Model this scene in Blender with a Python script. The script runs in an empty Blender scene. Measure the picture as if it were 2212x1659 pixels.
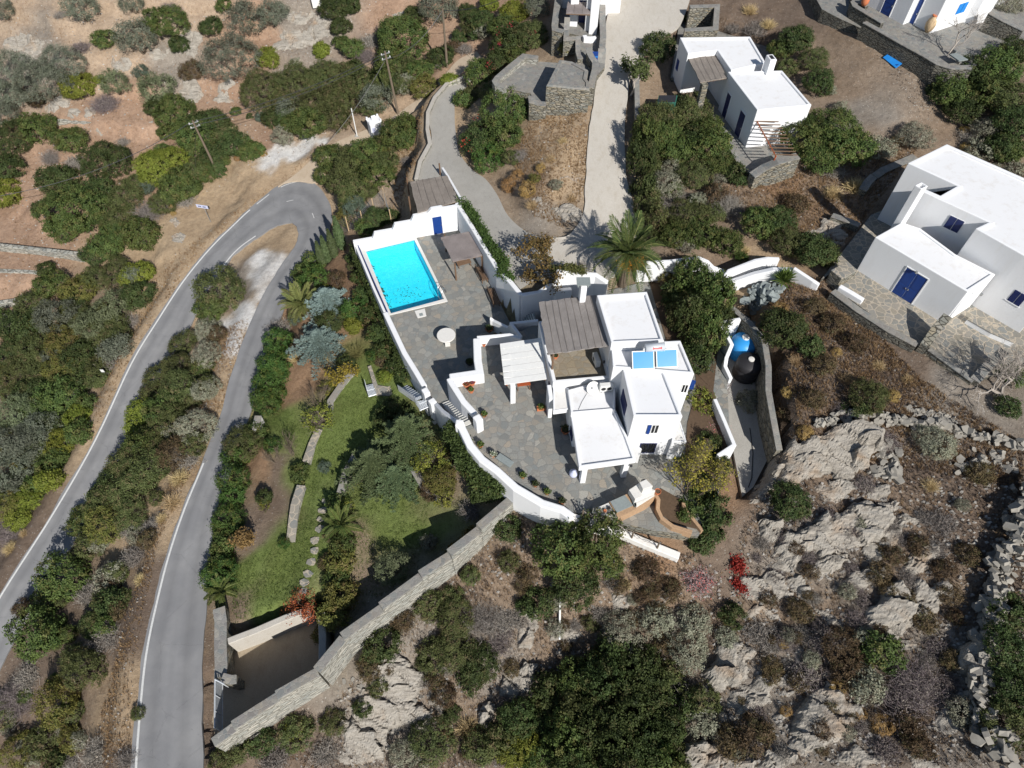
import bpy, math, random
import numpy as np
from mathutils import Vector, Matrix
R = math.radians
scene = bpy.context.scene
col = scene.collection
# ------------------------------------------------------------------ camera, sky, sun
F, PITCH, CH = 1521.9, R(55), 45.0          # focal length in the 2212 px wide working picture, tilt, height over the pool deck
cam = bpy.data.cameras.new("camera"); co = bpy.data.objects.new("camera", cam); col.objects.link(co)
co.location = (0, 0, CH); co.rotation_euler = (R(90) - PITCH, 0, 0)
cam.sensor_width = 36; cam.lens = 36 * F / 2212; cam.clip_start = .5; cam.clip_end = 3000
scene.camera = co
SUN_AZ, SUN_EL = R(154), R(38)              # compass direction of the sun (clockwise from +Y) and its height
w = bpy.data.worlds.new("World"); scene.world = w; w.use_nodes = True
nt = w.node_tree; bg = nt.nodes["Background"]; sky = nt.nodes.new("ShaderNodeTexSky")
sky.sky_type = 'NISHITA'; sky.sun_disc = False; sky.sun_elevation = SUN_EL; sky.sun_rotation = SUN_AZ
sky.altitude = 100; sky.air_density = 1.0; sky.dust_density = .6
nt.links.new(sky.outputs[0], bg.inputs[0]); bg.inputs[1].default_value = .07
sl = bpy.data.lights.new("sun", 'SUN'); sl.energy = 5.0; sl.angle = R(.5); sl.color = (1, .965, .91)
so = bpy.data.objects.new("sun", sl); col.objects.link(so)
sdir = Vector((math.sin(SUN_AZ) * math.cos(SUN_EL), math.cos(SUN_AZ) * math.cos(SUN_EL), math.sin(SUN_EL)))
so.rotation_euler = sdir.to_track_quat('Z', 'Y').to_euler(); so.location = (30, -40, 80)
scene.view_settings.view_transform = 'Standard'; scene.view_settings.look = 'None'
scene.view_settings.exposure = .12; scene.view_settings.gamma = 1
scene.cycles.max_bounces = 6; scene.cycles.diffuse_bounces = 3; scene.cycles.transparent_max_bounces = 12
rng = np.random.default_rng(7); random.seed(7)

# ------------------------------------------------------------------ picture -> place
def P(x, y, z):
    u = (x - 1106) / F; v = (y - 829.5) / F
    d = np.array([u, math.cos(PITCH) - v * math.sin(PITCH), -math.sin(PITCH) - v * math.cos(PITCH)])
    return np.array([0, 0, CH]) + d * ((z - CH) / d[2])
def lin(ox, oy, s): return lambda x, y: (ox + s * x, oy + s * y)
T1 = lin(0, 0, .336); T2 = lin(734.4, 0, .336); T3 = lin(1468.8, 0, .336)
T4 = lin(0, 548.6, .336); T5 = lin(734.4, 548.6, .336); T6 = lin(1468.8, 548.6, .336)
T7 = lin(0, 1101.6, .336); T8 = lin(734.4, 1101.6, .336); T9 = lin(1468.8, 1101.6, .336)
Q = lin(1026.4, 601.7, .24); Z3 = lin(1204.2, 937.9, .16); A = lin(760.9, 353.9, .16)
S4 = lin(796.3, 760.9, .16); W6 = lin(1044, 566.3, .128); R3 = lin(1805, 548.6, .184)
G = lin(1769.6, 292, .2); B1 = lin(1044, 0, .16); B2 = lin(1362.6, 495.5, .208); B5 = lin(1769.6, 0, .2)
Z7 = lin(424.7, 884.8, .32); ZG = lin(389.3, 1309.5, .16); Z9 = lin(566.3, 601.7, .16); ZF = lin(654.8, 353.9, .096)
D = lambda x, y: (x, y)
def Pw(p, z): return P(p[0], p[1], z)
def poly_at(pts, z): return [tuple(P(p[0], p[1], z)[:2]) for p in pts]

# ------------------------------------------------------------------ mesh helpers
def link(o, parent=None):
    col.objects.link(o)
    if parent is not None: o.parent = parent
    return o
def thing(name, label, cat, loc=(0, 0, 0), group=None, rz=0):
    o = bpy.data.objects.new(name, None); o.empty_display_size = .3
    o.location = loc; o.rotation_euler = (0, 0, rz); o["label"] = label; o["category"] = cat
    if group: o["group"] = group
    return link(o)
def tag(o, label=None, cat=None, group=None, kind=None):
    for k, v in (("label", label), ("category", cat), ("group", group), ("kind", kind)):
        if v: o[k] = v
    return o
def np_mesh(name, v, f, mat, colr=None, smooth=False):
    """v (n,3), f (m,k): all faces with k corners"""
    v = np.asarray(v, np.float32); f = np.asarray(f, np.int32); me = bpy.data.meshes.new(name)
    n, (m, k) = len(v), f.shape
    me.vertices.add(n); me.vertices.foreach_set("co", v.ravel())
    me.loops.add(m * k); me.loops.foreach_set("vertex_index", f.ravel())
    me.polygons.add(m); me.polygons.foreach_set("loop_start", np.arange(0, m * k, k, dtype=np.int32))
    me.polygons.foreach_set("use_smooth", np.full(m, smooth))
    me.update(calc_edges=True)
    if colr is not None:
        a = me.color_attributes.new("Col", 'FLOAT_COLOR', 'POINT')
        c = np.ones((n, 4), np.float32); c[:, :3] = colr; a.data.foreach_set("color", c.ravel())
    me.materials.append(mat)
    return me
class MB:
    def __init__(s): s.v = []; s.f = []
    def add(s, vs, fs):
        o = len(s.v); s.v += [tuple(map(float, p)) for p in vs]; s.f += [tuple(i + o for i in f) for f in fs]; return s
    def box(s, c, size, rz=0, mat=None):
        hx, hy, hz = size[0] / 2, size[1] / 2, size[2] / 2
        m = mat if mat is not None else Matrix.Rotation(rz, 3, 'Z')
        vs = [Vector(c) + m @ Vector((x * hx, y * hy, z * hz)) for z in (-1, 1) for x, y in ((-1, -1), (1, -1), (1, 1), (-1, 1))]
        return s.add(vs, [(3, 2, 1, 0), (4, 5, 6, 7), (0, 1, 5, 4), (1, 2, 6, 5), (2, 3, 7, 6), (3, 0, 4, 7)])
    def prism(s, poly, z0, z1, cap=True, bottom=False):
        poly = ccw(poly); n = len(poly)
        zz0 = z0 if hasattr(z0, '__len__') else [z0] * n
        zz1 = z1 if hasattr(z1, '__len__') else [z1] * n
        vs = [(p[0], p[1], zz0[i]) for i, p in enumerate(poly)] + [(p[0], p[1], zz1[i]) for i, p in enumerate(poly)]
        fs = [(i, (i + 1) % n, n + (i + 1) % n, n + i) for i in range(n)]
        if cap: fs.append(tuple(range(n, 2 * n)))
        if bottom: fs.append(tuple(range(n - 1, -1, -1)))
        return s.add(vs, fs)
    def tube(s, path, r, n=6, caps=True):
        path = [Vector(p) for p in path]; rr = r if hasattr(r, '__len__') else [r] * len(path); vs = []; fs = []
        for i, p in enumerate(path):
            d = (path[min(i + 1, len(path) - 1)] - path[max(i - 1, 0)]).normalized()
            a = d.cross(Vector((0, 0, 1)) if abs(d.z) < .9 else Vector((1, 0, 0))).normalized(); b = d.cross(a)
            for k in range(n):
                t = 2 * math.pi * k / n; vs.append(p + (a * math.cos(t) + b * math.sin(t)) * rr[i])
        for i in range(len(path) - 1):
            for k in range(n):
                fs.append((i * n + k, i * n + (k + 1) % n, (i + 1) * n + (k + 1) % n, (i + 1) * n + k))
        if caps: fs += [tuple(range(n - 1, -1, -1)), tuple(range((len(path) - 1) * n, len(path) * n))]
        return s.add(vs, fs)
    def lathe(s, c, prof, n=16, cap=True):
        vs = []; fs = []
        for r, z in prof:
            for k in range(n):
                t = 2 * math.pi * k / n; vs.append((c[0] + r * math.cos(t), c[1] + r * math.sin(t), c[2] + z))
        for i in range(len(prof) - 1):
            for k in range(n): fs.append((i * n + k, i * n + (k + 1) % n, (i + 1) * n + (k + 1) % n, (i + 1) * n + k))
        if cap: fs += [tuple(range(n - 1, -1, -1)), tuple(range((len(prof) - 1) * n, len(prof) * n))]
        return s.add(vs, fs)
    def build(s, name, mat, parent=None, smooth=False, bevel=0, seg=2, loc=None):
        org = Vector((0, 0, 0))
        if parent is not None:
            p = parent
            while p is not None: org += p.location; p = p.parent
        if loc is not None: org = Vector(loc)
        me = bpy.data.meshes.new(name)
        me.from_pydata([tuple(Vector(p) - org) for p in s.v], [], s.f); me.validate(); me.update()
        if smooth:
            for p in me.polygons: p.use_smooth = True
        me.materials.append(mat)
        o = link(bpy.data.objects.new(name, me), parent)
        if parent is None and loc is not None: o.location = loc
        if bevel:
            b = o.modifiers.new("bevel", 'BEVEL'); b.width = bevel; b.segments = seg; b.limit_method = 'ANGLE'; b.angle_limit = R(40)
        return o
def area2(p): return sum(p[i - 1][0] * p[i][1] - p[i][0] * p[i - 1][1] for i in range(len(p)))
def ccw(p): return list(p) if area2(p) > 0 else list(p)[::-1]
def inset(poly, t):
    """offset a ccw polygon inwards by t with mitred corners"""
    n = len(poly); out = []
    for i in range(n):
        a, b, c = Vector(poly[i - 1]), Vector(poly[i]), Vector(poly[(i + 1) % n])
        d1 = (b - a).normalized(); d2 = (c - b).normalized(); n1 = Vector((-d1.y, d1.x)); n2 = Vector((-d2.y, d2.x))
        m = (n1 + n2); k = m.length
        m = n1 if k < .2 else m / k
        out.append(tuple(b + m * (t / max(.35, m.dot(n1)))))
    return out
def inside(poly, x, y):
    p = np.asarray(poly); r = np.zeros(np.shape(x), bool)
    for i in range(len(p)):
        x0, y0 = p[i - 1]; x1, y1 = p[i]
        if y0 == y1: continue
        r ^= ((y0 > y) != (y1 > y)) & (x < (x1 - x0) * (y - y0) / (y1 - y0) + x0)
    return r
def edge_dist(poly, x, y, closed=True):
    p = np.asarray(poly, float); best = np.full(np.shape(x), 1e9)
    for i in range(0 if closed else 1, len(p)):
        a, b = p[i - 1], p[i]; d = b - a; l = max(1e-9, d @ d)
        t = np.clip(((x - a[0]) * d[0] + (y - a[1]) * d[1]) / l, 0, 1)
        best = np.minimum(best, np.hypot(x - a[0] - t * d[0], y - a[1] - t * d[1]))
    return best
def vnoise(x, y, seed=0, freq=1.0, octv=4):
    """value noise, about -1..1"""
    tot = 0; amp = 1; nrm = 0
    for o in range(octv):
        xx, yy = x * freq + 17.3 * o + seed * 3.7, y * freq - 9.1 * o + seed * 5.3
        xi, yi = np.floor(xx).astype(np.int64), np.floor(yy).astype(np.int64); fx, fy = xx - xi, yy - yi
        fx = fx * fx * (3 - 2 * fx); fy = fy * fy * (3 - 2 * fy)
        def h(a, b):
            k = (a * 374761393 + b * 668265263 + seed * 1442695) & 0x7fffffff
            k = ((k ^ (k >> 13)) * 1274126177) & 0x7fffffff
            return ((k ^ (k >> 16)) & 0xffff) / 32767.5 - 1
        tot = tot + amp * (h(xi, yi) * (1 - fx) * (1 - fy) + h(xi + 1, yi) * fx * (1 - fy) + h(xi, yi + 1) * (1 - fx) * fy + h(xi + 1, yi + 1) * fx * fy)
        nrm += amp; amp *= .5; freq *= 2.03
    return tot / nrm

# ------------------------------------------------------------------ materials
class NT:
    def __init__(s, name):
        s.m = bpy.data.materials.new(name); s.m.use_nodes = True; s.t = s.m.node_tree
        s.b = s.t.nodes["Principled BSDF"]; s.out = s.t.nodes["Material Output"]; s.g = None
    def n(s, typ, ins=None, **kw):
        n = s.t.nodes.new("ShaderNode" + typ)
        for k, v in kw.items(): setattr(n, k, v)
        for k, v in (ins or {}).items(): s.set(n.inputs[k], v)
        return n
    def set(s, sock, v):
        if isinstance(v, bpy.types.NodeSocket): s.t.links.new(v, sock)
        elif isinstance(v, bpy.types.Node): s.t.links.new(v.outputs[0], sock)
        elif isinstance(v, tuple) and len(v) == 3 and sock.type == 'RGBA': sock.default_value = (*v, 1)
        else: sock.default_value = v
    def pos(s, scale=(1, 1, 1), rot=(0, 0, 0)):
        if s.g is None: s.g = s.n("NewGeometry")
        return s.n("Mapping", {"Vector": s.g.outputs["Position"], "Scale": scale, "Rotation": rot})
    def noise(s, scale, detail=4, rough=.55, vec=None, dist=0.0):
        return s.n("TexNoise", {"Vector": vec or s.pos(), "Scale": scale, "Detail": detail, "Roughness": rough, "Distortion": dist})
    def ramp(s, fac, *stops):
        r = s.n("ValToRGB", {"Fac": fac}); e = r.color_ramp.elements
        while len(e) < len(stops): e.new(.5)
        for i, (p, c) in enumerate(stops):
            e[i].position = p; e[i].color = (*c, 1) if isinstance(c, tuple) else (c, c, c, 1)
        return r.outputs[0]
    def mix(s, fac, a, b, mode='MIX'):
        n = s.n("Mix", data_type='RGBA', blend_type=mode); s.set(n.inputs[0], fac); s.set(n.inputs[6], a); s.set(n.inputs[7], b)
        return n.outputs[2]
    def math(s, op, a, b=0.0):
        n = s.n("Math", operation=op); s.set(n.inputs[0], a); s.set(n.inputs[1], b); return n.outputs[0]
    def bump(s, h, strength=.4, dist=.03):
        s.set(s.b.inputs["Normal"], s.n("Bump", {"Height": h, "Strength": strength, "Distance": dist}))
    def done(s, colr, rough=.85, metal=0.0, spec=.3):
        s.set(s.b.inputs["Base Color"], colr); s.set(s.b.inputs["Roughness"], rough)
        s.set(s.b.inputs["Metallic"], metal); s.set(s.b.inputs["Specular IOR Level"], spec); return s.m
M = {}
def plain(name, c, rough=.6, metal=0.0, var=.12, scale=6, bump=0.0, spec=.4):
    t = NT(name); nz = t.noise(scale, 5)
    cc = t.mix(nz.outputs["Fac"], tuple(x * (1 - var) for x in c), tuple(min(1, x * (1 + var)) for x in c))
    if bump: t.bump(nz.outputs["Fac"], bump, .02)
    M[name] = t.done(cc, rough, metal, spec)
def whitewash(name, c, stain, amount):
    t = NT(name); a = t.noise(.55, 5, .6); st = t.noise(1.4, 8, .7, t.pos((1, 1, .25)))
    fine = t.noise(9, 5, .7)
    cc = t.mix(t.ramp(st.outputs["Fac"], (.52, 0.), (.78, amount)), c, stain)
    cc = t.mix(t.ramp(a.outputs["Fac"], (.3, 0.), (.7, .10)), cc, (.70, .71, .74))
    cc = t.mix(t.ramp(fine.outputs["Fac"], (.35, .05), (.6, 0.)), cc, (.55, .53, .5))
    t.bump(fine.outputs["Fac"], .22, .03); M[name] = t.done(cc, .8, 0, .2)
whitewash("white", (.80, .805, .815), (.62, .58, .52), .28)
whitewash("roof_white", (.765, .765, .77), (.52, .46, .39), .5)
whitewash("old_white", (.77, .75, .71), (.50, .42, .33), .5)
def flags(name, scale, pal, grout, gw=.035, rot=0.0):
    t = NT(name); warp = t.noise(1.6 * scale, 2)
    vec = t.n("Vectormath", operation='ADD') if False else None
    p = t.pos((scale, scale, scale), (0, 0, rot))
    pv = t.n("VectorMath", operation='MULTIPLY_ADD'); t.set(pv.inputs[0], warp.outputs["Color"]); pv.inputs[1].default_value = (.5, .5, .5); t.set(pv.inputs[2], p.outputs[0])
    v1 = t.n("TexVoronoi", {"Vector": pv.outputs[0], "Scale": 1.0, "Randomness": .95})
    v2 = t.n("TexVoronoi", {"Vector": pv.outputs[0], "Scale": 1.0, "Randomness": .95}, feature='DISTANCE_TO_EDGE')
    sep = t.n("SeparateColor", {"Color": v1.outputs["Color"]})
    stops = [(i / (len(pal) - 1), c) for i, c in enumerate(pal)]
    cc = t.ramp(sep.outputs[0], *stops)
    cc = t.mix(t.math('MULTIPLY', sep.outputs[1], .45), cc, (.16, .17, .17))
    nz = t.noise(14, 6, .7); cc = t.mix(t.ramp(nz.outputs["Fac"], (.3, .45), (.65, 0.)), cc, (.10, .10, .095))
    big = t.noise(.5, 4, .6); cc = t.mix(t.ramp(big.outputs["Fac"], (.45, 0.), (.75, .35)), cc, (.30, .235, .16))
    edge = t.ramp(v2.outputs["Distance"], (gw * .4, 1.), (gw * 1.6, 0.))
    cc = t.mix(edge, cc, grout)
    t.bump(t.mix(.25, t.ramp(v2.outputs["Distance"], (0., 0.), (gw * 2, 1.)), nz.outputs["Fac"]), .5, .03)
    M[name] = t.done(cc, .8, 0, .25)
BLUEST = [(.20, .21, .205), (.28, .295, .28), (.33, .32, .285), (.25, .27, .265), (.37, .325, .265), (.30, .305, .285), (.43, .41, .36)]
flags("flagstone", 2.0, BLUEST, (.21, .205, .19))
flags("flagstone_pale", 1.9, [(.27, .26, .23), (.34, .31, .25), (.25, .26, .25), (.36, .33, .28), (.30, .27, .21)], (.43, .37, .29), .05, .6)
flags("flagstone_tan", 1.9, [(.30, .24, .155), (.38, .31, .21), (.27, .235, .175), (.44, .37, .27)], (.24, .195, .135), .05, .3)
flags("cap_stone", 3.0, [(.20, .215, .215), (.27, .27, .25), (.33, .31, .27), (.24, .22, .21), (.36, .35, .32)], (.26, .25, .23), .04, .9)
def drystone(name, pal, dark, sc=2.2, flat=2.8):
    t = NT(name); p = t.pos((sc, sc, sc * flat)); nz = t.noise(5, 5, .65)
    pv = t.n("VectorMath", operation='MULTIPLY_ADD'); t.set(pv.inputs[0], nz.outputs["Color"]); pv.inputs[1].default_value = (.35, .35, .35); t.set(pv.inputs[2], p.outputs[0])
    v1 = t.n("TexVoronoi", {"Vector": pv.outputs[0], "Scale": 1.0}); v2 = t.n("TexVoronoi", {"Vector": pv.outputs[0], "Scale": 1.0}, feature='DISTANCE_TO_EDGE')
    sep = t.n("SeparateColor", {"Color": v1.outputs["Color"]})
    cc = t.ramp(sep.outputs[0], *[(i / (len(pal) - 1), c) for i, c in enumerate(pal)])
    n2 = t.noise(16, 5, .7); cc = t.mix(t.ramp(n2.outputs["Fac"], (.35, .5), (.62, 0.)), cc, (.12, .11, .09))
    e = t.ramp(v2.outputs["Distance"], (.02, 1.), (.09, 0.)); cc = t.mix(e, cc, dark)
    t.bump(t.mix(.3, t.ramp(v2.outputs["Distance"], (0., 0.), (.16, 1.)), n2.outputs["Fac"]), .9, .08)
    M[name] = t.done(cc, .9, 0, .15)
drystone("drystone", [(.20, .19, .155), (.31, .29, .23), (.24, .25, .23), (.36, .31, .22), (.40, .38, .33)], (.075, .068, .055))
drystone("drystone_pale", [(.38, .37, .33), (.50, .48, .42), (.42, .43, .39), (.55, .52, .45), (.33, .34, .32)], (.20, .19, .16), 1.5, 3.0)
drystone("drystone_dark", [(.12, .115, .10), (.19, .18, .15), (.15, .155, .14), (.22, .20, .16)], (.045, .04, .035))
def rockmat():
    t = NT("rock"); st = t.pos((.55, 2.6, 3.4), (R(12), R(8), R(-32)))
    a = t.noise(1.2, 7, .65, st, .6); b = t.noise(.45, 4, .6); c = t.noise(11, 6, .75)
    cc = t.ramp(a.outputs["Fac"], (.28, (.15, .13, .11)), (.42, (.30, .272, .232)), (.56, (.42, .383, .33)), (.72, (.29, .278, .25)))
    cc = t.mix(t.ramp(b.outputs["Fac"], (.55, 0.), (.72, .55)), cc, (.40, .26, .15))
    cc = t.mix(t.ramp(c.outputs["Fac"], (.32, .6), (.5, 0.)), cc, (.11, .10, .09))
    cc = t.mix(t.ramp(c.outputs["Fac"], (.60, 0.), (.74, .4)), cc, (.55, .54, .5))
    t.bump(t.mix(.45, a.outputs["Fac"], c.outputs["Fac"]), 1.0, .16); M["rock"] = t.done(cc, .9, 0, .15)
rockmat()
def groundmat():
    t = NT("ground"); at = t.n("Attribute", attribute_name="Col"); base = at.outputs["Color"]
    big = t.noise(.35, 6, .62); mid = t.noise(2.2, 7, .7); fine = t.noise(9, 6, .75)
    cc = t.mix(t.ramp(big.outputs["Fac"], (.36, .45), (.62, 0.)), base, (.68, .62, .56), 'MULTIPLY')
    cc = t.mix(t.ramp(mid.outputs["Fac"], (.36, .5), (.54, 0.)), cc, (.56, .53, .50), 'MULTIPLY')
    cc = t.mix(t.ramp(mid.outputs["Fac"], (.55, 0.), (.72, .45)), cc, (1.45, 1.35, 1.2), 'MULTIPLY')
    cc = t.mix(t.ramp(fine.outputs["Fac"], (.34, .55), (.50, 0.)), cc, (.50, .47, .44), 'MULTIPLY')
    peb = t.n("TexVoronoi", {"Vector": t.pos(), "Scale": 5.5}); pm = t.n("SeparateColor", {"Color": peb.outputs["Color"]})
    m = t.math('MULTIPLY', t.math('LESS_THAN', peb.outputs["Distance"], .26), t.math('GREATER_THAN', pm.outputs[0], .80))
    cc = t.mix(t.math('MULTIPLY', m, t.math('MULTIPLY', at.outputs["Alpha"], .75)), cc, (.46, .43, .38))
    t.bump(t.mix(.5, mid.outputs["Fac"], fine.outputs["Fac"]), 1.0, .16); M["ground"] = t.done(cc, .95, 0, .1)
groundmat()
def asphalt():
    t = NT("asphalt"); f = t.noise(28, 4, .8); b = t.noise(.6, 5, .6); l = t.noise(.22, 3)
    cc = t.mix(f.outputs["Fac"], (.155, .155, .16), (.255, .255, .257))
    cc = t.mix(t.ramp(b.outputs["Fac"], (.4, 0.), (.7, .5)), cc, (.31, .305, .30))
    cc = t.mix(t.ramp(l.outputs["Fac"], (.42, .4), (.55, 0.)), cc, (.19, .19, .195))
    v = t.n("TexVoronoi", {"Vector": t.pos((.35, .35, .35)), "Scale": .8}, feature='DISTANCE_TO_EDGE')
    vn = t.noise(1.1, 6, .7); cr = t.math('ADD', v.outputs["Distance"], t.math('MULTIPLY', t.math('SUBTRACT', vn.outputs["Fac"], .5), .14))
    cc = t.mix(t.ramp(t.math('ABSOLUTE', cr), (.002, .3), (.005, 0.)), cc, (.09, .09, .09))
    wr = t.n("Attribute", attribute_name="Col"); cc = t.mix(1.0, cc, wr.outputs["Color"], 'MULTIPLY')
    t.bump(f.outputs["Fac"], .3, .01); M["asphalt"] = t.done(cc, .85, 0, .25)
asphalt()
def concrete(name, c1, c2, c3):
    t = NT(name); a = t.noise(.5, 6, .62); f = t.noise(16, 5, .75); m = t.noise(2.5, 6, .65, t.pos((1, .4, 1)))
    cc = t.mix(a.outputs["Fac"], c1, c2); cc = t.mix(t.ramp(m.outputs["Fac"], (.5, 0.), (.72, .55)), cc, c3)
    cc = t.mix(t.ramp(f.outputs["Fac"], (.36, .4), (.55, 0.)), cc, tuple(x * .55 for x in c1))
    t.bump(f.outputs["Fac"], .3, .015); M[name] = t.done(cc, .9, 0, .2)
concrete("concrete", (.34, .325, .295), (.46, .44, .40), (.31, .29, .255))
concrete("pale_concrete", (.47, .43, .37), (.55, .52, .47), (.40, .35, .28))
concrete("tan_concrete", (.32, .26, .185), (.41, .345, .26), (.26, .20, .14))
plain("stone_mix", (.285, .265, .23), .9, var=.45, scale=2.2, bump=.5)
concrete("road_dirt", (.43, .34, .245), (.52, .43, .33), (.36, .27, .18))
def leafmat(name, trans=.22):
    t = NT(name); at = t.n("Attribute", attribute_name="Col"); oi = t.n("ObjectInfo")
    hs = t.n("HueSaturation", {"Color": at.outputs["Color"]})
    t.set(hs.inputs["Hue"], t.math('ADD', .485, t.math('MULTIPLY', oi.outputs["Random"], .03)))
    t.set(hs.inputs["Value"], t.math('ADD', .84, t.math('MULTIPLY', oi.outputs["Random"], .32)))
    t.done(hs.outputs[0], .62, 0, .2); tr = t.n("BsdfTranslucent", {"Color": hs.outputs[0]})
    mx = t.n("MixShader", {0: trans, 1: t.b.outputs[0], 2: tr.outputs[0]}); t.t.links.new(mx.outputs[0], t.out.inputs[0]); M[name] = t.m
leafmat("leaf"); leafmat("twig", .05)
plain("bark", (.16, .125, .09), .9, var=.35, bump=.6); plain("pale_bark", (.36, .32, .28), .9, var=.25, bump=.5)
plain("blue_paint", (.012, .05, .23), .45, var=.2, scale=3); plain("blue_bright", (.02, .22, .62), .45, var=.2, scale=3)
plain("dark_blue", (.012, .022, .10), .4, var=.2); plain("dark_glass", (.012, .014, .018), .08, spec=.6)
plain("metal_white", (.60, .63, .66), .4, .2); plain("steel", (.62, .64, .66), .25, .9); plain("pale_step", (.62, .61, .57), .85, var=.12); plain("galvanized", (.40, .41, .41), .5, .6)
plain("terracotta", (.52, .17, .075), .75, var=.25, bump=.3); plain("pale_clay", (.55, .40, .24), .8, var=.25, bump=.3)
plain("brick", (.40, .26, .155), .85, var=.35, scale=9, bump=.6); plain("soil", (.10, .065, .04), .95, var=.4, bump=.8)
plain("wood", (.17, .105, .065), .75, var=.3, scale=12, bump=.4); plain("grey_wood", (.235, .20, .175), .85, var=.3, scale=14, bump=.5)
plain("red_wood", (.36, .085, .03), .5, var=.25, scale=10); plain("marble", (.70, .68, .64), .5, var=.1); plain("slate", (.24, .27, .265), .7, var=.22, scale=8)
plain("black_plastic", (.028, .027, .03), .55, var=.2, spec=.3); plain("blue_plastic", (.035, .30, .70), .42, var=.08, scale=2)
plain("green_metal", (.03, .14, .105), .55, var=.2); plain("red_print", (.55, .03, .03), .5); plain("white_paint", (.74, .74, .72), .6, var=.1)
plain("ac_white", (.68, .68, .66), .5, var=.05); plain("black_metal", (.03, .03, .035), .5); plain("sign_face", (.55, .58, .75), .5, var=.1)
plain("yellow_fruit", (.62, .26, .03), .7, var=.3); plain("road_paint", (.60, .60, .58), .8, var=.28, scale=7); plain("rope_grey", (.16, .16, .16), .7)
def collector():
    t = NT("collector"); wv = t.n("TexWave", {"Vector": t.pos((1, 1, 1), (0, 0, R(-8))), "Scale": 4.2, "Distortion": .4}, bands_direction='X')
    t.done(t.mix(wv.outputs["Fac"], (.012, .20, .55), (.022, .29, .68)), .18, 0, .6); M["collector"] = t.m
collector()
def reed(name, rot, c1, c2):
    t = NT(name); wv = t.n("TexWave", {"Vector": t.pos((1, 1, 1), (0, 0, rot)), "Scale": 6.5, "Distortion": 1.2, "Detail": 3.0, "Detail Scale": 2.0}, bands_direction='X')
    st = t.noise(7, 6, .75, t.pos((3.2, .5, 1), (0, 0, rot))); pa = t.noise(1.2, 4)
    cc = t.mix(st.outputs["Fac"], c1, c2); cc = t.mix(t.math('MULTIPLY', wv.outputs["Fac"], .45), cc, tuple(x * .35 for x in c1))
    cc = t.mix(t.ramp(pa.outputs["Fac"], (.4, .35), (.6, 0.)), cc, tuple(x * .7 for x in c1))
    t.bump(t.mix(.5, wv.outputs["Fac"], st.outputs["Fac"]), .8, .04); M[name] = t.done(cc, .9, 0, .15)
reed("reed", R(80), (.25, .225, .21), (.47, .435, .41)); reed("reed_brown", R(78), (.25, .215, .185), (.45, .40, .355))
reed("reed_mauve", R(2), (.27, .23, .22), (.43, .38, .36))
def water():
    t = NT("pool_water"); n = t.noise(3.6, 4, .6, None, .8); t.bump(n.outputs["Fac"], .8, .10)
    t.done((.8, .97, 1.), .03, 0, .5); tr = t.n("BsdfTransparent", {"Color": (.80, .97, .99)}); lw_ = t.n("LayerWeight", {"Blend": .5, "Normal": t.b.inputs["Normal"].links[0].from_socket}); fr = t.n("Math", operation='MULTIPLY_ADD'); t.set(fr.inputs[0], t.math('POWER', lw_.outputs["Facing"], 4.0)); fr.inputs[1].default_value = .5; fr.inputs[2].default_value = .025
    gl = t.n("BsdfGlossy", {"Roughness": .04, "Normal": t.b.inputs["Normal"].links[0].from_socket})
    mx = t.n("MixShader", {0: fr.outputs[0], 1: tr.outputs[0], 2: gl.outputs[0]}); t.t.links.new(mx.outputs[0], t.out.inputs[0]); M["water"] = t.m
    t = NT("pool_tile"); v = t.n("TexVoronoi", {"Vector": t.pos((4, 4, 4)), "Scale": 1.6}); f = t.noise(7, 4, .7)
    sp = t.n("SeparateColor", {"Color": v.outputs["Color"]}); cc = t.mix(sp.outputs[0], (.03, .70, .88), (.06, .80, .93)); cc = t.mix(t.ramp(f.outputs["Fac"], (.35, .35), (.5, 0.)), cc, (.02, .58, .84))
    M["pool_tile"] = t.done(cc, .4, 0, .4)
water()
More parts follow.
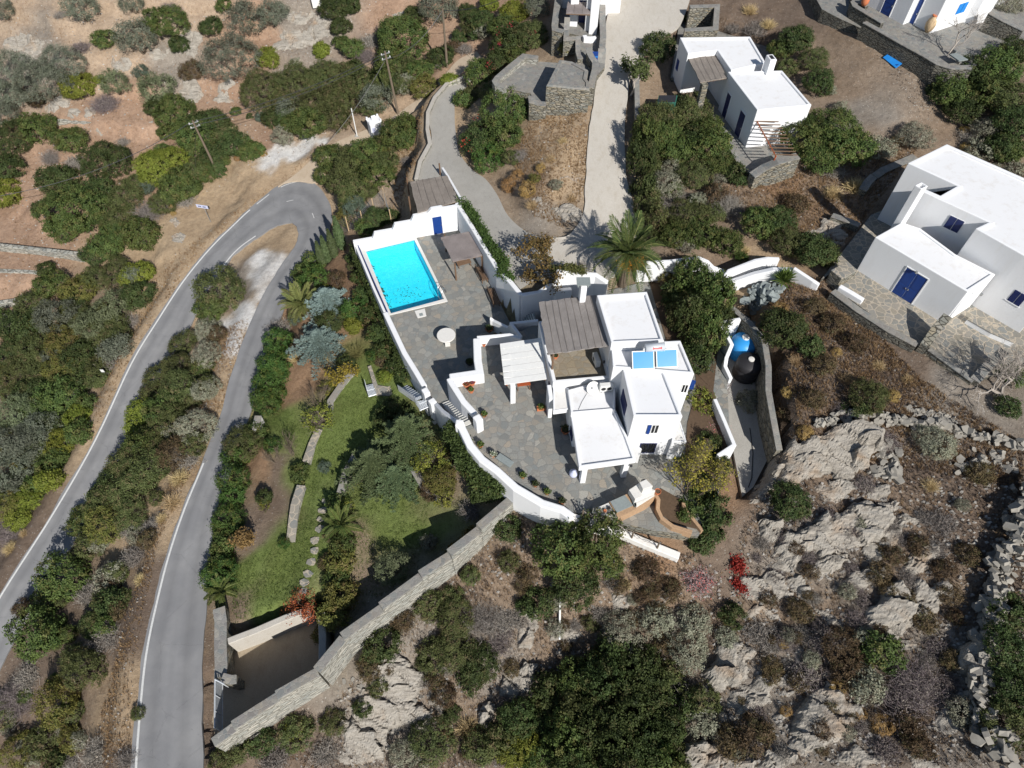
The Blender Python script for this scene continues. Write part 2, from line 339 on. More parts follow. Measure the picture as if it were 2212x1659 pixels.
# ------------------------------------------------------------------ terrain
HP = [(0,1659,-14),(150,1650,-12),(0,1300,-12),(-300,1500,-18),(-300,900,-17),(0,900,-13.5),(0,700,-13.5),(0,600,-12.5),(0,450,-11.5),(0,300,-9.5),(0,150,-6.5),(0,0,-2),(-250,300,-11),(-250,0,-4),
 (150,760,-12.6),(250,640,-11.2),(180,560,-11.3),(330,560,-9.6),(120,980,-12.4),(300,500,-9.6),(250,350,-9),(250,200,-6),(250,50,-2),(450,300,-8),(450,150,-5),(450,20,-1),(400,420,-8.6),(600,250,-6),(540,330,-6.9),(700,100,-3),(700,0,0),
 (900,150,-2.6),(850,60,-1.2),(950,50,-.6),(1000,0,1),(800,270,-4.4),(760,400,-5.2),(820,420,-3.6),(860,300,-2.6),(890,250,-1.5),(830,360,-3.2),(800,500,-3.3),(770,460,-4.6),
 (560,600,-6.6),(470,680,-7.4),(400,820,-7.9),(330,950,-8.2),(250,1100,-8.8),(330,1100,-7),(180,1250,-9.6),(280,1250,-7),(130,1450,-9.6),(250,1500,-7),(220,1640,-7.5),
 (640,650,-5),(610,800,-5),(700,680,-3.8),(760,700,-3.1),(700,560,-5),(740,560,-4.4),(640,850,-4.7),(560,1000,-5.1),(520,1200,-5.2),(520,1320,-5),(600,1100,-4.9),(660,1000,-4.6),(700,1000,-4.1),(670,1200,-4.2),(650,1330,-4.4),(600,1290,-4.7),
 (720,880,-3.6),(780,900,-3),(820,850,-2.8),(870,900,-2.6),(800,1050,-3.4),(770,1150,-3.5),(850,1200,-3.4),(800,1250,-3.7),(950,1100,-2.8),(1000,1030,-.9),(940,960,-2.1),(1050,1080,-.6),(760,1330,-4.2),(720,1400,-4.8),
 (560,1560,-5.6),(640,1560,-5.4),(480,1640,-5.8),(740,1460,-4.6),(850,1380,-4),(1000,1250,-3),(1080,1150,-1.3),(1150,1130,-.2),(1250,1180,.1),(1350,1200,.4),(1450,1200,.6),
 (700,1600,-6.6),(600,1690,-7),(900,1500,-5.6),(1050,1450,-5),(1000,1640,-6.6),(1200,1500,-5.4),(1200,1640,-6.4),(1150,1350,-3.6),(1300,1300,-1.9),(1400,1320,-1.4),(1400,1450,-4.4),(1400,1640,-5),
 (1500,1260,-.2),(1500,1450,-2.6),(1540,1600,-3.6),(1600,1250,.2),(1640,1450,-1),(1700,1600,-1.2),(1900,1640,.2),(2200,1600,2),(2212,1400,2.6),(2200,1200,3.6),(2212,1000,4.2),(2050,1100,3.3),(1900,1300,1.5),(1750,1350,.2),
 (1700,1150,1.9),(1640,1100,1.6),(1800,1000,3.2),(1950,1000,3.6),(2150,1000,4.1),(1650,1000,1.7),(1600,1000,1.6),(1580,900,1.6),(1590,1100,1.6),(1590,780,1.7),(1560,700,1.9),(1500,900,1.6),(1500,700,1.9),(1560,660,2.2),
 (1670,850,3.5),(1660,920,3.3),(1700,950,3.3),(1690,720,3.9),(1660,700,3.5),(1620,640,3.1),(1700,640,4.1),(1800,700,4.3),(1900,800,4.3),(2050,900,4.3),(1750,620,4.6),(1780,580,4.8),(1720,520,4.6),(1600,530,3.9),(1500,540,3.3),(1450,560,3),
 (1480,450,3.6),(1560,420,4.2),(1650,450,4.5),(1780,450,4.8),(1850,480,5),(1900,560,5),(2150,850,4.7),(2212,700,5),(1740,400,5.2),(1600,380,4.7),(1470,320,4.4),(1430,230,4.6),(1430,120,5.6),(1500,60,6),(1650,0,7),(1650,170,5.6),(1620,300,5.1),(1750,350,5.5),
 (1750,130,6.8),(1760,60,7.6),(1850,130,7.9),(1930,240,7.2),(1830,230,6.4),(1850,340,5.8),(1950,320,6.2),(2100,300,6.8),(2212,400,6.3),(2150,200,8),(2212,0,10.5),(2350,200,10),(2350,600,5.4),(2420,700,5.6),(1570,632,2.4),(1610,629,2.8),(1655,625,3.4),(1700,627,4.0),(2350,1000,4.8),(2350,1500,4),(1900,-60,9.6),(2100,-60,10),
 (1180,420,3.4),(1200,330,4.3),(1160,480,2.7),(1230,470,2.7),(1250,300,4.4),(1110,400,2),(1100,340,2.2),(1060,330,1.2),(1030,260,.6),(1080,230,1.6),(1120,250,3),(1050,150,.6),(1100,80,2),(1160,40,3.6),(1000,210,-.2),(1060,40,1),(1300,300,4.3),(1300,100,5.9),(1250,60,6.2),(1200,100,4.6),(1350,-60,6.8),(700,-80,3),(0,-100,2),(350,-100,3),(1050,-100,3.5)]
hp = np.array([[*P(x, y, z)[:2], z] for x, y, z in HP])
def tps(px, py):
    out = np.empty(len(px))
    for i in range(0, len(px), 20000):
        r2 = (px[i:i + 20000, None] - hp[None, :, 0]) ** 2 + (py[i:i + 20000, None] - hp[None, :, 1]) ** 2
        k = .5 * r2 * np.log(r2 + 1e-9); out[i:i + 20000] = k @ tw[:-3] + tw[-3] + px[i:i + 20000] * tw[-2] + py[i:i + 20000] * tw[-1]
    return out
n_ = len(hp); r2 = (hp[:, None, 0] - hp[None, :, 0]) ** 2 + (hp[:, None, 1] - hp[None, :, 1]) ** 2
Kx = np.zeros((n_ + 3, n_ + 3)); Kx[:n_, :n_] = .5 * r2 * np.log(r2 + 1e-9) + np.eye(n_) * 3.0
Kx[:n_, n_] = 1; Kx[:n_, n_ + 1:] = hp[:, :2]; Kx[n_, :n_] = 1; Kx[n_ + 1:, :n_] = hp[:, :2].T
tw = np.linalg.solve(Kx, np.concatenate([hp[:, 2], [0, 0, 0]]))
STEP = .42
def axis(lo, hi):
    a = np.arange(lo, hi, STEP); far = np.cumsum(np.array([2, 4, 8, 16, 30, 60, 120, 240.])); return np.concatenate([lo - far[::-1], a, a[-1] + far])
gx, gy = axis(-92, 92), axis(-6, 124)
X, Y = np.meshgrid(gx, gy); xf, yf = X.ravel(), Y.ravel()
cx_, cy_ = np.clip(xf, -100, 100), np.clip(yf, -12, 132)
H = np.clip(tps(cx_, cy_), -30, 26) + vnoise(xf, yf, 3, .35, 4) * .28 + vnoise(xf, yf, 5, 1.3, 2) * .07
tm = np.clip((-18 - xf) / 8, 0, 1) * np.clip((yf - 46) / 8, 0, 1) * (xf > -100) * .8        # old field terraces on the far slope
hv = H + vnoise(xf, yf, 9, .12, 2) * .5; fr_ = hv / 1.7 - np.floor(hv / 1.7); H += tm * 1.7 * (np.clip((fr_ - .5) / .22 + .5, 0, 1) - fr_) * .75
# ---- road and drive strips: (outer x, y, inner x, y, z)
ROAD = [(283,1760,443,1760,-5.4),(283,1659,438,1659,-5.4),(296,1500,437,1500,-5.5),(309,1400,440,1400,-5.55),(331,1300,448,1300,-5.6),(358,1200,455,1200,-5.65),(393,1100,470,1100,-5.7),(435,1000,502,1006,-5.75),(474,900,536,908,-5.8),(503,800,564,812,-5.85),(540,700,598,714,-5.9),(578,620,628,634,-6.0),(612,568,662,584,-6.1),
        (634,535,700,540,-6.2),(643,512,714,492,-6.3),(642,495,717,458,-6.35),(636,485,700,418,-6.45),(627,480,668,388,-6.55),(612,483,635,388,-6.65),(597,488,600,402,-6.8),(575,500,568,425,-7),(548,518,532,455,-7.2),(522,536,500,486,-7.4),(498,560,468,517,-7.7),(470,600,433,555,-8.1),(446,632,388,612,-8.5),(403,723,336,690,-9.1),(352,800,279,784,-9.6),(272,968,202,948,-10.4),(185,1130,111,1106,-11),(72,1310,0,1280,-11.7),(8,1430,-65,1400,-12.2),(-60,1560,-140,1530,-12.7)]
DRIVE = [(*T2(800,500), *T2(815,555), -.6),(*T2(690,545), *T2(745,620), -.2),(*T2(610,640), *T2(737,720), .2),(*T2(572,760), *T2(742,830), .5),(*T2(588,900), *T2(768,980), .8),(*T2(520,1040), *T2(850,1090), 1.1),(*T2(500,1150), *T2(935,1150), 1.3),(*T2(690,1230), *T2(1010,1250), 1.55),(*T2(800,1340), *T2(1080,1385), 1.8),(*T2(900,1470), *T2(1200,1490), 2.1),(*T2(985,1620), *T2(1340,1535), 2.4),(*T2(1080,1760), *T2(1420,1560), 2.55),(*T2(1160,1860), *T2(1500,1640), 2.6)]
LANE = [(*T2(1790,-60), *T2(2260,-60), 6.6),(*T2(1720,110), *T2(2190,150), 6.3),(*T2(1700,280), *T2(2050,260), 6.0),(*T2(1660,450), *T2(1890,460), 5.6),(*T2(1625,680), *T2(1845,680), 5.0),(*T2(1595,900), *T2(1830,880), 4.4),(*T2(1580,1150), *T2(1845,1130), 3.8),(*T2(1560,1380), *T2(1890,1330), 3.2),(*T2(1470,1510), *T2(1925,1500), 2.85),(*T2(1335,1545), *T2(1900,1650), 2.65),(*T2(1230,1680), *T2(1800,1760), 2.6),(*T2(1190,1800), *T2(1640,1830), 2.6)]
TRACK = [(*D(600,402), *D(640,388), -6.6),(*D(640,375), *D(682,392), -6.3),(*D(690,330), *D(722,340), -5.6),(*D(740,300), *D(768,312), -5.0),(*D(830,262), *D(845,276), -4.0),(*D(905,212), *D(918,222), -2.8),(*D(950,175), *D(966,186), -1.8),(*D(985,132), *D(1003,152), -1.0),(*D(1030,110), *D(1044,128), -.4)]
def strip(pairs, sub=5, across=5, zoff=0.0):
    L = np.array([P(p[0], p[1], p[4]) for p in pairs]); Rr = np.array([P(p[2], p[3], p[4]) for p in pairs]); rows = []
    for i in range(len(pairs) - 1):
        for k in range(sub + (i == len(pairs) - 2)):
            t = k / sub
            def cr(a):
                p0, p1, p2, p3 = a[max(i - 1, 0)], a[i], a[i + 1], a[min(i + 2, len(a) - 1)]
                return .5 * ((2 * p1) + (p2 - p0) * t + (2 * p0 - 5 * p1 + 4 * p2 - p3) * t * t + (3 * p1 - p0 - 3 * p2 + p3) * t ** 3)
            l, r = cr(L), cr(Rr); rows.append([l + (r - l) * j / across for j in range(across + 1)])
    return np.array(rows) + [0, 0, zoff]
strips = {"road": strip(ROAD, 5, 14), "driveway": strip(DRIVE), "lane": strip(LANE), "dirt_track": strip(TRACK)}
def flatten(rows, blend, lower=.14):
    global H
    pts = rows.reshape(-1, 3)
    m = (xf > pts[:, 0].min() - 5) & (xf < pts[:, 0].max() + 5) & (yf > pts[:, 1].min() - 5) & (yf < pts[:, 1].max() + 5); idx = np.where(m)[0]
    dense = []
    for r in rows:
        n = max(2, int(np.linalg.norm(r[-1] - r[0]) / .3)); t = np.linspace(0, 1, n)[:, None]; dense.append(r[0] + (r[-1] - r[0]) * t)
    dn = np.concatenate(dense)
    for i in range(0, len(idx), 3000):
        j = idx[i:i + 3000]; d2 = (xf[j, None] - dn[None, :, 0]) ** 2 + (yf[j, None] - dn[None, :, 1]) ** 2
        k = d2.argmin(1); d = np.sqrt(d2[np.arange(len(j)), k]); t = np.clip((d - .75) / blend, 0, 1); t = t * t * (3 - 2 * t)
        H[j] = np.where(d < .75 + blend, (dn[k, 2] - lower) * (1 - t) + H[j] * t, H[j])
for k, b in (("dirt_track", 1.5), ("lane", 1.6), ("driveway", 1.2), ("road", 2.0)): flatten(strips[k], b)
# ---- level pads (the ground is cut below them; their own skirts close the sides)
deck = poly_at([A(30,1090), A(1490,895), W6(440,1000), W6(960,990), Q(420,480), T5(1090,470), T5(880,520), T5(880,775), T5(720,800), S4(1110,675), S4(1000,735), S4(905,650), S4(760,470), S4(500,0), T5(310,400)], 0)
house_terrace = poly_at([S4(1250,1030), T5(940,1330), T5(1100,1470), T5(1390,1640), Z3(480,1105), Z3(1300,1300), Z3(1900,1380), Z3(2150,900), Q(2300,1500), Q(2250,700), Q(1900,300), Q(1560,20), Q(1100,130), Q(420,470), Q(100,590), T5(880,545), T5(875,790), T5(722,815), S4(1425,965)], 2.0)
garage = poly_at([ZG(640,470), ZG(1400,170), ZG(1900,0), ZG(1960,560), ZG(1850,860), ZG(1290,1200), ZG(700,1600), ZG(420,1850), ZG(380,1500), ZG(460,960), ZG(650,960)], -5.45)
rh_terrace = poly_at([R3(-10,400), R3(0,190), G(20,1560), G(560,860), G(1200,600), (2330,480), (2330,1000), R3(2250,1250), R3(1640,1500), R3(1030,1090), R3(930,1080)], 5.0)
th_terrace = poly_at([B5(480,235), B5(880,440), B5(1260,650), B5(1450,722), B5(1650,722), B5(1900,640), B5(2212,560), B5(2500,300), B5(2200,-200), B5(1000,-300), B5(330,-200), B5(360,60)], 9.5)
th_walk = poly_at([B5(30,100), B5(240,210), B5(445,300), B5(500,245), B5(350,140), B5(345,-40), B5(-80,-100)], 9.0)
tr_yard = poly_at([T3(200,720), T3(330,980), T3(400,1120), T3(560,1080), T3(700,1030), T3(720,900), T3(560,300), T3(0,120), T3(-60,500), T3(150,560)], 5.2)
cistern_yard = poly_at([B1(165,1085), B1(550,748), B1(735,775), B1(735,830), B1(1030,850), B1(1100,900), B1(860,1390), B1(700,1390), B1(640,1265), B1(300,1185), B1(175,1140)], 5.0)
nh_yard = poly_at([B1(940,330), B1(1000,0), B1(1010,-200), B1(1900,-200), B1(1830,210), B1(1650,215), B1(1640,900), B1(1400,1190), B1(1250,1180), B1(1250,800), B1(1290,480), B1(950,400)], 6.0)
tank_path = poly_at([T6(420,430), T6(560,760), T6(560,1000), T6(600,1250), T6(470,1500), T6(400,1560), T6(340,1250), T6(270,950), T6(330,780), T6(290,640)], 0.9)
def cut(poly, z, raise_to=None):
    m = inside(poly, xf, yf); d = edge_dist(poly, xf, yf); k = m & (d > .3); H[m] = np.minimum(H[m], z - .45)
    n = ~m & (d < .5); H[n] = np.minimum(H[n], z - .12)
for p, z in ((deck, 0), (house_terrace, 2.), (garage, -6.2), (rh_terrace, 5.), (th_terrace, 9.5), (th_walk, 9.0), (tr_yard, 5.2), (cistern_yard, 5.0), (nh_yard, 6.), (tank_path, 0.9)): cut(p, z)
pool_hole = poly_at([A(150,1150), A(850,1000), A(1190,1659), T5(690,308), T5(320,400)], 0); k = inside(pool_hole, xf, yf); H[k] = -3.2
Hg = H.reshape(X.shape)
def Hz(x, y):
    x = np.asarray(x, float); y = np.asarray(y, float)
    i = np.clip(np.searchsorted(gx, x) - 1, 0, len(gx) - 2); j = np.clip(np.searchsorted(gy, y) - 1, 0, len(gy) - 2)
    tx = np.clip((x - gx[i]) / (gx[i + 1] - gx[i]), 0, 1); ty = np.clip((y - gy[j]) / (gy[j + 1] - gy[j]), 0, 1)
    return Hg[j, i] * (1 - tx) * (1 - ty) + Hg[j, i + 1] * tx * (1 - ty) + Hg[j + 1, i] * (1 - tx) * ty + Hg[j + 1, i + 1] * tx * ty
ZZ = np.arange(16, -26, -.12)
def on_ground(x, y, up=0.0):
    """where the sight line through a picture point comes within `up` of the terrain"""
    u = (x - 1106) / F; v = (y - 829.5) / F
    d = np.array([u, math.cos(PITCH) - v * math.sin(PITCH), -math.sin(PITCH) - v * math.cos(PITCH)])
    t = (ZZ - CH) / d[2]; xs, ys = d[0] * t, d[1] * t; k = int(np.argmax(ZZ <= Hz(xs, ys) + up))
    return np.array([xs[k], ys[k], float(Hz(xs[k], ys[k]))])
# ---- soil colours: nearest painted points, warped so that the borders wander
DRY, TAN, RED, LAWN, BROWN, GREY, VERGE, SOILB, WHITE = (.285,.218,.16,.6), (.46,.355,.26,.7), (.40,.272,.192,.5), (.165,.215,.064,.0), (.20,.152,.117,.55), (.30,.265,.225,1.), (.47,.355,.235,.35), (.31,.20,.125,.2), (.72,.71,.69,.5)
SP = [(0,0,TAN),(150,60,TAN),(300,30,TAN),(420,20,TAN),(250,150,TAN),(100,110,GREY),(400,150,GREY),(650,60,GREY),(560,90,RED),(700,60,GREY),(820,60,RED),(980,40,RED),(250,240,RED),(300,300,RED),(400,280,RED),(500,200,RED),(600,290,RED),(50,480,RED),(60,560,RED),(30,620,RED),(250,380,RED),(100,360,RED),(300,420,RED),(30,730,RED),
 (520,360,VERGE),(440,440,VERGE),(390,500,VERGE),(600,330,VERGE),(700,300,TAN),(300,650,VERGE),(230,800,VERGE),(150,980,VERGE),(330,560,VERGE),(590,540,VERGE),(560,600,GREY),(520,700,VERGE),(480,800,VERGE),(440,900,VERGE),(380,1050,VERGE),(330,1150,VERGE),(280,1350,BROWN),(260,1500,VERGE),(230,1640,BROWN),(100,1300,BROWN),(150,1500,BROWN),(30,1200,BROWN),(50,1400,BROWN),(60,800,BROWN),(120,900,BROWN),(200,700,BROWN),(0,1600,BROWN),(452,1400,BROWN),(450,1560,BROWN),
 (640,790,SOILB),(640,840,SOILB),(600,900,LAWN),(720,600,SOILB),(690,690,SOILB),(600,960,LAWN),(700,900,LAWN),(740,840,LAWN),(800,800,LAWN),(780,900,LAWN),(720,1000,LAWN),(690,1080,LAWN),(680,1200,LAWN),(640,1250,LAWN),(560,1200,LAWN),(600,1330,LAWN),(570,1100,BROWN),(540,1010,SOILB),(520,1140,DRY),(520,1300,DRY),(600,1020,BROWN),(800,1080,LAWN),(870,1080,LAWN),(860,1130,LAWN),(780,1120,DRY),(790,1230,DRY),(900,1020,LAWN),(930,1060,DRY),(900,1180,LAWN),(1000,1000,BROWN),
 (1180,350,VERGE),(1200,420,VERGE),(1150,380,DRY),(1230,340,VERGE),(1170,470,GREY),(900,380,VERGE),(880,300,VERGE),(870,420,TAN),(1430,300,DRY),(1500,450,DRY),(1650,430,DRY),(1700,400,SOILB),(1780,400,DRY),(1850,200,DRY),(1900,250,GREY),(1800,130,DRY),(1960,320,DRY),(1650,50,BROWN),(1580,30,BROWN),(2100,300,DRY),(2150,450,DRY),
 (1760,680,BROWN),(1680,640,VERGE),(1850,780,BROWN),(1950,870,BROWN),(1800,850,BROWN),(1700,900,BROWN),(2050,900,GREY),(1720,660,SOILB),(2000,1000,BROWN),(1900,1000,DRY),(1850,1100,BROWN),(2100,1100,BROWN),(1750,1180,GREY),(1700,1300,DRY),(1850,1300,GREY),(2000,1250,DRY),(1650,1500,GREY),(1800,1550,BROWN),(1950,1500,BROWN),(2100,1450,GREY),(2150,1600,GREY),(1750,1640,GREY),
 (1400,1210,SOILB),(1330,1220,DRY),(1450,1250,DRY),(1100,1250,DRY),(1200,1350,DRY),(1000,1300,BROWN),(900,1350,GREY),(830,1480,GREY),(760,1540,GREY),(880,1560,GREY),(1000,1500,DRY),(1100,1450,GREY),(1250,1400,DRY),(1350,1450,BROWN),(950,1640,BROWN),(650,1600,BROWN),(1300,1600,BROWN),(1500,1350,BROWN),(1560,1230,BROWN),(1500,1000,SOILB),(1500,1080,SOILB),(1590,950,BROWN),(1500,650,BROWN)]
sp = np.array([[*on_ground(x, y)[:2], *c] for x, y, c in SP])
wx, wy = xf + vnoise(xf, yf, 21, .22, 3) * 3.2, yf + vnoise(xf, yf, 22, .22, 3) * 3.2
gc = np.empty((len(xf), 4), np.float32)
for i in range(0, len(xf), 20000):
    d2 = (wx[i:i + 20000, None] - sp[None, :, 0]) ** 2 + (wy[i:i + 20000, None] - sp[None, :, 1]) ** 2
    k = 1 / (d2 + .8) ** 2.2; gc[i:i + 20000] = (k @ sp[:, 2:]) / k.sum(1, keepdims=True)
for x, y, rx in ((660,318,1.6),(612,330,1.8),(590,345,1.6),(578,590,1.9),(560,568,1.5),(570,635,1.0),(520,690,2.0),(528,672,1.5),(490,700,1.2),(500,745,1.3),(700,305,.7)):     # spilt lime and plaster on the verge
    q = on_ground(x, y); e = np.hypot(xf - q[0], (yf - q[1]) * .75) / rx + vnoise(xf, yf, 31, .9, 3) * .55
    k = np.clip((1.05 - e) * 2.2, 0, 1)[:, None]; gc = gc * (1 - k) + np.array(WHITE, np.float32) * k
nx, ny = len(gx), len(gy); ii = np.arange(nx * ny).reshape(ny, nx)
fc = np.stack([ii[:-1, :-1], ii[:-1, 1:], ii[1:, 1:], ii[1:, :-1]], -1).reshape(-1, 4)
me = np_mesh("ground", np.stack([xf, yf, H], 1), fc, M["ground"], gc[:, :3], True)
ca = me.color_attributes["Col"]; ca.data.foreach_set("color", gc.astype(np.float32).ravel())
tag(link(bpy.data.objects.new("ground", me)), kind="structure")
def strip_obj(name, rows, mat, skirt=.25):
    if name in ('road', 'dirt_track', 'lane'):                    # ragged edges
        rows = rows.copy(); d_ = (rows[:, -1] - rows[:, 0]); d_ /= np.linalg.norm(d_, axis=1)[:, None]; k_ = np.arange(len(rows)) * 1.0
        rows[:, 0] += d_ * (vnoise(k_, k_ * 0, 71, .45, 3) * .16)[:, None]; rows[:, -1] += d_ * (vnoise(k_, k_ * 0, 72, .45, 3) * .16)[:, None]
    n, m = rows.shape[:2]; i = np.arange(n * m).reshape(n, m); v = rows.reshape(-1, 3)
    f = np.stack([i[:-1, :-1], i[:-1, 1:], i[1:, 1:], i[1:, :-1]], -1).reshape(-1, 4)
    vv = [v]; ff = [f]; o = len(v)
    for e in (rows[:, 0], rows[:, -1]):
        low = e - [0, 0, skirt]; vv += [e, low]; a = np.arange(n) + o; b = a + n
        ff.append(np.stack([a[:-1], a[1:], b[1:], b[:-1]], -1)); o += 2 * n
    cl_ = None
    if name == 'road':                                             # tyre wear: darker wheel paths, paler crown and edges
        t_ = np.linspace(0, 1, m); wv_ = 1.10 - .20 * np.exp(-((t_ - .27) / .09) ** 2) - .20 * np.exp(-((t_ - .73) / .09) ** 2) - .06 * np.exp(-((t_ - .5) / .05) ** 2); k_ = np.arange(n)[:, None] * 1.0
        g_ = wv_[None, :] * (1 + .06 * vnoise(k_ * .35, t_[None, :] * 3, 73, 1, 3)); cl_ = np.ones((sum(map(len, vv)), 3)); cl_[:n * m] = g_.reshape(-1, 1)
    me = np_mesh(name, np.concatenate(vv), np.concatenate(ff), mat, cl_)
    return tag(link(bpy.data.objects.new(name, me)), kind="structure")
strip_obj("road", strips["road"], M["asphalt"]); strip_obj("driveway", strips["driveway"], M["concrete"])
lane = strips["lane"].copy(); lane[:, :, 2] += .012; strip_obj("lane", lane, M["pale_concrete"])
tr_ = strips["dirt_track"].copy(); tr_[:, :, 2] -= .03; strip_obj("dirt_track", tr_, M["road_dirt"], .4)
def line_strip(name, pts, width, mat, zoff=.006, dash=None):
    """a painted line lying on the road, pts already on its surface"""
    mb = MB(); pts = [Vector(p) for p in pts]; lw = width / 2; run = 0
    for i in range(len(pts) - 1):
        a, b = pts[i], pts[i + 1]; d = (b - a); s = Vector((-d.y, d.x, 0)).normalized() * lw; up = Vector((0, 0, zoff)); run += d.length
        if dash and (run % (dash[0] + dash[1])) > dash[0]: continue
        mb.add([a - s + up, b - s + up, b + s + up, a + s + up], [(0, 1, 2, 3)])
    return tag(mb.build(name, mat), kind="structure")
rd = strips["road"]; cum = len(rd)
edge_l = rd[:, 0] + (rd[:, -1] - rd[:, 0]) * .07; edge_r = rd[:, 0] + (rd[:, -1] - rd[:, 0]) * .93
line_strip("road_edge_line", edge_l[3:36], .14, M["road_paint"]); line_strip("road_edge_line", edge_r[104:cum - 2], .15, M["road_paint"])
line_strip("road_edge_line", edge_l[104:118], .12, M["road_paint"]); line_strip("road_edge_line", edge_r[88:106], .10, M["road_paint"], dash=(2.2, 1.6))
mid = rd[:, 0] + (rd[:, -1] - rd[:, 0]) * .5
line_strip("road_centre_line", mid[76:92], .07, M["road_paint"], dash=(1.2, 3.4))
# ------------------------------------------------------------------ building helpers
def pad(name, poly, z, mat, side, depth=4.0, hole=None):
    poly = ccw(poly); mb = MB(); n = len(poly)
    if hole is None: mb.add([(*p, z) for p in poly], [tuple(range(n))])
    else:
        import mathutils.geometry as mg
        hole = ccw(hole)[::-1]; vs = [Vector((*p, z)) for p in poly]; hs = [Vector((*p, z)) for p in hole]
        mb.add(vs + hs, [tuple(t) for t in mg.tessellate_polygon([vs, hs])])
    o = tag(mb.build(name, mat), kind="structure")
    mb = MB(); mb.prism(poly, z - depth, z - .004, cap=False); tag(mb.build(name + "_side", side), kind="structure")
    return o
def offs(pts, d):
    """open polyline moved sideways by d (left positive)"""
    out = []; n = len(pts)
    for i in range(n):
        p = Vector(pts[i]); a = (p - Vector(pts[i - 1])).normalized() if i else None; b = (Vector(pts[i + 1]) - p).normalized() if i < n - 1 else None
        a = a or b; b = b or a; n1, n2 = Vector((-a.y, a.x)), Vector((-b.y, b.x)); m = n1 + n2
        m = n1 if m.length < .2 else m.normalized(); out.append(p + m * (d / max(.4, m.dot(n1))))
    return out
def wall_mesh(line, t, ztop, zbot, over=0.0, batter=0.0):
    mb = MB(); n = len(line); L = offs(line, t / 2 + over); Rr = offs(line, -t / 2 - over)
    L2 = offs(line, t / 2 + over + batter); R2 = offs(line, -t / 2 - over - batter)
    vs = []
    for i in range(n): vs += [(*L2[i], zbot[i]), (*L[i], ztop[i]), (*Rr[i], ztop[i]), (*R2[i], zbot[i])]
    fs = []
    for i in range(n - 1):
        a, b = 4 * i, 4 * i + 4
        fs += [(a, a + 1, b + 1, b), (a + 1, a + 2, b + 2, b + 1), (a + 2, a + 3, b + 3, b + 2)]
    e = 4 * (n - 1); fs += [(3, 2, 1, 0), (e, e + 1, e + 2, e + 3)]
    return mb.add(vs, fs)
def wall(name, label, pts, t, zb, mat, cap=None, group=None, cat="wall", bevel=.05, batter=0.0, mid=0, parent=None):
    w3 = [P(p[0], p[1], z) for p, z in pts]; line = [tuple(q[:2]) for q in w3]; zt = [q[2] for q in w3]
    if mid:                                                     # finer points so that the foot follows the ground
        l2, z2 = [], []
        for i in range(len(line) - 1):
            for k in range(mid): f = k / mid; l2.append((line[i][0] * (1 - f) + line[i + 1][0] * f, line[i][1] * (1 - f) + line[i + 1][1] * f)); z2.append(zt[i] * (1 - f) + zt[i + 1] * f)
        line, zt = l2 + [line[-1]], z2 + [zt[-1]]
    bot = [min(float(Hz(*q)) - .5, z - .3) for q, z in zip(line, zt)] if zb == 'g' else [zb] * len(line)
    if parent is not None: return wall_mesh(line, t, zt, bot, 0, batter).build(name, mat, parent, bevel=bevel)
    c = (*line[len(line) // 2], bot[len(line) // 2])
    if cap is None:
        o = wall_mesh(line, t, zt, bot, 0, batter).build(name, mat, None, bevel=bevel, loc=c); return tag(o, label, cat, group)
    th = thing(name, label, cat, c, group)
    wall_mesh(line, t, [z - .07 for z in zt], bot, 0, batter).build("stonework", mat, th)
    wall_mesh(line, t, zt, [z - .066 for z in zt], .04).build("coping", cap, th, bevel=.015)
    return th
def block(th, px, zt, zb, ph=.16, t=.2, wm=None, rm=None, bevel=.05, batter=.0):
    wm, rm = wm or M["white"], rm or M["roof_white"]
    o = ccw(poly_at(px, zt)); i = inset(o, t); n = len(o); ob = inset(o, -batter); mb = MB()
    vs = [(*p, zb) for p in ob] + [(*p, zt) for p in o] + [(*p, zt) for p in i] + [(*p, zt - ph) for p in i]; fs = []
    for k in range(n):
        j = (k + 1) % n
        for a in (0, 1, 2): fs.append((a * n + k, a * n + j, (a + 1) * n + j, (a + 1) * n + k))
    mb.add(vs, fs).build("wall", wm, th, bevel=bevel)
    MB().add([(*p, zt - ph + .003) for p in i], [tuple(range(n))]).build("roof", rm, th)
    return o
def frame_on(a, b, pL, pR, z, flip=False):
    """origin, along, outward normal, width of an opening on the wall a-b"""
    a, b = Vector(a[:2]), Vector(b[:2]); d = (b - a).normalized(); l = Vector(Pw(pL, z)[:2]); r = Vector(Pw(pR, z)[:2])
    s0, s1 = sorted(((l - a).dot(d), (r - a).dot(d))); o = a + d * s0; nrm = Vector((d.y, -d.x))
    if (nrm.dot(-o) < 0) != flip: nrm = -nrm
    return o, d, nrm, s1 - s0
def slab(mb, o, d, nr, x0, x1, z0, z1, y0, y1):
    c = o + d * (x0 + x1) / 2 + nr * (y0 + y1) / 2
    m = Matrix(((d.x, nr.x, 0), (d.y, nr.y, 0), (0, 0, 1)))
    if m.determinant() < 0: m = Matrix(((-d.x, nr.x, 0), (-d.y, nr.y, 0), (0, 0, 1)))
    return mb.box((c.x, c.y, (z0 + z1) / 2), (x1 - x0, y1 - y0, z1 - z0), mat=m)
